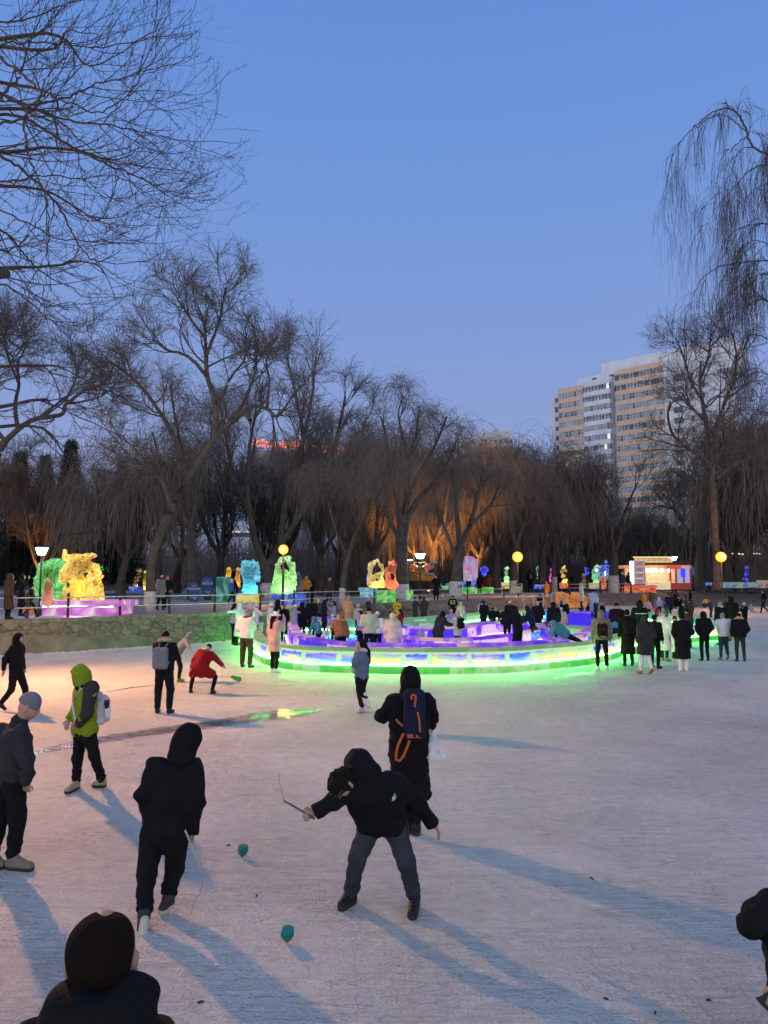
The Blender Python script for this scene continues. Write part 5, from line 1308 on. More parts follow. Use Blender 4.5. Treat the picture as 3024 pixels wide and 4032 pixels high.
    bp = n.nodes.new('ShaderNodeBump'); bp.inputs['Strength'].default_value = .35; bp.inputs['Distance'].default_value = .03; n.links.new(z.outputs[0], bp.inputs['Height']); n.links.new(bp.outputs[0], p.inputs['Normal'])
    tr = n.nodes.new('ShaderNodeBsdfTranslucent'); tr.inputs[0].default_value = (.2, .24, .24, 1)
    ms = n.nodes.new('ShaderNodeMixShader'); ms.inputs[0].default_value = 1 - trans
    n.links.new(tr.outputs[0], ms.inputs[1]); n.links.new(p.outputs[0], ms.inputs[2]); n.links.new(ms.outputs[0], o.inputs[0])
    return m
PALE, YEL, PUR, BLU, GRN, WHT, ORG = (.42, .62, .38), (1.0, .78, .10), (.22, .03, 1.0), (.06, .02, .95), (.10, 1.0, .12), (1, 1, .9), (.9, .45, .15)
I_OUT = wallice('ice_outer', [(.20, BLU), (.34, (.18, .02, 1)), (.50, (.40, .16, .95)), (.56, (.42, .45, .60)), (.66, PALE), (.80, (.60, .62, .36))], 1.15, 1.0, (.5, .5, 2.2), .35, .15, (.24, .50, (1.8, 1.2, .18)), (.285, .64, (.50, .72, .45)))
I_BASE = wallice('ice_base_green', [(.3, (.12, .75, .10)), (.5, (.20, 1.0, .12)), (.62, (.50, .80, .20)), (.75, (.65, 1.0, .55))], .75, 2.5, (1, 1, 1), .45)
I_TOP = wallice('ice_top', [(.3, (.35, .62, .30)), (.5, (.30, .70, .30)), (.7, (.62, .72, .42))], .55, 1.5, (1, 1, 1), .2)
I_PUR = wallice('ice_purple', [(.25, (.04, .01, .75)), (.45, (.12, .02, 1)), (.6, (.30, .04, 1)), (.72, (.5, .2, 1)), (.82, (.75, .5, .95))], 1.5, 1.6, (1, 1, 1.5), .5)
I_PTOP = wallice('ice_purple_top', [(.2, (.12, .02, .9)), (.5, (.35, .12, .85)), (.65, (.62, .36, .65)), (.8, (.85, .5, .42))], .95, .8, (1, 1, 1), .2)
I_GRB = wallice('ice_green_blue', [(.3, (.08, .5, .7)), (.5, (.25, .95, .45)), (.7, (.65, 1, .75))], .65, 1.6, (1, 1, 1), .5)
STG = emit('green_strip', (.09, 1.0, .10), 105.0); STP = emit('violet_strip', (.22, .05, 1.0), 45.0); STY = emit('yellow_strip', (.6, .25, 1), 14.0)
front = [(1053, 2470), (1015, 2520), (1013, 2548), (1019, 2582), (1070, 2615), (1213, 2641), (1475, 2650), (1700, 2653), (1954, 2649), (2117, 2636), (2298, 2616), (2400, 2593), (2456, 2570), (2600, 2545), (2740, 2525), (2820, 2517)]
fp = catmull([G(u, v)[:2] for u, v in front], 12)
bk = [(15.6, 36), (17.4, 40), (17.6, 46), (16.5, 51), (14, 54), (10.5, 54.3), (7.6, 52), (5.2, 48), (3.0, 44.5), (.6, 41.5), (-2.4, 40.0), (-4.3, 39.5)]
bpth = catmull(bk, 12)
def maze_wall(path, name, label, base=True, h=.74, th=.34, mats=None, strip=STG, side=1, blk=.95, cat='ice wall', z0=0.0):
    e = empty(name, (0, 0, 0), label=label, cat=cat)
    mb_, mm_, mt_ = mats
    if base:
        wallcol(path, z0, z0 + .24, th + .12, blk, 'base_course', mb_, e)
        if strip is not None:
            P = resample(np.array(path)[:, :2], .15); tg = np.gradient(P, axis=0); tg /= np.linalg.norm(tg, axis=1)[:, None]; nn = np.stack([-tg[:, 1], tg[:, 0]], 1)
            Q = P + nn * side * (th / 2 + .085); mb = MB(); mb.tube([(a, b, z0 + .268) for a, b in Q], .028, 6); mb.build('light_strip', strip, parent=e)
        z = z0 + .285
    else: z = z0
    wallcol(path, z, z0 + h - .10, th, blk, 'block_course', mm_, e)
    wallcol(path, z0 + h - .098, z0 + h, th + .05, blk * 1.15, 'top_course', mt_, e)
    return e
maze_wall(fp, 'ice_wall', 'outer ring wall of lit ice blocks with a bright green line round its foot', mats=(I_BASE, I_OUT, I_TOP), side=-1)
maze_wall(bpth, 'ice_wall', 'far outer wall of green lit ice closing the maze before the bank', mats=(I_BASE, I_GRB, I_TOP), side=1)
inn = catmull([G(u, v, .78)[:2] for u, v in [(1150, 2450), (1158, 2472), (1185, 2498), (1290, 2519), (1411, 2531), (1700, 2534), (2000, 2530), (2189, 2514), (2290, 2493), (2335, 2468)]], 12)
maze_wall(inn, 'ice_wall', 'violet lit inner wall parallel to the front of the ring, pinkish top', mats=(I_PUR, I_PUR, I_PTOP), strip=STY, side=-1, h=.78, th=.42)
def gp(L, z=.8): return catmull([G(u, v, z)[:2] for u, v in L], 10)
maze_wall(gp([(1160, 2444), (1230, 2432), (1300, 2424)]), 'ice_wall', 'short blue lit ice wall beside the maze entrance', mats=(I_PUR, wallice('ice_bluegreen', [(.3, (.12, .2, 1)), (.5, (.3, .6, .9)), (.7, (.7, .75, .85))], .55), I_PTOP), strip=STG, side=1)
maze_wall(gp([(1565, 2500), (1700, 2512), (1850, 2510), (2010, 2494), (2110, 2476)], .70), 'ice_wall', 'deep violet ice wall in the middle of the maze', mats=(I_PUR, I_PUR, I_PTOP), strip=STP, side=-1, h=.70)
maze_wall(gp([(1560, 2462), (1700, 2468), (1830, 2462), (1900, 2450), (2000, 2448), (2130, 2456)], .80), 'ice_wall', 'violet and pale ice wall behind the middle wall', mats=(I_PUR, I_PUR, I_PTOP), strip=STP, side=-1, h=.80, th=.5)
maze_wall(gp([(1480, 2448), (1640, 2446), (1760, 2444)], .74), 'ice_wall', 'turquoise green lit ice wall left of centre', mats=(I_PUR, I_GRB, I_TOP), strip=STP, side=-1)
maze_wall(gp([(2235, 2462), (2330, 2468), (2440, 2458), (2520, 2442)], .74), 'ice_wall', 'green lit curved wall on the right half of the maze', mats=(I_BASE, I_GRB, I_TOP), strip=STG, side=-1)
maze_wall(gp([(2530, 2470), (2620, 2462), (2700, 2448)], .70), 'ice_wall', 'yellow green ice wall behind the standing group at the right', mats=(I_BASE, I_GRB, I_TOP), strip=STG, side=-1)
# raised violet stage
c = G(2300, 2462, 0); mb = MB()
o = G(2290, 2455, .0)
mb.box((0, 0, .35), (4.2, 3.0, .70)); st = mb.build('ice_stage', I_PUR, loc=(o[0], o[1], 0), bevel=.03, label='raised violet ice stage in front of the orange ramp', cat='ice stage')
mb = MB(); mb.box((0, 0, .725), (4.3, 3.1, .05)); mb.build('stage_top', I_PTOP, parent=st, bevel=.01)
# floor of the maze, violet and green light painted into its emission
FLO = wallice('maze_floor', [(.2, (.06, .01, .8)), (.5, (.16, .03, 1)), (.62, (.2, .2, .6)), (.75, (.15, .8, .25))], .9, .16, (1, 1, 1), 0, .1)
fpoly = [tuple(p) for p in fp[::3]] + [tuple(p) for p in bpth[::3]]
mb = MB(); mb.add([(p[0], p[1], .012) for p in fpoly], [tuple(range(len(fpoly)))]); mb.build('maze_floor', FLO, kind='structure')
for (u, v, z, c_, pw) in ((1600, 2560, .55, (.2, .05, 1), 60), (1900, 2560, .55, (.2, .05, 1), 60), (1250, 2530, .55, (.3, 1, .3), 30), (2150, 2540, .5, (.25, .1, 1), 50), (1760, 2500, .5, (.3, .05, 1), 60), (2400, 2500, .5, (.3, 1, .35), 50), (1500, 2480, .5, (.3, .5, 1), 40), (2050, 2470, .5, (.3, .05, 1), 60)):
    p = G(u, v, 0)
# green light spilling out over the snow: the strip itself is the lamp, with glowing modules added to help the spill
e = empty('added_glow_modules', (0, 0, 0), label='small added glow modules along the foot of the ring wall', cat='light')
P = resample(fp, 1.6)
tg = np.gradient(P, axis=0); tg /= np.linalg.norm(tg, axis=1)[:, None]
mb = MB()
for p, t in zip(P[1:-1], tg[1:-1]):
    n_ = np.array([t[1], -t[0]]); q = p + n_ * .215
    mb.box((q[0], q[1], .262), (.05, .03, .03), math.atan2(t[1], t[0]))
mb.build('module', emit('module_white', (.7, 1, .7), 8), parent=e)['kind'] = 'stuff'
# ------------------------------------------------------------ fence, lamps and things on the bank
IRON = pm('lamp_iron', (.02, .02, .022), .5); RAIL = pm('rail_paint', (.50, .49, .46), .6, var=.15, vs=3)
POST = pm('post_brown', (.035, .027, .022), .7, bump=.3)
posts = [-560, -330, -120, 0 + 10, 277, 430, 673, 787, 1028, 1287, 1474, 1651, 1839, 1982]
posts = [-560, -330, -90, 118, 277, 480, 673, 850, 1028, 1160, 1287, 1474, 1651, 1839, 1982]
fe = empty('fence', (0, 0, 0), label='low railing of dark posts and two pale tubes along the left and middle bank edge', cat='fence')
def fence(us, e, hgt=.86, dy=.22, post=POST, rail=RAIL, rp=.055):
    pts = []
    for u in us:
        x, y = edge_xy(u, 1); y += dy; x = (u - 1512) / FL * y; pts.append((x, y))
    for x, y in pts:
        mb = MB(); mb.lathe([(rp, 0), (rp, hgt), (rp * .8, hgt + .03), (rp * 1.15, hgt + .06), (0.01, hgt + .10)], n=10)
        mb.build('post', post, parent=e, loc=(x, y, BANK), smooth=False)
    for z in (.40, .78):
        P = [(x, y - rp - .012, BANK + z) for x, y in pts]; mb = MB(); mb.tube(P, .024, 8); mb.build('rail', rail, parent=e, smooth=True)
fence(posts, fe)
fe2 = empty('fence', (0, 0, 0), label='railing with pale tubes on the right bank in front of the kiosk', cat='fence')
fence([2240, 2360, 2480, 2656, 2740, 2821, 2920, 3030, 3200, 3500], fe2, 1.35, .3, POST, RAIL, .11)
for o_ in list(fe2.children):
    if o_.name.startswith('rail'): o_.location.z = .35
# stair railings (pale frames) between the two fences
def frame_rail(name, label, zx, Y0, Y1, h0, h1, parent=None):
    (u0, v0), (u1, v1) = zx; a = At(u0, v0, Y0); b = At(u1, v1, Y1); e = empty(name, tuple(a), label=label, cat='railing')
    d = b - a
    for t in (0, .5, 1):
        p = d * t; hh = h0 + (h1 - h0) * t; mb = MB(); mb.tube([p, p - (0, 0, hh)], .04, 6); mb.build('post', RAIL, parent=e)
    for k in (0, .5):
        mb = MB(); mb.tube([(0, 0, -h0 * k), d - (0, 0, h1 * k)], .04, 6); mb.build('bar', RAIL, parent=e)
frame_rail('railing', 'end panel of pale railing turning to the steps, with a cardboard notice', (zz('D', 210, 440), zz('D', 428, 412)), 68, 64, 1.3, 1.5)
frame_rail('railing', 'pale railing beside the steps left of the orange ramp', (zz('D', 452, 520), zz('D', 660, 516)), 62, 60, 1.5, 1.2)
frame_rail('railing', 'short pale handrail against the orange ramp', (zz('D', 755, 512), zz('D', 835, 512)), 60, 60, 1.3, 1.2)
p = At(*zz('D', 358, 478), 63.5); mb = MB(); mb.prism([(-.45, -.25), (-.30, .30), (.5, .32), (.42, -.22)], -.03, .03); mb.build('notice_board', pm('cardboard', (.45, .36, .22), .8), loc=tuple(p), label='small blank cream notice hung on the railing', cat='sign')
# steps
e = G(*zz('D', 600, 640), 0); mb = MB()
for i in range(5): mb.box((0, .35 * i + 1.0, .13 + .13 * i), (5.2, 2.2, .26))
mb.build('steps', pm('snowy_stone', (.45, .40, .34), .9, bump=.4), loc=(e[0], 58.0, 0), label='broad snowy steps from the rink up to the bank', cat='steps')

def street_lamp(u, vb, vt, label, col=(.85, .95, 1.0), es=9, Yo=None, lantern=True, power=260):
    p = G(u, vb, BANK); Y = p[1]; H_ = At(u, vt, Y)[2] - BANK; s = H_ / 2.9
    e = empty('street_lamp', tuple(p), label=label, cat='lamp')
    mb = MB(); mb.lathe([(.10 * s, 0), (.10 * s, .25 * s), (.05 * s, .32 * s), (.035 * s, H_ - .42 * s), (.07 * s, H_ - .38 * s)], n=10); mb.build('pole', IRON, parent=e)
    mb = MB(); mb.box((0, 0, H_ - .20 * s), (.27 * s, .27 * s, .30 * s), .5, 1.75); mb.build('lantern', emit('lamp_white', col, es), parent=e)
    mb = MB(); mb.box((0, 0, H_ - .02 * s), (.56 * s, .56 * s, .06 * s), .5, .5); mb.build('cap', IRON, parent=e)
    lamp('light', (0, 0, H_ - .75 * s), power, col, .2, e)
    return e, H_, s
street_lamp(*[zz('A', 284, 0)[0], 2424, 2152], 'white lantern street lamp beside the green and yellow ice carvings', power=90)
e, H_, s_ = street_lamp(1655, 2363, 2177, 'white lantern street lamp with two red paper lanterns in the middle of the bank', power=120)
RED = emit('lantern_red', (.9, .06, .02), .55); GLD = pm('gilt', (.6, .4, .1), .5)
for q in (-1, 1):
    h_ = empty('paper_lantern', tuple(np.array(e.location) + (q * .50, -.05, H_ - 1.05)), label='flat red paper lantern hung %s of the middle street lamp pole' % ('left' if q < 0 else 'right'), cat='lantern')
    mb = MB(); mb.lathe([(.08, -.16), (.22, -.12), (.33, 0), (.22, .12), (.08, .16)], n=14); mb.build('shade', RED, parent=h_, smooth=True)
    mb = MB(); mb.lathe([(.10, .16), (.10, .20), (.01, .24)], n=8); mb.lathe([(.10, -.20), (.10, -.16)], n=8); mb.tube([(0, 0, -.2), (0, 0, -.38)], [.03, .06], 6); mb.tube([(0, 0, .24), (-q * .2, 0, .36), (-q * .48, 0, .30)], .012, 5); mb.build('trim', GLD, parent=h_)
street_lamp(2655, 2331, 2190, 'white lantern street lamp in front of the kiosk', power=200)
def globe_lamp(u, v, Y, r, label, power, pole=True):
    p = At(u, v, Y); e = empty('street_lamp', (p[0], p[1], BANK), label=label, cat='lamp')
    mb = MB(); mb.lathe([(r * math.sin(a), -r * math.cos(a)) for a in np.linspace(.02, math.pi - .02, 12)], n=16); mb.build('globe', emit('sodium_globe', (1.0, .30, .02), 3.2), parent=e, loc=(0, 0, p[2] - BANK), smooth=True)
    if pole:
        mb = MB(); mb.tube([(0, .0, 0), (0, 0, p[2] - BANK - r)], [.09, .05], 8); mb.build('pole', IRON, parent=e)
    lamp('light', (0, -r - .1, p[2] - BANK), power, SOD, r, e)
globe_lamp(1116, 2164, 43, .27, 'glowing orange globe lamp above the white green ice carving', 900)
globe_lamp(2038, 2193, 72, .48, 'glowing orange globe lamp in front of the willows at centre right', 1500)
globe_lamp(2839, 2193, 74, .48, 'glowing orange globe lamp right of the kiosk', 2600)
# hidden flood lights in the willows: real fittings standing on the bank
def floodlight(u, v, Y, z, label, power, col=SOD, r=.14, es=25, up=True):
    p = At(u, v, Y); p[2] = BANK + z; e = empty('floodlight', (p[0], p[1], BANK), label=label, cat='lamp')
    mb = MB(); mb.box((0, 0, z), (r * 2.2, r * 1.4, r * 1.6)); mb.build('housing', IRON, parent=e)
    mb = MB(); mb.box((0, .0, z + r * .8 + .02), (r * 1.9, r * 1.2, .03)); mb.build('glass', emit('flood_%d' % int(col[2] * 100), col, es), parent=e)
    mb = MB(); mb.tube([(0, 0, 0), (0, 0, z - r * .8)], .04, 6); mb.build('stand', IRON, parent=e)
    if up and z < 1:         # shaded fitting aimed up into the crowns
        l = bpy.data.lights.new('light', 'SPOT'); l.energy = power; l.color = col; l.shadow_soft_size = .15; l.spot_size = R_(100); l.spot_blend = .6
        o = bpy.data.objects.new('light', l); C.objects.link(o); o.parent = e; o.location = (0, 0, z + .4); o.rotation_euler = (math.pi - .35, 0, 0)
    else: lamp('light', (0, -.2, z + .5), power, col, .15, e)
floodlight(1690, 2240, 74, .4, 'low sodium floodlight shining up into the willows behind the middle lamp', 22000)
floodlight(1560, 2240, 86, .4, 'low sodium floodlight behind the thick willow trunk', 12000)
floodlight(1800, 2240, 90, .4, 'low sodium floodlight behind the pink ice block', 11000)
floodlight(80, 2300, 60, .4, 'low sodium floodlight under the far left trees', 2500)
floodlight(1610, 2199, 62, 2.9, 'bright cold floodlight on a stand left of the middle street lamp', 150, (.9, .92, 1), .26, 30)
p = At(1610, 2199, 61.6); mb = MB(); mb.lathe([(.26 * math.sin(a), -.26 * math.cos(a)) for a in np.linspace(.05, math.pi - .05, 8)], n=12)
# ------------------------------------------------------------ ice carvings
def vein(P, s, seed): return np.abs(vnoise(P, s, seed)) + .5 * np.abs(vnoise(P, s * .45, seed + 1))
def carve(name, zone, Y, prims, col, label, carve_=(), res=None, rough=.05, k=.08, glow=.6, alt=None, cat='ice sculpture', light=60, lz=.35, dark=.3, depth=.45, pl=None, group=None, unitpx=None, minus_k=.02, spark=0):
    """prims in image columns/rows of a zone: (x, y, r) or (x0,y0,x1,y1,r0,r1), radius in zone pixels, optional depth offset last"""
    sc_ = Y / FL / ZONE[zone][2]
    def w_(x, y, d=0.0): return At(*zz(zone, x, y), Y + d)
    pr = []; allz = []
    def conv(L):
        out = []
        for q in L:
            q = list(q)
            if len(q) in (3, 4): d = q[3] if len(q) == 4 else 0; out.append((w_(q[0], q[1], d), (q[2] * sc_,) * 3))
            else:
                d = q[6] if len(q) == 7 else 0
                a, b = w_(q[0], q[1], d), w_(q[2], q[3], d); out.append((a, b, q[4] * sc_, q[5] * sc_))
        return out
    pr = conv(prims); cv = conv(carve_)
    lo, hi = bounds(pr, .08); base = np.array([(lo[0] + hi[0]) / 2, Y, lo[2] + .08])
    res = res or max(.022, Y / 770 * .8)
    hh = hi[2] - lo[2]
    def f(P):
        d = union(P, pr, k)
        d = d + rough * (vein(P, .28, 3) - .5)
        for c in cv:
            e = cap(P, *c) if len(c) == 4 else ell(P, c[0], (c[1][0], 5, c[1][2]))
            d = np.maximum(d, -e)
        return d
    V, F = surf_nets(f, lo, hi, res)
    o = mesh_np(name, V - base, F, icemat('ice_' + name + '_%s_%d_%d' % (zone, int(prims[0][0]), int(prims[0][1])), col, glow * 1.7, dark * .6, 2.0 / max(.6, hh * .5), alt, spark), loc=tuple(base), label=label, cat=cat, group=group)
    if light: lamp('inner_light', (0, -.02, min(lz, hh * .3)), light * .35, tuple(.35 + .65 * c for c in col), .12, o)
    return o
def slab(name, zone, x0, y0, x1, y1, Y, dep, mat, label=None, parent=None, bev=.02, cat='ice plinth', rz=0.0, z=None):
    a = At(*zz(zone, x0, y1), Y); b = At(*zz(zone, x1, y0), Y); mb = MB()
    w_, h_ = b[0] - a[0], b[2] - a[2]; mb.box((0, dep / 2, h_ / 2), (w_, dep, h_))
    loc = np.array([(a[0] + b[0]) / 2, Y, a[2]]); 
    o = mb.build(name, mat, bevel=bev)
    if parent is not None: o.parent = parent; o.location = loc - np.array(parent.location)
    else: o.location = loc; tag(o, label, cat)
    o.rotation_euler = (0, 0, rz); return o
def ice(name, ramp, g=.7, s=2.0): return MATS.get(name) or MATS.setdefault(name, wallice(name, ramp, g, s, (1, 1, 1), 0))
PINK = ice('ice_pink', [(.3, (.75, .12, .75)), (.5, (.95, .30, .90)), (.62, (1, .6, .95)), (.75, (1.2, 1.0, 1.0))], .85, 1.2)
YELP = ice('ice_yellow', [(.3, (.85, .62, .02)), (.5, (1, .85, .05)), (.7, (1, .95, .5))], .9)
BLUP = ice('ice_blue', [(.3, (.03, .02, .7)), (.5, (.06, .08, 1)), (.7, (.3, .5, 1))], .8)
CYAP = ice('ice_cyan', [(.3, (.10, .45, .70)), (.5, (.25, .75, .95)), (.7, (.6, .95, 1))], .75)
GRNP = ice('ice_green', [(.3, (.05, .55, .05)), (.5, (.15, .9, .10)), (.7, (.65, 1.1, .5))], .75)
REDP = ice('ice_red', [(.3, (.8, .04, .02)), (.5, (1, .16, .08)), (.7, (1.1, .45, .2))], .8)
ORGP = ice('ice_orange', [(.3, (.75, .13, .01)), (.5, (.95, .24, .03)), (.7, (1, .4, .1))], .7)
PALP = ice('ice_pale', [(.3, (.40, .34, .30)), (.5, (.60, .55, .5)), (.7, (.7, .7, .7))], .4)
# ox carving and plinth
pe = empty('ice_plinth', tuple(At(*zz('A', 580, 690), 31.9)), label='long glowing pink ice plinth under the yellow ox at the left fence', cat='ice plinth')
slab('upper_slab', 'A', 288, 582, 862, 620, 31.7, 2.6, PINK, parent=pe, bev=.03)
for x0, x1 in ((300, 500), (520, 842)): slab('lower_block', 'A', x0, 626, x1, 690, 31.9, 2.2, PINK, parent=pe, bev=.05)
mb = MB(); mb.tube([At(*zz('A', 310, 623), 31.75) - np.array(pe.location), At(*zz('A', 820, 623), 31.75) - np.array(pe.location)], .03, 6); mb.build('light_strip', emit('pink_strip', (1, .75, .95), 9), parent=pe)
lamp('light', (0, -.45, .25), 60, (1, .3, .85), .1, pe)
carve('ice_ox', 'A', 32.9, [(500, 275, 620, 270, 26, 26), (620, 285, 655, 330, 30, 30), (530, 300, 580, 400, 42, 38), (600, 340, 640, 440, 40, 30), (470, 270, 474, 222, 18, 5), (470, 270, 500, 285, 18, 22), (664, 272, 664, 244, 11, 5), (640, 270, 684, 262, 14, 12),
      (500, 350, 480, 420, 40, 42), (480, 420, 560, 450, 38, 36), (560, 450, 620, 480, 40, 40), (690, 330, 700, 400, 20, 34), (700, 400, 660, 470, 34, 40), (712, 400, 8), (540, 460, 700, 480, 40, 45), (500, 500, 480, 560, 34, 40), (560, 520, 700, 540, 50, 45), (480, 570, 710, 570, 40, 35), (450, 580, 500, 540, 20, 20)],
      (1.0, .66, .10), 'big glowing yellow ice carving of an ox head above folded robes, two horns on top', carve_=[(574, 316, 12), (615, 395, 22), (600, 380, 632, 382, 14, 14), (500, 470, 20), (478, 462, 14)], rough=.20, k=.09, glow=.9, alt=(1.0, .85, .25), light=70, lz=.7, dark=.22, spark=1)
carve('ice_carving', 'A', 34.3, [(330, 340, 300, 420, 38, 34), (380, 320, 450, 330, 38, 45), (430, 350, 52), (300, 420, 285, 520, 34, 26), (400, 420, 450, 480, 44, 44), (330, 450, 420, 540, 40, 48), (300, 330, 20), (440, 500, 400, 590, 44, 44), (310, 500, 300, 580, 24, 24), (280, 350, 262, 470, 12, 12)],
      (.16, .75, .16), 'glowing green ice carving of a curled beast behind the yellow ox', carve_=[(385, 360, 14), (438, 410, 12), (340, 400, 12)], rough=.16, k=.12, glow=.7, alt=(.5, 1, .45), light=60, dark=.3, spark=1)
carve('ice_figure', 'A', 31.6, [(350, 432, 16), (350, 445, 355, 500, 18, 26), (350, 500, 350, 585, 28, 40)], (.75, .36, .22), 'plain salmon coloured ice pillar figure in front of the green carving', rough=.03, k=.1, glow=.55, light=10, dark=.7)
def pyramid(zone, x, y0, y1, w_, Y, mat, label):
    p = At(*zz(zone, x, y1), Y); t = At(*zz(zone, x, y0), Y); h_ = t[2] - p[2]; W_ = w_ * Y / FL / ZONE[zone][2]; mb = MB()
    mb.lathe([(W_ * .5, 0), (W_ * .46, h_ * .35), (W_ * .40, h_ * .37), (W_ * .05, h_)], n=4); mb.build('ice_lamp', mat, loc=tuple(p), rz=.6, label=label, cat='ice lamp')
pyramid('A', 214, 580, 670, 90, 33, ORGP, 'small orange glowing ice pyramid at the foot of the left street lamp')
# sign of green light far in the trees
mb = MB(); [mb.box((x, 0, 0), (.45, .06, .7 - .2 * (i % 2))) for i, x in enumerate((-1.4, -.7, 0, .9, 1.5))]
p = At(*zz('A', 785, 345), 85); mb.build('light_sign', emit('sign_green', (.05, 1, .25), 3), loc=tuple(p), label='row of small green lights glowing among the trees', cat='light')
carve('ice_figure', 'A', 95, [(1010, 360, 20), (1005, 400, 985, 440, 14, 12), (985, 440, 985, 480, 12, 14)], (1.0, .75, .35), 'small yellow white ice figure on a blue plinth deep in the left bank', rough=.2, k=.2, glow=.8, light=40)
slab('ice_plinth', 'A', 935, 478, 1003, 512, 94, 1.5, BLUP, 'small blue plinth under the distant yellow white figure')
carve('ice_figure', 'A', 92, [(1055, 372, 12), (1048, 400, 1048, 500, 9, 9)], (1.0, .85, .15), 'slim yellow ice post with a cyan top by the big tree trunk', rough=.1, k=.15, glow=.9, light=20)
# boards and cabinet
def info_board(zone, pts, Y, label, words, tilt, leg):
    P = [At(*zz(zone, x, y), Y) for x, y in pts]; c = np.mean(P, 0); c0 = np.array([c[0], Y, BANK])
    e = empty('information_board', tuple(c0), label=label, cat='sign')
    m_ = MB(); m_.prism([(p[0] - c0[0], p[2] - c0[2]) for p in P], 0, .12); m_.build('panel', pm('board_blue', (.012, .055, .20), .45, var=.3, vs=1.5), parent=e, bevel=.03)
    z0 = min(p[2] for p in P) - BANK; 
    m_ = MB(); m_.box((0, .16, max(z0, .1) / 2 + .3), (.5, .08, max(z0, .1) + .6)); m_.build('foot', IRON, parent=e)
    for k, (txt, sz, dy) in enumerate(words):
        t = bpy.data.curves.new('lettering', 'FONT'); t.body = txt; t.size = sz; t.extrude = .004; t.align_x = 'CENTER'
        o = bpy.data.objects.new('lettering', t); C.objects.link(o); o.parent = e; o.location = (0, -.008, c[2] - BANK + dy); o.rotation_euler = (math.pi / 2, 0, 0)
        t.materials.append(pm('board_print', (.55, .60, .70), .5))
    for k, (x, z, r) in enumerate(((-.12, -.28, .05), (.02, -.33, .07), (.15, -.30, .06), (.1, -.42, .04))):
        m_ = MB(); m_.prism([(x - r, c[2] - BANK + z - r), (x + r, c[2] - BANK + z - r), (x + r * .2, c[2] - BANK + z + r)], -.012, -.004); m_.build('illustration', pm('print_yellow', (.45, .38, .12), .5), parent=e)
info_board('A', [(1368, 450), (1425, 448), (1441, 475), (1441, 594), (1385, 594), (1368, 575)], 51, 'lower blue information board with white heading near the big tree', (('不乱扔垃圾', .19, .18), ('文明游园', .07, .42)), 0, 1)
info_board('A', [(1466, 425), (1485, 410), (1541, 408), (1541, 545), (1527, 556), (1466, 556)], 56, 'taller blue information board with white heading beside the teal ice block', (('请勿乱穿', .20, .2), ('文明游园', .07, .45)), 0, 1)
cb = slab('ice_block', 'A', 1566, 408, 1655, 590, 51.5, .9, ice('ice_teal', [(.3, (.02, .16, .14)), (.5, (.05, .35, .28)), (.7, (.25, .75, .65))], .55, 1.4), 'tall teal lit ice block with something frozen inside, by the boards', cat='ice block')
carve('ice_figure', 'B', 60, [(243, 450, 14), (240, 470, 238, 500, 22, 16), (236, 500, 215, 520, 14, 12), (238, 520, 240, 570, 16, 14)], (1.0, .70, .05), 'small bright yellow ice figure behind the blue jacket', rough=.1, k=.15, glow=.85, light=25)
carve('ice_figure', 'B', 58, [(325, 450, 22), (325, 480, 322, 540, 24, 20), (322, 540, 340, 620, 18, 10)], (1.0, .45, .08), 'orange yellow ice figure left of the cyan rock', rough=.12, k=.15, glow=.8, light=25, alt=(1, .7, .2))
carve('ice_rock', 'B', 48.8, [(400, 410, 470, 410, 40, 40), (390, 450, 430, 520, 42, 60), (480, 450, 485, 540, 42, 42), (440, 560, 440, 640, 60, 62), (400, 620, 395, 650, 25, 30)], (.12, .62, .78), 'tall glowing cyan rock of carved ice on a yellow plinth', rough=.22, k=.12, glow=.7, alt=(.35, .85, .95), light=160, lz=.3, dark=.35, spark=1)
slab('ice_plinth', 'B', 306, 682, 502, 778, 48.2, 1.6, YELP, 'bright yellow ice plinth under the cyan rock', bev=.03)
carve('ice_carving', 'B', 44.8, [(700, 470, 700, 420, 22, 20), (700, 420, 730, 370, 20, 24), (730, 370, 790, 360, 24, 26), (790, 360, 835, 420, 26, 26), (835, 420, 838, 520, 26, 24), (838, 520, 830, 640, 28, 36), (700, 480, 690, 560, 30, 36), (700, 560, 740, 640, 40, 50), (760, 480, 770, 600, 30, 50), (670, 600, 670, 660, 32, 34), (790, 640, 700, 660, 50, 45)],
      (.35, .85, .30), 'large white green arch of carved ice with an open eye, on blue blocks', carve_=[(748, 430, 26), (735, 425, 18)], rough=.16, k=.1, glow=.85, alt=(.75, 1.0, .6), light=220, lz=.4, dark=.3, spark=1)
pe = empty('ice_plinth', tuple(At(*zz('B', 780, 800), 44.2)), label='deep blue ice blocks under the white green arch', cat='ice plinth')
slab('upper_slab', 'B', 636, 686, 930, 735, 44.3, 1.7, BLUP, parent=pe); slab('lower_block', 'B', 700, 738, 925, 805, 44.2, 1.5, BLUP, parent=pe)
carve('snow_statue', 'B', 62, [(890, 525, 26), (890, 560, 895, 620, 30, 34), (888, 490, 14)], (.35, .40, .42), 'grey white snow figure behind the white green arch', rough=.05, k=.2, glow=.15, light=0, dark=.8)
carve('ice_carving', 'C', 60, [(160, 260, 170, 200, 22, 26), (170, 200, 230, 170, 24, 20), (230, 170, 290, 215, 20, 20), (290, 215, 295, 270, 18, 16), (160, 260, 155, 420, 22, 28), (160, 360, 215, 330, 26, 24), (215, 320, 280, 300, 22, 22), (180, 420, 200, 440, 26, 30), (260, 330, 290, 420, 36, 36), (220, 420, 290, 430, 32, 30)],
      (1.0, .78, .15), 'yellow ice carving of nested arches on a cyan and green plinth', carve_=[(235, 190, 16), (262, 262, 20), (240, 280, 12), (235, 365, 12)], rough=.16, k=.12, glow=.7, alt=(.8, .75, .6), light=110, lz=.4, dark=.3, spark=1)
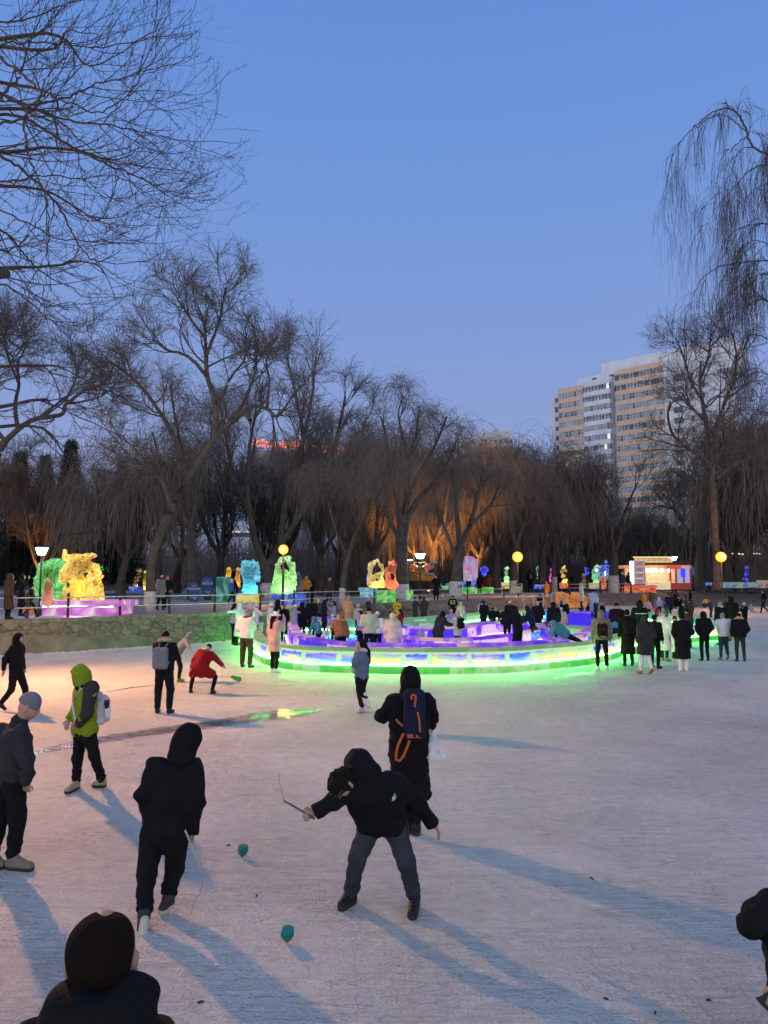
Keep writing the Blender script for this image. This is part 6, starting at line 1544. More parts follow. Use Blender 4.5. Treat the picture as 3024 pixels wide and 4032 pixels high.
carve('ice_figure', 'C', 66, [(128, 245, 12), (132, 300, 8), (125, 330, 128, 395, 12, 12)], (.10, .05, 1.0), 'thin blue glowing ice pieces left of the yellow arches', rough=.1, k=.1, glow=.8, light=20)
pe = empty('ice_plinth', tuple(At(*zz('C', 135, 550), 58)), label='cyan ice plinth under the yellow arches', cat='ice plinth')
slab('upper_slab', 'C', 30, 454, 236, 484, 58, 1.8, CYAP, parent=pe); slab('lower_block', 'C', 48, 488, 215, 556, 58.1, 1.6, CYAP, parent=pe)
pe = empty('ice_plinth', tuple(At(*zz('C', 335, 620), 51)), label='green ice plinth under the coral red carving', cat='ice plinth')
slab('upper_slab', 'C', 225, 484, 440, 535, 51, 1.6, GRNP, parent=pe); slab('lower_block', 'C', 228, 540, 440, 618, 51, 1.5, GRNP, parent=pe); slab('side_block', 'C', 555, 482, 626, 585, 51.4, 1.2, GRNP, parent=pe)
carve('ice_carving', 'C', 52, [(372, 180, 20), (410, 165, 14), (400, 195, 430, 200, 26, 18), (355, 250, 375, 230, 24, 28), (345, 270, 360, 370, 26, 26), (420, 240, 410, 300, 22, 18), (430, 300, 435, 400, 14, 16), (350, 400, 430, 420, 34, 34), (360, 430, 420, 445, 34, 34)], (1.0, .20, .10), 'coral red ice carving with an opening, yellow at its foot', carve_=[(402, 325, 18), (402, 300, 402, 350, 15, 15)], rough=.12, k=.12, glow=.75, alt=(1, .6, .2), light=70, lz=.3)
# log sculpture with painted patterns behind the lanterns
e = empty('timber_display', tuple(At(*zz('C', 700, 400), 72)), label='dark display of stacked yellow brown logs and grey boards behind the red lanterns', cat='display')
base = np.array(e.location); mb = MB()
for i, (x0, y0, x1, y1) in enumerate(((555, 205, 700, 250), (560, 250, 720, 290), (565, 300, 730, 330), (560, 350, 860, 345), (570, 330, 640, 260), (700, 330, 780, 270))):
    mb.tube([At(*zz('C', x0, y0), 72 + .2 * i) - base, At(*zz('C', x1, y1), 72.6 + .1 * i) - base], [.28, .34], 8)
mb.build('logs', pm('painted_log', (.26, .16, .03), .7, bump=.6, bs=5, var=.5, vs=1.2), parent=e, smooth=True)
mb = MB()
for i, (x0, y0, x1, y1, w_) in enumerate(((760, 200, 890, 180, .10), (770, 240, 850, 225, .12), (760, 300, 850, 305, .10), (750, 280, 850, 232, .08))):
    mb.tube([At(*zz('C', x0, y0), 71.6) - base, At(*zz('C', x1, y1), 71.2) - base], w_, 4)
mb.build('boards', pm('grey_board', (.30, .30, .33), .7), parent=e)
slab('ice_block', 'C', 990, 405, 1035, 430, 92, 1.2, BLUP, 'small blue ice block right of the phone caller')
slab('ice_plinth', 'C', 950, 434, 1040, 470, 88, 1.4, GRNP, 'low green ice plinth left of the pink ice block')
carve('snow_statue', 'C', 80, [(912, 375, 6), (912, 385, 918, 410, 6, 10), (925, 425, 18)], (.35, .45, .60), 'small bluish snow bird figure beside the phone caller', rough=.02, k=.15, glow=.3, light=0, dark=.8)
TALL = ice('ice_rainbow', [(.2, (.9, .15, .4)), (.4, (.95, .35, .6)), (.5, (.75, .5, .85)), (.62, (.4, .45, 1)), (.8, (1, .85, .5))], .85, 1.3)
tb = empty('ice_block', tuple(At(*zz('C', 1255, 380), 86)), label='tall upright pink and white ice block with fluted front on blue blocks', cat='ice block')
base = np.array(tb.location); mb = MB()
for i, (x0, x1, yt) in enumerate(((1174, 1206, 112), (1202, 1236, 104), (1234, 1268, 108), (1266, 1300, 122), (1298, 1336, 138))):
    a = At(*zz('C', x0 + 6, 380), 86) - base; b = At(*zz('C', x1 - 2, yt), 86) - base
    mb.prism([(a[0] * .92, a[2]), (b[0] * .92, a[2]), (b[0], b[2]), (At(*zz('C', x0, yt), 86)[0] - base[0], b[2])], .1 * (i % 2), 1.0)
mb.build('flutes', TALL, parent=tb, bevel=.04)
for x0, x1 in ((1142, 1200), (1262, 1312)): slab('foot_block', 'C', x0, 376, x1, 440, 86.2, 1.2, BLUP, parent=tb)
lamp('light', (0, -1.6, 1.2), 8, (1, .5, .8), .2, tb)
slab('ice_plinth', 'C', 1132, 448, 1505, 522, 85, 1.6, GRNP, 'long green ice plinth in front of the pink ice block')
carve('ice_carving', 'C', 90, [(1398, 250, 30), (1375, 255, 20), (1425, 260, 20), (1400, 290, 26), (1405, 320, 12)], (.04, .02, .95), 'round deep blue glowing ice carving right of the pink block', rough=.25, k=.1, glow=.8, light=40, alt=(.3, .4, 1))
carve('ice_carving', 'D', 92, [(235, 245, 12), (270, 240, 18), (255, 290, 22), (262, 350, 26), (262, 390, 24)], (.45, 1.0, .45), 'bright green white ice flame on a yellow plinth left of the orange lamp', rough=.15, k=.15, glow=.9, alt=(.9, 1, .8), light=60)
slab('ice_plinth', 'D', 212, 396, 292, 466, 91, 1.3, YELP, 'yellow ice plinth of the green flame')
carve('ice_carving', 'D', 96, [(620, 215, 10), (610, 250, 28), (615, 300, 26), (605, 350, 12), (608, 400, 12)], (.12, .80, .35), 'green leafy ice carving on a thin stem between dark coats', rough=.2, k=.15, glow=.8, alt=(.6, 1, .7), light=50)
slab('ice_plinth', 'D', 580, 420, 690, 468, 95, 1.4, BLUP, 'blue ice plinth of the green leafy carving')
carve('ice_figure', 'D', 95, [(745, 245, 738, 330, 7, 12), (732, 340, 738, 395, 10, 8)], (.85, .15, .75), 'slim magenta ice blade beside the green leaf', rough=.1, k=.1, glow=.8, light=20)
carve('ice_figure', 'D', 93, [(895, 215, 8), (880, 245, 20), (860, 280, 16), (905, 270, 20), (880, 330, 24), (905, 370, 20), (890, 395, 28)], (1.0, .72, .08), 'white and yellow ice figure with curls on a red plinth', rough=.15, k=.15, glow=.85, alt=(1, .95, .7), light=50)
slab('ice_plinth', 'D', 864, 402, 932, 462, 92, 1.3, REDP, 'red ice plinth of the curled figure')
carve('ice_figure', 'D', 98, [(1122, 235, 1125, 310, 10, 10), (1142, 245, 12), (1145, 290, 14), (1125, 310, 10)], (.03, .03, 1.0), 'small deep blue ice tracery above the tan ice post', rough=.2, k=.1, glow=1.0, light=30, alt=(.3, .4, 1))
carve('ice_figure', 'D', 97, [(1102, 315, 18), (1102, 330, 1105, 440, 18, 18)], (.55, .35, .25), 'plain tan ice post on the right bank', rough=.02, k=.1, glow=.35, light=0, dark=.8)
carve('ice_carving', 'D', 95, [(1210, 260, 1240, 215, 14, 14), (1240, 215, 1280, 230, 14, 12), (1205, 270, 1200, 340, 16, 14), (1260, 300, 1220, 340, 20, 26), (1235, 370, 1235, 395, 30, 28)], (.25, .9, .45), 'green ring of ice with a white disc, beside the blue pavilion', rough=.15, k=.12, glow=.7, alt=(.8, 1, .9), light=60)
carve('ice_disc', 'D', 94.4, [(1240, 262, 22)], (.9, .95, .95), 'white shining ice disc in the green ring', rough=.02, glow=1.2, light=0, dark=.9)
slab('ice_plinth', 'D', 1192, 402, 1262, 466, 94, 1.4, ice('ice_yb', [(.3, (.1, .3, 1)), (.5, (.8, .8, .6)), (.7, (1, .7, .05))], .8), 'yellow and blue ice plinth of the green ring')
pv = empty('ice_pavilion', tuple(At(*zz('D', 1340, 385), 96)), label='small blue ice pavilion with a spire on a red frame', cat='ice pavilion')
slab('roof_block', 'D', 1296, 208, 1385, 240, 96, 2.0, BLUP, parent=pv); slab('chamber', 'D', 1305, 242, 1378, 348, 96.2, 1.6, BLUP, parent=pv); slab('door_light', 'D', 1328, 270, 1345, 340, 96.05, .1, emit('pav_white', (.55, .75, 1), 1.6), parent=pv)
slab('ledge', 'D', 1284, 325, 1395, 372, 95.9, 2.4, ice('ice_salmon', [(.3, (.6, .16, .14)), (.5, (.75, .28, .25)), (.7, (.8, .5, .5))], .6), parent=pv); slab('stand', 'D', 1300, 372, 1345, 470, 96.2, 1.6, REDP, parent=pv)
mb = MB(); mb.lathe([(.3, 0), (.16, .2), (.22, .35), (.02, .75)], n=8); mb.build('spire', BLUP, parent=pv, loc=tuple(At(*zz('D', 1345, 208), 97) - np.array(pv.location)))
pe = empty('ice_plinth', tuple(At(*zz('E', 325, 622), 97)), label='long red ice plinth with a joint, in front of the kiosk', cat='ice plinth')
slab('left_block', 'E', 162, 545, 236, 624, 97, 1.4, REDP, parent=pe); slab('right_block', 'E', 258, 572, 485, 618, 97, 1.4, REDP, parent=pe); slab('top_slab', 'E', 255, 543, 495, 570, 96.8, 1.6, REDP, parent=pe)
pb_ = empty('price_board', tuple(At(*zz('E', 300, 535), 96.6)), label='tall grey four panel price board with a bright white tube on its left side', cat='sign')
for i in range(4): slab('panel', 'E', 260, 290 + i * 62, 372, 346 + i * 62, 96.6, .3, pm('panel_grey', (.30, .26, .27), .6, em=(.5, .42, .42), es=.35), parent=pb_)
for i in range(4):
    for j in range(3): slab('line', 'E', 282 + 10 * (j % 2), 306 + i * 62 + j * 9, 352 - 8 * j, 308.5 + i * 62 + j * 9, 96.55, .04, pm('print_grey', (.07, .06, .06), .7), parent=pb_, bev=0)
slab('tube', 'E', 226, 290, 250, 534, 96.6, .35, emit('white_tube', (.95, .97, 1), 2.5), parent=pb_)
# kiosk
K = 100.0
kb = At(*zz('E', 500, 592), K); kk = empty('kiosk', tuple(kb), label='lit red snack kiosk with rounded roof, hanging bulbs and an illuminated roof sign', cat='kiosk')
def kp(name, x0, y0, x1, y1, Y, dep, mat, bev=.03): return slab(name, 'E', x0, y0, x1, y1, Y, dep, mat, parent=kk, bev=bev)
RD = pm('kiosk_red', (.30, .03, .02), .5, em=(.8, .15, .05), es=.12)
kp('counter', 152, 520, 856, 590, K, 2.4, RD); kp('lintel', 150, 334, 856, 366, K - .1, 2.6, pm('kiosk_orange', (.6, .2, .08), .5, em=(1, .5, .3), es=.45))
kp('back_wall', 155, 366, 700, 520, K + 1.6, .2, pm('shelf_lit', (.5, .35, .2), .6, em=(1, .72, .45), es=.5, var=.6, vs=2.5))
kp('roof', 170, 300, 850, 332, K - .2, 3.0, pm('kiosk_roof', (.06, .03, .03), .5)); kp('roof_crown', 210, 288, 810, 300, K, 2.6, pm('kiosk_roof', (0, 0, 0)))
for x in (155, 372, 640, 700, 780, 850): kp('pillar', x - 5, 366, x + 5, 520, K, .3, RD)
kp('awning', 600, 330, 740, 372, K - .8, .9, pm('awning_red', (.5, .06, .03), .6, em=(1, .2, .08), es=.4)); kp('end_wall', 706, 345, 852, 520, K + .1, .1, pm('end_wall', (.35, .35, .5), .6, em=(.5, .45, .9), es=.5)); kp('blue_panel', 752, 362, 792, 460, K - .05, .1, emit('panel_blue', (.03, .03, 1), 1.6))
kp('counter_front', 380, 500, 640, 590, K - .15, .1, pm('fridge', (.6, .5, .35), .5, em=(1, .75, .4), es=.45, var=.5, vs=3))
for i, x in enumerate((395, 440, 487, 547, 625)):
    p = At(*zz('E', x, 382), K + .3) - kb; mb = MB(); mb.lathe([(.04, .3), (.08, .2), (.28, -.1), (.2, -.24), (.05, -.3)], n=10); mb.build('bulb', emit('bulb', (1, .85, .6), 9), parent=kk, loc=tuple(p))
lamp('light', tuple(At(*zz('E', 480, 400), K - .8) - kb), 80, (1, .7, .4), .2, kk)
sg = empty('roof_sign', tuple(kb + (0, 0, 0)), label='long lit shop sign with red characters on the kiosk roof', cat='sign')
slab('sign_board', 'E', 262, 262, 648, 290, K - .9, .2, pm('sign_cream', (.6, .5, .4), .5, em=(1, .55, .45), es=.5), parent=sg)
for q in ((250, 244, 660, 256), (250, 295, 660, 303)): slab('light_bar', 'E', *q, K - .95, .2, emit('bar_yellow', (.85, 1, .25), 1.1), parent=sg)
t = bpy.data.curves.new('lettering', 'FONT'); t.body = '北方公园商贸店'; t.size = .62; t.extrude = .01; t.align_x = 'CENTER'; t.space_character = 1.25
o = bpy.data.objects.new('lettering', t); C.objects.link(o); o.parent = sg; o.location = tuple(At(*zz('E', 470, 288), K - .93) - kb); o.rotation_euler = (math.pi / 2, 0, 0); t.materials.append(emit('sign_red', (.8, .05, .03), .9))
# right end
ar = carve('ice_arch', 'E', 96, [(1430, 345, 10), (1440, 360, 1425, 440, 18, 14), (1440, 355, 1480, 365, 20, 20), (1480, 370, 1500, 440, 20, 18), (1500, 440, 1480, 500, 18, 20), (1460, 420, 22), (1400, 480, 1480, 490, 16, 24)], (.03, .03, 1.0), 'tall deep blue ice arch carving near the right edge', rough=.10, k=.15, glow=.75, alt=(.25, .35, 1), light=60)
slab('ice_plinth', 'E', 1225, 512, 1545, 572, 95, 2.2, ice('ice_mixed', [(.3, (.25, .2, .8)), (.45, (.35, .45, .8)), (.6, (.25, .8, .4)), (.7, (.7, .5, .6))], .6, .8), 'long pale blue and green ice wall under the blue arch')
slab('ice_plinth', 'E', 1556, 490, 1690, 572, 95, 2.0, ice('ice_pinkish', [(.3, (.5, .2, .4)), (.5, (.7, .4, .6)), (.7, (.8, .7, .4))], .5, 1), 'pinkish ice wall at the right picture edge')
slab('ice_block', 'E', 1035, 515, 1100, 545, 97, 1.0, BLUP, 'low blue ice block left of the right fence post')
slab('ice_booth', 'E', 884, 350, 935, 440, 108, 1.0, pm('booth', (.08, .12, .25), .5, em=(.08, .12, .6), es=.4), 'narrow blue booth with a white top behind the kiosk', cat='booth')
# orange ramp
def quadpanel(name, zone, pts, Y, th, mat, label=None, parent=None, cat='ice slide'):
    P = [At(*zz(zone, x, y), Y) for x, y in pts]; c = np.mean(P, 0); mb = MB(); mb.prism([(p[0] - c[0], p[2] - c[2]) for p in P], 0, th)
    o = mb.build(name, mat, bevel=.03)
    if parent is not None: o.parent = parent; o.location = c - np.array(parent.location)
    else: o.location = c; tag(o, label, cat)
    return o
rm = empty('ice_slide', tuple(At(*zz('D', 940, 680), 60)), label='orange glowing ice slide built of blocks, sloping from the bank to the rink', cat='ice slide')
quadpanel('side_panel', 'D', [(806, 500), (870, 498), (1062, 575), (1062, 670), (945, 676), (940, 640), (806, 560)], 59, .35, ORGP, parent=rm)
quadpanel('far_panel', 'D', [(975, 498), (1060, 505), (1150, 560), (1150, 660), (1062, 660), (975, 600)], 62, .35, ORGP, parent=rm)
quadpanel('support', 'D', [(806, 500), (832, 500), (832, 630), (806, 630)], 58.9, .3, ORGP, parent=rm)
for i, (x, y) in enumerate(((880, 530), (910, 545), (945, 560), (985, 578), (1020, 595), (965, 610), (1010, 635))): quadpanel('window_block', 'D', [(x - 11, y - 9), (x + 11, y - 2), (x + 11, y + 12), (x - 11, y + 6)], 58.96, .04, ice('ice_darkorange', [(.3, (.3, .06, .01)), (.6, (.5, .14, .03)), (.7, (.6, .2, .05))], .5), parent=rm)
lamp('light', (1.2, -1.5, 1.2), 40, (1, .3, .05), .3, rm)
# ------------------------------------------------------------ trees
def nrm(v): return v / (np.linalg.norm(v, axis=-1, keepdims=True) + 1e-9)
def grow(S, D, L, K, wander, grav, r):
    """S,D (M,3), L (M,) -> (M,K+1,3)"""
    P = [S]; d = nrm(D); st = (L / K)[:, None]
    for k in range(K):
        d = nrm(d + r.normal(0, wander, d.shape) + np.array([0, 0, 1.0]) * (grav if np.isscalar(grav) else grav[k]))
        P.append(P[-1] + d * st)
    return np.stack(P, 1)
def spawn(P, R, n, ang, ln, K, wander, grav, rf, r1, tmin, r, taper=True, jit=.0):
    M, k1, _ = P.shape; idx = np.repeat(np.arange(M), n)
    t = r.uniform(tmin, 1, len(idx)) ** .85 * (k1 - 1); i = np.minimum(t.astype(int), k1 - 2); f = (t - i)[:, None]
    S = P[idx, i] * (1 - f) + P[idx, i + 1] * f; T = nrm(P[idx, i + 1] - P[idx, i])
    q = nrm(np.cross(T, r.normal(0, 1, T.shape))); a = r.uniform(ang[0], ang[1], len(idx))[:, None]
    D = T * np.cos(a) + q * np.sin(a)
    L = r.uniform(ln[0], ln[1], len(idx)) * ((1 - .45 * t / (k1 - 1)) if taper else 1)
    r0 = np.minimum((R[idx, i] * rf), r1[0])
    Q = grow(S, D, L, K, wander, grav, r)
    rr = r0[:, None] + (np.minimum(r1[1], r0)[:, None] - r0[:, None]) * np.linspace(0, 1, K + 1)[None]
    return Q, rr
def tube_np(P, R, n):
    M, k, _ = P.shape; T = nrm(np.gradient(P, axis=1))
    ref = np.where(np.abs(T[..., 2:3]) < .9, np.array([0, 0, 1.0]), np.array([1.0, 0, 0]))
    A = nrm(np.cross(T, ref)); B = np.cross(T, A); g = 2 * np.pi * np.arange(n) / n
    V = P[:, :, None] + R[:, :, None, None] * (A[:, :, None] * np.cos(g)[:, None] + B[:, :, None] * np.sin(g)[:, None])
    m, i, j = np.meshgrid(np.arange(M), np.arange(k - 1), np.arange(n), indexing='ij'); j2 = (j + 1) % n
    b = lambda i_, j_: (m * k + i_) * n + j_
    F = np.stack([b(i, j), b(i, j2), b(i + 1, j2), b(i + 1, j)], -1).reshape(-1, 4)
    return V.reshape(-1, 3), F
def merge(parts):
    V = []; F = []; o = 0
    for v, f in parts: V.append(v); F.append(f + o); o += len(v)
    return np.concatenate(V), np.concatenate(F)
BARK = pm('bark', (.060, .050, .043), .95, bump=.9, bs=8, var=.4, vs=2)
TWIG = pm('twig', (.095, .083, .076), .9)
TWIGW = pm('willow_twig', (.125, .105, .088), .85)
TWIGN = pm('near_twig', (.040, .032, .029), .85)
LIME = pm('limewash', (.42, .38, .36), .9, bump=.6, bs=9, var=.25, vs=4)
STY = dict(
    elm=[dict(n=10, ang=(.5, 1.1), ln=(2.2, 4.2), K=5, wander=.16, grav=.05, rf=.5, r1=(.07, .022), tmin=.25),
         dict(n=8, ang=(.5, 1.0), ln=(1.1, 2.4), K=4, wander=.15, grav=.03, rf=.6, r1=(.024, .012), tmin=.2),
         dict(n=6, ang=(.4, .9), ln=(.6, 1.3), K=4, wander=.14, grav=.04, rf=.7, r1=(.012, .006), tmin=.1),
         dict(n=3, ang=(.4, .9), ln=(.35, .8), K=3, wander=.15, grav=.03, rf=.8, r1=(.0065, .004), tmin=.1)],
    willow=[dict(n=8, ang=(.4, .9), ln=(2.0, 3.6), K=6, wander=.15, grav=.04, rf=.5, r1=(.06, .02), tmin=.3),
            dict(n=9, ang=(.4, 1.1), ln=(1.2, 2.4), K=5, wander=.16, grav=[.05, 0, -.12, -.25, -.35], rf=.6, r1=(.022, .009), tmin=.2),
            dict(n=8, ang=(.4, 1.2), ln=(1.4, 3.6), K=6, wander=.07, grav=[-.15, -.35, -.5, -.6, -.6, -.6], rf=.8, r1=(.010, .006), tmin=.15)],
    upright=[dict(n=9, ang=(.3, .7), ln=(2.0, 3.8), K=5, wander=.10, grav=.12, rf=.5, r1=(.05, .018), tmin=.2),
             dict(n=8, ang=(.3, .7), ln=(1.2, 2.4), K=4, wander=.12, grav=.05, rf=.6, r1=(.018, .009), tmin=.2),
             dict(n=7, ang=(.3, .9), ln=(.8, 1.7), K=4, wander=.12, grav=[.02, -.05, -.15, -.25], rf=.8, r1=(.009, .005), tmin=.1)])
def tree_parts(limbs, style, scale=1.0, seed=1, dens=1.0, thick=1.0):
    """limbs: list of (points (k,3), radii (k,)) -> trunk mesh, crown mesh"""
    r = np.random.default_rng(seed); tp = []; KK = 14
    LP = []; LR = []
    for P, R, sp in limbs:
        P = catmull(P, 6); P = P + r.normal(0, .012 * scale, P.shape)
        R = np.interp(np.linspace(0, 1, len(P)), np.linspace(0, 1, len(R)), R)
        tp.append(tube_np(P[None], R[None], 9))
        if sp: 
            Q = resample(P, .01) if False else P
            t = np.linspace(0, len(P) - 1, KK); Q = np.stack([np.interp(t, np.arange(len(P)), P[:, i]) for i in range(3)], 1)
            LP.append(Q); LR.append(np.interp(t, np.arange(len(P)), R))
    P, R = np.array(LP), np.array(LR); cp = []
    for li, s in enumerate(STY[style]):
        n = max(1, int(round(s['n'] * (dens if li < 3 else 1))))
        Q, rr = spawn(P, R, n, s['ang'], tuple(x * scale for x in s['ln']), s['K'], s['wander'], s['grav'], s['rf'], tuple(x * scale * thick for x in s['r1']), s['tmin'] , r)
        (tp if li == 0 else cp).append(tube_np(Q, rr, 5 if li == 0 else 3)); P, R = Q, rr
    return merge(tp), merge(cp)
def tree_obj(name, label, base, parts, twig, lime=None, group=None):
    e = empty(name, tuple(base), label=label, cat='tree', group=group)
    (tv, tf), (cv, cf) = parts
    mesh_np('trunk', tv, tf, BARK, e); mesh_np('crown', cv, cf, twig, e, smooth=False)
    if lime:
        mb = MB(); mb.lathe([(lime[0] * 1.18, -.05), (lime[0] * 1.08, .3), (lime[0] * 1.03, lime[1]), (lime[0] * .9, lime[1] + .01)], n=12); mb.build('limewash', LIME, parent=e, smooth=True)
    return e
def img_tree(name, label, u, v, limbs, style, Y=None, twig=TWIG, lime=None, scale=1.0, seed=1, dens=1.0, dep=.0, thick=1.0, z=BANK):
    """limbs given as columns/rows of the photograph with a depth of their own; radii in photo pixels"""
    if Y is None: Y = G(u, v, z)[1]
    base = At(u, v, Y); base[2] = z; k = Y / FL; r = np.random.default_rng(seed + 100); out = []
    for i, (pts, r0, r1, sp) in enumerate(limbs):
        dy = r.normal(0, dep) if i else 0; n = len(pts)
        P = np.array([At(p[0], p[1], Y + (p[2] if len(p) > 2 else dy * j / max(1, n - 1))) - base for j, p in enumerate(pts)])
        out.append((P, np.linspace(r0, r1, n) * k, sp))
    return tree_obj(name, label, base, tree_parts(out, style, scale, seed, dens, thick), twig, lime)
def proc_limbs(r, H, trunk, spread, nl, rad):
    L = []; t0 = np.array([[0, 0, 0], [r.normal(0, .12), r.normal(0, .12), trunk * .5], [r.normal(0, .25), r.normal(0, .25), trunk]])
    L.append((t0, np.array([rad * 1.25, rad, rad * .85]), False))
    for i in range(nl):
        a = 2 * math.pi * (i + r.uniform(-.25, .25)) / nl; s = spread * r.uniform(.5, 1.1); h = H * r.uniform(.72, 1.0)
        p0 = t0[-1] + (0, 0, -.05); d = np.array([math.cos(a), math.sin(a), 0])
        L.append((np.array([p0, p0 + d * s * .35 + (0, 0, (h - trunk) * .25), p0 + d * s * .65 + (0, 0, (h - trunk) * .6) + r.normal(0, .2, 3), p0 + d * s * .9 + (0, 0, (h - trunk) * .88)]),
                  np.array([rad * .6, rad * .42, rad * .25, rad * .1]), True))
    return L
# big elm on the left bank
img_tree('elm_tree', 'big leaning elm with a pale painted trunk foot at the left bank, tallest bare crown', 588, 2413, [
    ([(588, 2413), (592, 2300), (600, 2200), (622, 2120), (672, 2010), (740, 1880), (830, 1745), (880, 1690), (925, 1650)], 19, 11, False),
    ([(925, 1650), (960, 1625), (985, 1655)], 14, 9, False),
    ([(925, 1650), (985, 1600), (1050, 1610), (1090, 1640), (1130, 1590), (1180, 1520)], 9, 3, True),
    ([(845, 1730), (850, 1640), (840, 1560), (815, 1480), (812, 1400), (808, 1330), (800, 1260), (775, 1200)], 14, 3, True),
    ([(812, 1400), (840, 1330), (865, 1260), (880, 1180), (890, 1130)], 8, 2, True),
    ([(812, 1480), (760, 1420), (710, 1390), (660, 1380), (620, 1350), (600, 1330)], 8, 2, True),
    ([(740, 1880), (700, 1760), (640, 1640), (570, 1540), (500, 1470), (440, 1430), (410, 1400)], 11, 3, True),
    ([(900, 1670), (960, 1580), (1000, 1480), (1010, 1380), (1000, 1300), (960, 1230)], 9, 2, True),
    ([(850, 1640), (900, 1500), (960, 1420), (990, 1330)], 7, 2, True),
    ([(808, 1330), (760, 1270), (720, 1210), (690, 1160)], 6, 2, True),
    ([(672, 2010), (640, 1900), (560, 1830), (500, 1800)], 9, 3, True),
    ([(1050, 1610), (1060, 1500), (1050, 1420), (1080, 1340)], 6, 2, True)], 'elm', lime=(.25, .95), seed=11, dep=1.6, scale=.82, dens=.9)
img_tree('elm_tree', 'bare elm at the far left whose low limb crosses to the right', -60, 2425, [
    ([(-60, 2425), (-50, 2200), (-40, 1950), (-20, 1800), (20, 1740)], 24, 15, False),
    ([(20, 1740), (70, 1690), (140, 1650), (240, 1632), (262, 1590), (330, 1540), (400, 1512), (450, 1440)], 12, 3, True),
    ([(70, 1690), (60, 1600), (75, 1510), (70, 1430), (100, 1370), (110, 1300)], 9, 2, True),
    ([(75, 1510), (40, 1430), (20, 1350), (30, 1290)], 6, 2, True),
    ([(150, 1650), (210, 1600), (280, 1540), (300, 1450), (270, 1400)], 6, 2, True),
    ([(20, 1740), (-40, 1640), (-60, 1500), (-40, 1400)], 9, 3, True),
    ([(262, 1590), (330, 1580), (400, 1560), (440, 1520)], 5, 2, True)], 'elm', Y=40, seed=12, dep=1.5, scale=.95, dens=1.0)
img_tree('tree', 'grey straight trunk behind the blue information boards', 756, 2372, [
    ([(756, 2372), (752, 2200), (750, 2080)], 22, 15, False), ([(750, 2080), (735, 1950), (720, 1800), (690, 1650), (670, 1520)], 11, 3, True),
    ([(750, 2080), (780, 1950), (810, 1800), (850, 1650), (880, 1550)], 11, 3, True), ([(750, 2080), (700, 1980), (640, 1850), (600, 1700)], 9, 3, True)], 'willow', Y=56, twig=TWIGW, seed=13, dep=2.0, scale=1.15)
img_tree('willow_tree', 'forked willow with a leaning trunk behind the cyan ice rock', 1052, 2356, [
    ([(1052, 2356), (1048, 2280), (1040, 2220)], 32, 24, False), ([(1040, 2220), (1005, 2130), (985, 2020), (975, 1900), (985, 1750), (1010, 1600)], 15, 4, True),
    ([(1045, 2250), (1100, 2150), (1160, 2060), (1230, 1960), (1290, 1860), (1330, 1700), (1360, 1560)], 16, 4, True),
    ([(1100, 2150), (1120, 2000), (1150, 1850), (1200, 1700), (1230, 1550), (1240, 1420)], 12, 3, True),
    ([(1160, 2060), (1180, 1900), (1190, 1700), (1150, 1500), (1130, 1400)], 9, 3, True), ([(1230, 1960), (1320, 1880), (1400, 1780), (1440, 1650)], 8, 3, True),
    ([(985, 2020), (930, 1900), (900, 1780), (880, 1650)], 9, 3, True)], 'upright', Y=62, twig=TWIG, lime=(.60, 1.3), seed=14, dep=2.5, scale=1.35, dens=1.1)
img_tree('willow_tree', 'slim leaning willow with a white painted foot beside the green scarf person', 1348, 2378, [
    ([(1348, 2378), (1352, 2290), (1368, 2200), (1395, 2110)], 13, 9, False), ([(1395, 2110), (1420, 2000), (1410, 1880), (1380, 1760)], 6, 2, True),
    ([(1395, 2110), (1450, 2010), (1500, 1930), (1530, 1820)], 6, 2, True), ([(1368, 2200), (1320, 2080), (1290, 1970), (1270, 1900)], 6, 2, True)], 'willow', twig=TWIGW, lime=(.20, 1.0), seed=15, dep=1.5, scale=.8)
img_tree('willow_tree', 'thick dark willow trunk right of the coral red carving, branching fan-like', 1582, 2364, [
    ([(1582, 2364), (1582, 2250), (1580, 2140), (1590, 2040)], 28, 22, False), ([(1580, 2100), (1570, 1990), (1540, 1850), (1520, 1720), (1500, 1640)], 13, 3, True),
    ([(1590, 2040), (1600, 1950), (1610, 1820), (1640, 1700), (1650, 1600)], 13, 3, True), ([(1600, 2050), (1650, 1960), (1710, 1900), (1760, 1830), (1800, 1730)], 13, 3, True),
    ([(1590, 2040), (1630, 1900), (1700, 1780), (1740, 1690), (1760, 1640)], 9, 3, True), ([(1580, 2140), (1530, 2040), (1480, 1940), (1450, 1850), (1430, 1760)], 9, 3, True),
    ([(1610, 1820), (1580, 1700), (1570, 1620), (1590, 1560)], 6, 2, True)], 'willow', Y=58, twig=TWIGW, lime=(.52, 1.2), seed=16, dep=2.2, scale=.88, dens=.9)
img_tree('willow_tree', 'dark willow beside the pink ice block, strands lit orange from below', 1794, 2356, [
    ([(1794, 2356), (1800, 2250), (1812, 2150)], 24, 19, False), ([(1812, 2150), (1800, 2040), (1790, 1930), (1770, 1830)], 12, 4, True), ([(1812, 2150), (1850, 2070), (1880, 1960), (1900, 1850)], 12, 4, True),
    ([(1800, 2200), (1760, 2100), (1720, 2000), (1700, 1900)], 9, 3, True), ([(1850, 2070), (1930, 1990), (1970, 1900)], 9, 3, True)], 'willow', Y=64, twig=TWIGW, lime=(.5, 1.4), seed=17, dep=2.5, scale=1.2, dens=.85)
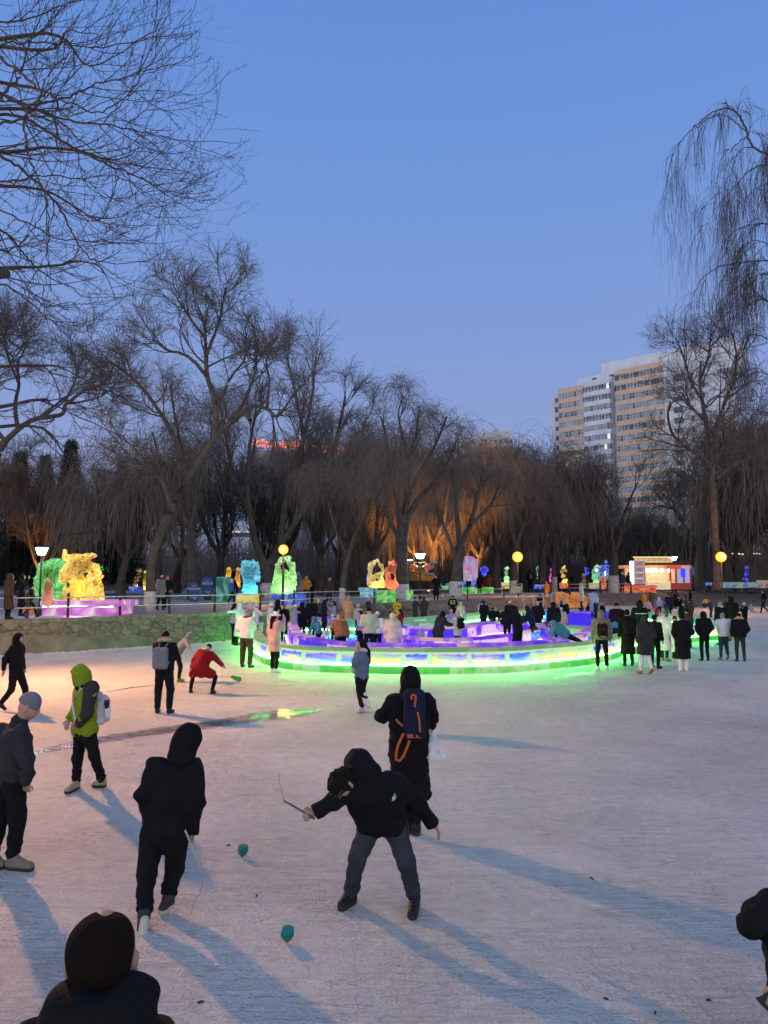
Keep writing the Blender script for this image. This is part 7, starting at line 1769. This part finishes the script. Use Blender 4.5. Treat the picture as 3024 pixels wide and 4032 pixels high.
img_tree('willow_tree', 'willow with a dark trunk right under the central orange lamp', 2023, 2342, [
    ([(2023, 2342), (2025, 2250), (2030, 2150)], 17, 13, False), ([(2030, 2150), (2000, 2040), (1980, 1930), (1960, 1850)], 8, 3, True), ([(2030, 2150), (2070, 2040), (2100, 1940), (2110, 1850)], 8, 3, True), ([(2030, 2180), (2060, 2080), (2150, 1990)], 7, 3, True)], 'willow', Y=82, twig=TWIGW, lime=(.45, 1.5), seed=18, dep=2.5, scale=1.4)
img_tree('willow_tree', 'willow with white painted foot left of the curled yellow ice figure', 2182, 2330, [
    ([(2182, 2330), (2178, 2250), (2185, 2150)], 13, 10, False), ([(2185, 2150), (2160, 2050), (2150, 1930), (2140, 1840)], 7, 3, True), ([(2185, 2150), (2230, 2040), (2270, 1930), (2280, 1830)], 7, 3, True)], 'willow', Y=98, twig=TWIGW, lime=(.42, 2.0), seed=19, dep=3, scale=1.6)
img_tree('tree', 'pollarded tree with a U fork and white painted foot left of the kiosk', 2417, 2334, [
    ([(2417, 2334), (2417, 2240), (2420, 2170)], 19, 16, False), ([(2420, 2170), (2408, 2120), (2406, 2060), (2350, 1960), (2320, 1900)], 9, 3, True), ([(2420, 2170), (2442, 2120), (2446, 2060), (2480, 1970), (2510, 1900)], 9, 3, True),
    ([(2406, 2060), (2400, 1980), (2370, 1920)], 6, 2, True)], 'upright', Y=93, twig=TWIG, lime=(.62, 2.1), seed=20, dep=3, scale=1.5)
img_tree('tree', 'low forked tree with a long left limb right behind the kiosk', 2752, 2300, [
    ([(2752, 2322), (2752, 2240), (2756, 2160)], 17, 14, False), ([(2756, 2160), (2720, 2110), (2690, 2060), (2660, 2010), (2600, 1990)], 8, 3, True), ([(2756, 2160), (2790, 2100), (2810, 2050)], 10, 5, True), ([(2690, 2060), (2690, 2000), (2650, 1950)], 5, 2, True)], 'upright', Y=104, twig=TWIG, seed=21, dep=3, scale=1.4)
img_tree('elm_tree', 'tall straight bare tree with thick stubs in front of the apartment tower', 2815, 2290, [
    ([(2822, 2322), (2818, 2150), (2808, 2000), (2806, 1900), (2802, 1820), (2800, 1740)], 16, 11, False),
    ([(2800, 1830), (2750, 1790), (2700, 1760), (2650, 1710), (2630, 1640), (2640, 1580)], 9, 3, True), ([(2800, 1740), (2780, 1660), (2765, 1580), (2755, 1500), (2760, 1420)], 11, 3, True),
    ([(2800, 1740), (2830, 1650), (2860, 1570), (2890, 1500)], 10, 5, True), ([(2815, 1890), (2870, 1840), (2940, 1810), (2960, 1790)], 11, 6, True), ([(2806, 1790), (2850, 1760), (2910, 1720)], 8, 5, True),
    ([(2765, 1580), (2720, 1500), (2690, 1400), (2660, 1330)], 6, 2, True), ([(2755, 1500), (2790, 1400), (2800, 1300)], 6, 2, True), ([(2780, 1660), (2720, 1600), (2680, 1540)], 6, 2, True),
    ([(2890, 1500), (2900, 1400), (2880, 1300)], 6, 2, True)], 'elm', Y=78, seed=22, dep=2.5, scale=1.5, dens=.8)
# prototypes copied for the rows behind
def proto(name, style, H, trunk, spread, nl, rad, seed, twig, scale=1.2, thick=1.4, dens=1.0):
    r = np.random.default_rng(seed); return tree_parts(proc_limbs(r, H, trunk, spread, nl, rad), style, scale, seed, dens, thick), twig
STY['willow2'] = [STY['willow'][0], dict(STY['willow'][1], n=7), dict(n=6, ang=(.4, 1.2), ln=(1.6, 5.6), K=7, wander=.06, grav=[-.15, -.35, -.5, -.6, -.6, -.6, -.6], rf=.8, r1=(.010, .006), tmin=.1)]
PRO = [proto('w', 'willow2', 11.5, 3.2, 4.5, 6, .34, 31, TWIGW), proto('w', 'willow2', 13, 4.0, 5.0, 6, .38, 32, TWIGW), proto('u', 'upright', 12.5, 3.0, 4.0, 7, .30, 33, TWIG), proto('e', 'elm', 13, 4.2, 5.0, 6, .32, 34, TWIG, .95)]
made = {}
def copy_tree(src, loc, rz, s, label, group=None):
    r = src.copy(); C.objects.link(r); r.location = loc; r.rotation_euler = (0, 0, rz); r.scale = (s,) * 3; r['label'] = label
    if group: r['group'] = group
    for ch in src.children: c = ch.copy(); C.objects.link(c); c.parent = r
    return r
KIND = ['willow_tree', 'willow_tree', 'tree', 'elm_tree']
rt_ = np.random.default_rng(77)
rows = []
for u, v, Y, k in [(150, 1830, 62, 2), (330, 1800, 66, 3), (480, 1760, 60, 0), (620, 1700, 75, 1), (870, 1650, 80, 2), (1120, 1640, 85, 2), (1260, 1600, 78, 2), (1400, 1700, 82, 0), (1480, 1740, 74, 1),
                   (1640, 1750, 86, 0), (1700, 1690, 80, 1), (1880, 1800, 92, 0), (1960, 1790, 88, 1), (2060, 1760, 100, 0), (2130, 1750, 96, 1), (2230, 1850, 112, 1), (2330, 1960, 108, 2), (2520, 1980, 118, 0), (2600, 1990, 112, 2),
                   (2900, 1800, 112, 1), (2960, 1640, 96, 0), (3080, 1500, 90, 1), (2890, 1900, 125, 2), (3040, 1800, 120, 0), (40, 1760, 70, 1), (-100, 1600, 58, 3), (240, 1900, 84, 0), (700, 1820, 92, 0), (1040, 1800, 95, 2), (1330, 1850, 98, 1), (1560, 1860, 104, 0), (1780, 1880, 108, 1), (2000, 1900, 118, 0), (2180, 1920, 124, 2), (2440, 2040, 126, 1), (2700, 2030, 124, 0)]:
    H = At(u, v, Y)[2] - BANK
    rows.append((u, Y, k, H))
for i, (u, Y, k, H) in enumerate(rows):
    s = H / (12.4, 14, 14.5, 14.5)[k]; p = At(u, 2290, Y); p[2] = BANK; sw_ = ('willow', 'drooping willow', 'bare upright tree', 'bare spreading elm')[k]
    near_ = 'left' if u < 900 else 'middle' if u < 2000 else 'right'
    lb = 'bare %s in the rows of trees behind the %s part of the park' % (sw_, near_); gr = 'background %ss %s' % (sw_, near_)
    if k not in made: made[k] = tree_obj(KIND[k], lb, p, *PRO[k][:1], PRO[k][1], group=gr); made[k].rotation_euler = (0, 0, 1.0); made[k].scale = (s,) * 3
    else: copy_tree(made[k], tuple(p), rt_.uniform(0, 6.3), s, lb, gr)
# spruces, dark
def spruce(u, vt, Y, label, seed):
    r = np.random.default_rng(seed); H = At(u, vt, Y)[2] - BANK; p = At(u, 2290, Y); p[2] = BANK
    M = 900; t = r.uniform(.08, 1, M) ** .9; S = np.zeros((M, 3)); S[:, 2] = t * H; a = r.uniform(0, 6.283, M)
    D = np.stack([np.cos(a), np.sin(a), -.15 + .35 * t], 1); L = (1 - t) * H * .26 * r.uniform(.75, 1.1, M) + .15
    P = grow(S, D, L, 4, .05, [-.05, -.03, .03, .08], r); R = np.tile(np.linspace(.03, .012, 5), (M, 1))
    Q, rr = spawn(P, R, 11, (.6, 1.2), (.35, .9), 2, .1, -.05, .8, (.03, .012), .1, r)
    e = empty('spruce_tree', tuple(p), label=label, cat='tree')
    mb = MB(); mb.tube([(0, 0, 0), (0, 0, H)], [.22, .02], 8); mb.build('trunk', BARK, parent=e)
    V, F = merge([tube_np(P, R * 1.2, 3), tube_np(Q, rr * 1.6, 3)]); mesh_np('crown', V, F, pm('spruce_needle', (.016, .022, .016), .9), e, smooth=False)
spruce(262, 1745, 72, 'dark pointed spruce among bare trees at the left', 41)
spruce(160, 1800, 76, 'smaller dark spruce left of the pointed one', 42)
spruce(60, 1790, 70, 'dark spruce nearest the left picture edge', 43)
spruce(470, 1810, 82, 'dark spruce behind the big leaning elm', 44)
# undergrowth and far wood that close the view
def thicket(name, label, u0, u1, Y0, Y1, n, h0, h1, mat, seed, th=.02):
    r = np.random.default_rng(seed); u = r.uniform(u0, u1, n); Y = r.uniform(Y0, Y1, n)
    S = np.stack([(u - 1512) / FL * Y, Y, np.full(n, BANK)], 1); D = np.stack([r.normal(0, .25, n), r.normal(0, .25, n), np.ones(n)], 1)
    P = grow(S, D, r.uniform(h0, h1, n), 6, .12, [.1, .1, .0, -.05, -.12, -.25], r); R = np.tile(np.linspace(th * 2.2, th * .5, 7), (n, 1))
    Q, rr = spawn(P, R, 6, (.4, 1.1), (.8, 2.2), 4, .14, [.05, 0, -.15, -.3], .7, (th, th * .4), .15, r)
    V, F = merge([tube_np(P, R, 3), tube_np(Q, rr, 3)])
    return mesh_np(name, V, F, mat, None, smooth=False, label=label, cat='undergrowth', kind='stuff')
thicket('undergrowth', 'tangle of bare shrubs and strands under the trees', -300, 3400, 106, 150, 4800, 3.0, 10.0, TWIGW, 51, .026)
thicket('far_wood', 'far off wood closing the park behind the trees', -400, 3500, 150, 230, 6500, 7.0, 15.0, pm('far_twig', (.06, .052, .052), .9), 52, .055)
# near branches at the upper left
def zL(L, Y, w0): return [(x / 1.58, y / 1.58, Y) for x, y in L]
NL = 12.0
nl = [
    ([(-160, 540), (-60, 560), (140, 640), (260, 700), (480, 760), (700, 780), (880, 825), (1100, 865), (1480, 890)], 11, 1.6), ([(-160, 680), (-60, 700), (150, 735), (300, 820), (480, 930), (640, 1010), (780, 1065), (930, 1140), (1010, 1200), (1170, 1300), (1290, 1300)], 12, 1.6),
    ([(-180, 900), (-80, 940), (50, 990), (180, 1090), (290, 1200), (370, 1290), (430, 1410), (490, 1530), (570, 1610), (690, 1640), (900, 1620), (1120, 1520)], 11, 1.5), ([(-160, 1330), (-60, 1390), (60, 1470), (140, 1570), (220, 1660), (330, 1740), (450, 1790), (540, 1850), (820, 1840)], 9, 1.4),
    ([(-160, 1680), (-40, 1740), (80, 1800), (200, 1890), (270, 1960), (340, 2010), (430, 2050), (540, 2068), (630, 2060)], 7, 1.2), ([(-160, 200), (-60, 230), (100, 270), (200, 265), (400, 270), (600, 300), (880, 250), (1090, 210), (1150, 180)], 8, 1.4),
    ([(-120, 640), (0, 600), (80, 520), (130, 470), (180, 270), (250, 200), (380, 60), (500, -40)], 10, 1.5), ([(-150, 590), (100, 640), (230, 650), (430, 600), (600, 520), (800, 480), (930, 430), (1160, 380)], 10, 1.4),
    ([(-160, 800), (0, 770), (130, 740), (230, 650), (260, 560), (330, 430), (450, 330), (700, 220), (1150, 70)], 9, 1.3), ([(-160, 330), (0, 360), (120, 450), (250, 560), (420, 640), (640, 700), (820, 560), (920, 420), (1090, 200)], 9, 1.3),
    ([(-160, 100), (0, 140), (160, 120), (320, 60), (480, 0), (560, -60)], 8, 1.5), ([(-160, 1100), (-20, 1130), (120, 1120), (300, 1090), (500, 1110), (700, 1090), (900, 1150), (1060, 1050)], 7, 1.2),
    ([(-160, 1500), (-60, 1540), (60, 1560), (160, 1480), (260, 1340), (300, 1200), (340, 1180), (700, 1230), (1080, 1160)], 7, 1.2), ([(-160, 1250), (-30, 1290), (150, 1380), (350, 1480), (560, 1500), (760, 1510), (930, 1520)], 7, 1.2),
    ([(150, 735), (160, 850), (180, 980), (210, 1050), (260, 1150), (300, 1300), (300, 1500), (290, 1700), (270, 1850), (300, 1960)], 8, 1.2), ([(480, 930), (500, 1050), (540, 1150), (640, 1220), (780, 1235), (930, 1210)], 4, 1.0),
    ([(790, 1070), (820, 1180), (880, 1290), (960, 1340), (1110, 1355), (1270, 1335)], 4, 1.0), ([(260, 700), (380, 760), (480, 860), (640, 970), (860, 1030), (1060, 1050), (1200, 950)], 6, 1.1), ([(640, 760), (760, 640), (830, 570), (880, 400), (925, 80)], 4, .9),
    ([(780, 780), (900, 680), (980, 560), (1090, 230)], 3.5, .9), ([(370, 1290), (520, 1360), (700, 1390), (880, 1400), (1000, 1350)], 4, .9), ([(-160, 1600), (-40, 1620), (100, 1700), (180, 1800), (260, 1900), (340, 1900), (450, 1880), (500, 1950), (440, 2030)], 5, 1.0)]
STY['near'] = [dict(n=11, ang=(.35, .9), ln=(.7, 2.1), K=7, wander=.10, grav=[0, .02, .04, .07, .10, .14, .14], rf=.6, r1=(.016, .0045), tmin=.06),
               dict(n=4, ang=(.4, 1.0), ln=(.35, 1.2), K=5, wander=.12, grav=.10, rf=.65, r1=(.007, .003), tmin=.15),
               dict(n=5, ang=(.5, 1.2), ln=(.04, .16), K=2, wander=.12, grav=.1, rf=.9, r1=(.0030, .0028), tmin=.25)]
rn = np.random.default_rng(61); L = []; base = np.array([-11.5, 13.5, 0.0])
for i, (pts, r0, r1) in enumerate(nl):
    Y0 = rn.uniform(11, 14.5); Y1 = Y0 + rn.uniform(-2.2, 1.2); n = len(pts)
    P = [At(x / 1.58, y / 1.58, Y0 + (Y1 - Y0) * j / n) - base for j, (x, y) in enumerate(pts)]
    if pts[0][0] < -100:
        z = P[0][2]; P = [np.array([0, 0, max(2.2, z - 3.5)]), np.array([(P[0][0]) * .5, (P[0][1]) * .5, z - .6])] + P
        rr = np.r_[.10, .075, np.linspace(r0, r1, n) / 1.58 * Y0 / FL]
    else: rr = np.linspace(r0, r1, n) / 1.58 * Y0 / FL
    L.append((np.array(P), rr, True))
for i in range(10):                       # limbs that stay beyond the left edge but send twigs in
    z = rn.uniform(6, 14.5); Y = rn.uniform(13, 17); x = -5.6 * Y / 12 - base[0]; y = Y - base[1]
    P = np.array([(0, 0, z - 3), (x * .5, y * .5, z - .8), (x, y, z), (x + rn.uniform(.3, 1.3), y + rn.uniform(-.6, .6), z - rn.uniform(-.3, .9)), (x + rn.uniform(1.2, 2.0), y, z - rn.uniform(-.5, 1.2))]); L.append((P, np.array([.10, .06, .03, .014, .006]), True))
L.append((np.array([(0, 0, 0), (.05, 0, 3), (-.1, .1, 7), (.1, 0, 11), (0, 0, 15)]), np.array([.34, .30, .25, .16, .06]), False))
LP = tree_parts(L, 'near', 1.0, 62, 1.0, 1.0)
tree_obj('near_tree', 'nearby bare tree at the upper left, branches hanging in with upturned budded tips', base, LP, TWIGN)
# squirrel-sized nest or cut stub at the left edge
p = At(30, 1078, 12.5); mb = MB(); mb.tube([p - p, np.array([-.35, .1, .02])], [.075, .10], 8)
mb.build('cut_stub', BARK, loc=tuple(p), smooth=True, label='sawn dark branch stub poking in at the left edge', cat='branch')
# willow hanging in from the right
def zR(x, y): return 2450 + x / 2.329, 350 + y / 2.329
wl = [([(1500, 700), (1400, 640), (1330, 600), (1220, 545), (1160, 460), (1150, 400), (1100, 300), (1050, 220), (960, 180), (860, 200), (760, 260), (690, 330), (560, 450), (480, 580), (420, 760), (390, 1000), (388, 1330)], 12, 1.2),
      ([(1150, 400), (1040, 310), (960, 250), (880, 240), (800, 270), (700, 340), (640, 440), (600, 620), (560, 850), (540, 1250)], 6, 1.1), ([(1500, 680), (1400, 690), (1330, 700), (1240, 710), (1150, 760), (1050, 880), (930, 1010), (860, 1100), (780, 1240), (710, 1420), (680, 1600)], 6, 1.1),
      ([(1500, 1260), (1337, 1240), (1250, 1230), (1080, 1280), (980, 1350), (930, 1440), (910, 1500)], 6, 1.2), ([(1500, 1570), (1400, 1570), (1200, 1580), (1000, 1610), (850, 1650), (750, 1720), (680, 1830), (640, 1950), (625, 2100)], 8, 1.4),
      ([(1500, 2090), (1400, 1990), (1300, 1930), (1200, 1840), (1130, 1790), (1050, 1820), (980, 1880), (940, 2000)], 7, 1.3), ([(1500, 1440), (1337, 1420), (1210, 1390), (1100, 1450), (1020, 1600), (1000, 1750)], 6, 1.2),
      ([(1150, 440), (1080, 480), (1010, 560), (960, 680), (920, 900), (900, 1200)], 5, 1.1), ([(1220, 545), (1120, 540), (1050, 610), (1000, 760), (960, 1000)], 5, 1.1), ([(1500, 480), (1400, 470), (1330, 560), (1300, 700), (1290, 900)], 6, 1.2),
      ([(1500, 950), (1400, 900), (1300, 880), (1200, 930), (1130, 1050), (1100, 1250)], 6, 1.2), ([(1500, 2400), (1350, 2300), (1200, 2250), (1080, 2300), (1000, 2420), (960, 2600)], 6, 1.2), ([(1500, 2700), (1350, 2620), (1200, 2600), (1080, 2700)], 6, 1.2),
      ([(1500, 1800), (1380, 1720), (1260, 1700), (1160, 1760), (1100, 1900)], 6, 1.2), ([(1500, 3100), (1400, 3020), (1250, 2980), (1150, 3050)], 6, 1.2), ([(1320, 580), (1240, 400), (1190, 395), (1280, 440), (1330, 520)], 4, 1.2)]
STY['hang'] = [dict(n=9, ang=(.3, .9), ln=(.3, 1.0), K=5, wander=.12, grav=[0, -.1, -.25, -.4, -.5], rf=.5, r1=(.014, .007), tmin=.15),
               dict(n=5, ang=(.3, .9), ln=(.9, 3.2), K=7, wander=.05, grav=[-.2, -.45, -.6, -.7, -.7, -.7, -.7], rf=.8, r1=(.007, .004), tmin=.1),
               dict(n=3, ang=(.3, .8), ln=(.5, 1.6), K=5, wander=.06, grav=[-.3, -.6, -.7, -.7, -.7], rf=.8, r1=(.0048, .0036), tmin=.1)]
base = np.array([18.5, 24.5, 0.0]); L = []; rn = np.random.default_rng(66)
for pts, r0, r1 in wl:
    Y0 = rn.uniform(21, 27); n = len(pts)
    P = [At(*zR(x, y), Y0) - base for x, y in pts]; rr = np.linspace(r0, r1, n) / 2.329 * Y0 / FL
    if pts[0][0] >= 1500:
        z = P[0][2]; P = [np.array([0, 0, max(3, z - 2.5)]), P[0] * .5 + (0, 0, -.4 + z * .5 * 0)] + P; P[1][2] = z - .7; rr = np.r_[.14, .09, rr]
    L.append((np.array(P), rr, True))
L.append((np.array([(0, 0, 0), (.1, 0, 4), (-.1, .1, 9), (.1, 0, 13), (0, 0, 17)]), np.array([.42, .36, .28, .18, .06]), False))
tree_obj('near_willow', 'weeping willow at the right edge, long thin strands hanging against the sky', base, tree_parts(L, 'hang', 1.0, 67, 1.1, 1.0), TWIGN)
# ------------------------------------------------------------ buildings
WALLW = pm('render_white', (.62, .62, .66), .85, bump=.3, bs=2, var=.12, vs=.3)
ORW = pm('render_orange', (.64, .43, .31), .85, var=.08, vs=.4)
GLS = pm('window_glass', (.05, .06, .08), .12, spec=.7); GLG = pm('balcony_glass', (.27, .29, .33), .25, var=.5, vs=.5, spec=.6)
FRW = pm('frame_white', (.50, .52, .56), .6); FRD = pm('frame_dark', (.03, .03, .035), .6)
LITW = emit('window_lit', (.75, 1.0, .72), 1.1)
def tower():
    u = np.array([.72, -.694, 0]); n = np.array([-.694, -.72, 0]); P0 = np.array([52.3, 221.5, 0]); rz = math.atan2(u[1], u[0])
    e = empty('apartment_tower', tuple(P0), rz, label='white and orange apartment tower with glazed balconies rising behind the trees', cat='building')
    def bx(name, u0, u1, z0, z1, d0, d1, mat, parent=None, bev=0):  # d: distance in front of the facade line
        mb = MB(); mb.box(((u0 + u1) / 2, -(d0 + d1) / 2, (z0 + z1) / 2), (abs(u1 - u0), abs(d1 - d0), z1 - z0)); return mb.build(name, mat, parent=parent or e, bevel=bev)
    FH = 2.82; top = 58.3
    bx('wall', -3.6, 43, 0, top - .6, 0, -14, WALLW)
    bx('wall', 8.1, 16.2, 0, top + 1.2, -.005, 1.0, WALLW)
    bx('penthouse', 3.2, 31, top - .6, top + 3.6, -3, -13, WALLW); bx('penthouse', 11, 29, top + 3.6, top + 6.6, -3.2, -12, WALLW); bx('penthouse', 29, 46, top - .6, top + 7.4, -6, -16, WALLW)
    for x in (8, 13.5, 17, 21, 23.5): w_ = bx('window', x, x + 1.5, top + 1.2, top + 2.9, -2.97, -3.2, FRD); bx('pane', x + .1, x + 1.4, top + 1.3, top + 2.8, -2.94, -3.0, GLS, w_)
    rr = random.Random(5)
    lit = {(1, 0): 7, (1, 6): 6, (0, 7): 2, (1, 5): 7}
    for bi, (a, b, mat, zt) in enumerate(((0, 8.1, ORW, top), (8.1, 16.2, WALLW, top + .6), (17.9, 31.2, ORW, top + 2.2))):
        # balcony bay: parapet bands and glazing strips
        for f in range(18):
            zc = zt - 1.1 - f * FH
            if zc < 2: break
            bay = bx('balcony', a + .05, b - .05, zc - .35, zc + 1.1 if f == 0 else zc + .95, 1.3, 2.5, mat)
            dark = rr.random() < .28; N = int((b - a) / .95)
            bx('glazing', a + .1, b - .1, zc - FH + .95 + .003, zc - .353, 1.0, 2.38, GLG, bay)
            fm = MB(); wd = (b - a - .2)
            for i in range(N + 1): x = a + .1 + wd * i / N; fm.box((x, -2.42, zc - FH / 2 + .3), (.10 if i % 3 else .17, .08, FH - 1.3))
            fm.box(((a + b) / 2, -2.42, zc - FH + .95 + .62 * (FH - 1.3)), (wd, .07, .09)); fm.build('mullions', FRD if dark else FRW, parent=bay)
            for i in range(N):
                q = rr.random(); x = a + .1 + wd * i / N
                if q < .16 or (bi, f) in lit and lit[(bi, f)] == i: 
                    bx('open_sash', x + .08, x + wd / N - .08, zc - FH + 1.02, zc - .45, 2.385, 2.40, LITW if (bi, f) in lit and lit[(bi, f)] == i else GLS, bay)
            if rr.random() < .5:
                x = rr.choice((a + .6, (a + b) / 2, b - .8)); bx('air_conditioner', x, x + .8, zc - .3, zc + .25, 2.5, 2.85, FRW, bay, .03)
        bx('bay_core', a + .08, b - .08, 0, zt - 1.45, .01, 1.35, WALLW)
    for f in range(18):
        z = top - 3.2 - f * FH
        if z < 3: break
        for x0, x1, d in ((-2.6, -.6, .0), (16.5, 17.5, .0), (33, 35.4, 0), (37.5, 38.3, 0), (40.5, 41.3, 0)):
            w_ = bx('window', x0, x1, z, z + 1.55, -.3, .035, FRD if rr.random() < .4 else FRW); bx('pane', x0 + .12, x1 - .12, z + .12, z + 1.43, .03, .05, GLS if f != 4 or x0 != 16.5 else LITW, w_)
    # pipe and service strip
    for x in (8.15, 16.3, 17.75): mb = MB(); mb.tube([(x, -1.1, 0), (x, -1.1, top)], .09, 6); mb.build('downpipe', FRW, parent=e)
tower()
def plain_block(name, label, u0, u1, vt, Y, dep, mat, floors, cols, step=None, lit=0):
    a = At(u0, vt, Y); b = At(u1, vt, Y); e = empty(name, (a[0], Y, 0), label=label, cat='building'); W = b[0] - a[0]; H = a[2]
    mb = MB(); mb.box((W / 2, dep / 2, H / 2), (W, dep, H)); mb.build('wall', mat, parent=e)
    if step:
        for i, (s0, s1, h) in enumerate(step): mb = MB(); mb.box((W * (s0 + s1) / 2, dep / 2 + .3, H + h / 2 + .002), (W * (s1 - s0), dep * .7, h)); mb.build('roof_storey', mat, parent=e)
    mb = MB(); fh = H / floors
    for f in range(floors):
        for c in range(cols):
            mb = MB(); mb.box((W * (c + .5) / cols, -.03, H - fh * (f + .55)), (W / cols * .55, .1, fh * .5))
            if f < 7: mb.build('window', LITW if (f * 7 + c * 3) % 19 == 0 and lit else GLS, parent=e)
    return e
plain_block('tower_block', 'distant grey brown high-rise with a stepped roof above the willows', 1902, 2022, 1722, 420, 30, pm('grey_render', (.42, .40, .42), .9, var=.15, vs=.2), 20, 6, step=[(.10, .45, 4), (.45, .60, 6), (.60, .95, 4.5)])
plain_block('tower_block', 'lower grey block right of the distant high-rise', 2030, 2070, 1760, 430, 20, pm('grey_render', (0, 0, 0)), 18, 3)
hb = plain_block('hospital', 'long grey hospital block behind the trees carrying red roof letters', 985, 1215, 1775, 185, 16, pm('hospital_render', (.22, .23, .26), .9, var=.1, vs=.3), 9, 14)
plain_block('low_building', 'low white building hidden behind the right hand trees', 2080, 2460, 2000, 170, 12, pm('low_render', (.30, .29, .33), .9), 5, 16)
t = bpy.data.curves.new('lettering', 'FONT'); t.body = '北京儿童医院黑龙江医院'; t.size = 2.15; t.extrude = .08; t.offset = .03; t.space_character = 1.03; t.align_x = 'LEFT'
o = bpy.data.objects.new('lettering', t); C.objects.link(o)
p = At(990, 1752, 183.6); d = At(1178, 1762, 183.6); o.location = tuple(p); o.rotation_euler = (math.pi / 2, 0, 0)
o.rotation_euler[1] = .10
t.materials.append(emit('neon_red', (1.0, .17, .01), 3.0)); tag(o, 'row of glowing red Chinese characters on the hospital roof', 'sign'); SIGN = o
# lit eaves of pavilions deep in the park
for (u0, u1, v, Y, lb) in ((1255, 1330, 2062, 130, 'short string of warm lights along a distant eave'), (895, 1050, 2094, 128, 'long string of lights on a distant pavilion roof at the left'), (1260, 1325, 2030, 140, 'upper string of lights on the distant pavilion'), (2870, 3024, 2181, 112, 'string of golden lights along the wall at the right edge')):
    a = At(u0, v, Y); b = At(u1, v, Y); e = empty('light_string', tuple(a), label=lb, cat='light'); n = int((b[0] - a[0]) / .5); mb = MB()
    for i in range(n):
        if (i * 7) % 5: mb.box((i * .5, 0, .05 * math.sin(i)), (.30, .08, .14))
    mb.build('bulbs', emit('warm_bulbs', (1, .75, .35), 1.8), parent=e)['kind'] = 'stuff'
    mb = MB(); mb.box(((b[0] - a[0]) / 2, .4, -.5), (b[0] - a[0] + 1, .3, .7)); mb.build('eave', pm('eave', (.12, .10, .09), .9), parent=e)
# text to mesh
dg = bpy.context.evaluated_depsgraph_get()
for o in [x for x in C.objects if x.type == 'FONT']:
    me = bpy.data.meshes.new_from_object(o.evaluated_get(dg)); n = bpy.data.objects.new(o.name, me); n.name = 'lettering'
    C.objects.link(n); n.parent = o.parent; n.matrix_basis = o.matrix_basis.copy()
    for k in o.keys():
        if k in ('label', 'category'): n[k] = o[k]
    bpy.data.objects.remove(o)
for x in C.objects:
    if x.name.startswith('lettering'): x.name = 'lettering'
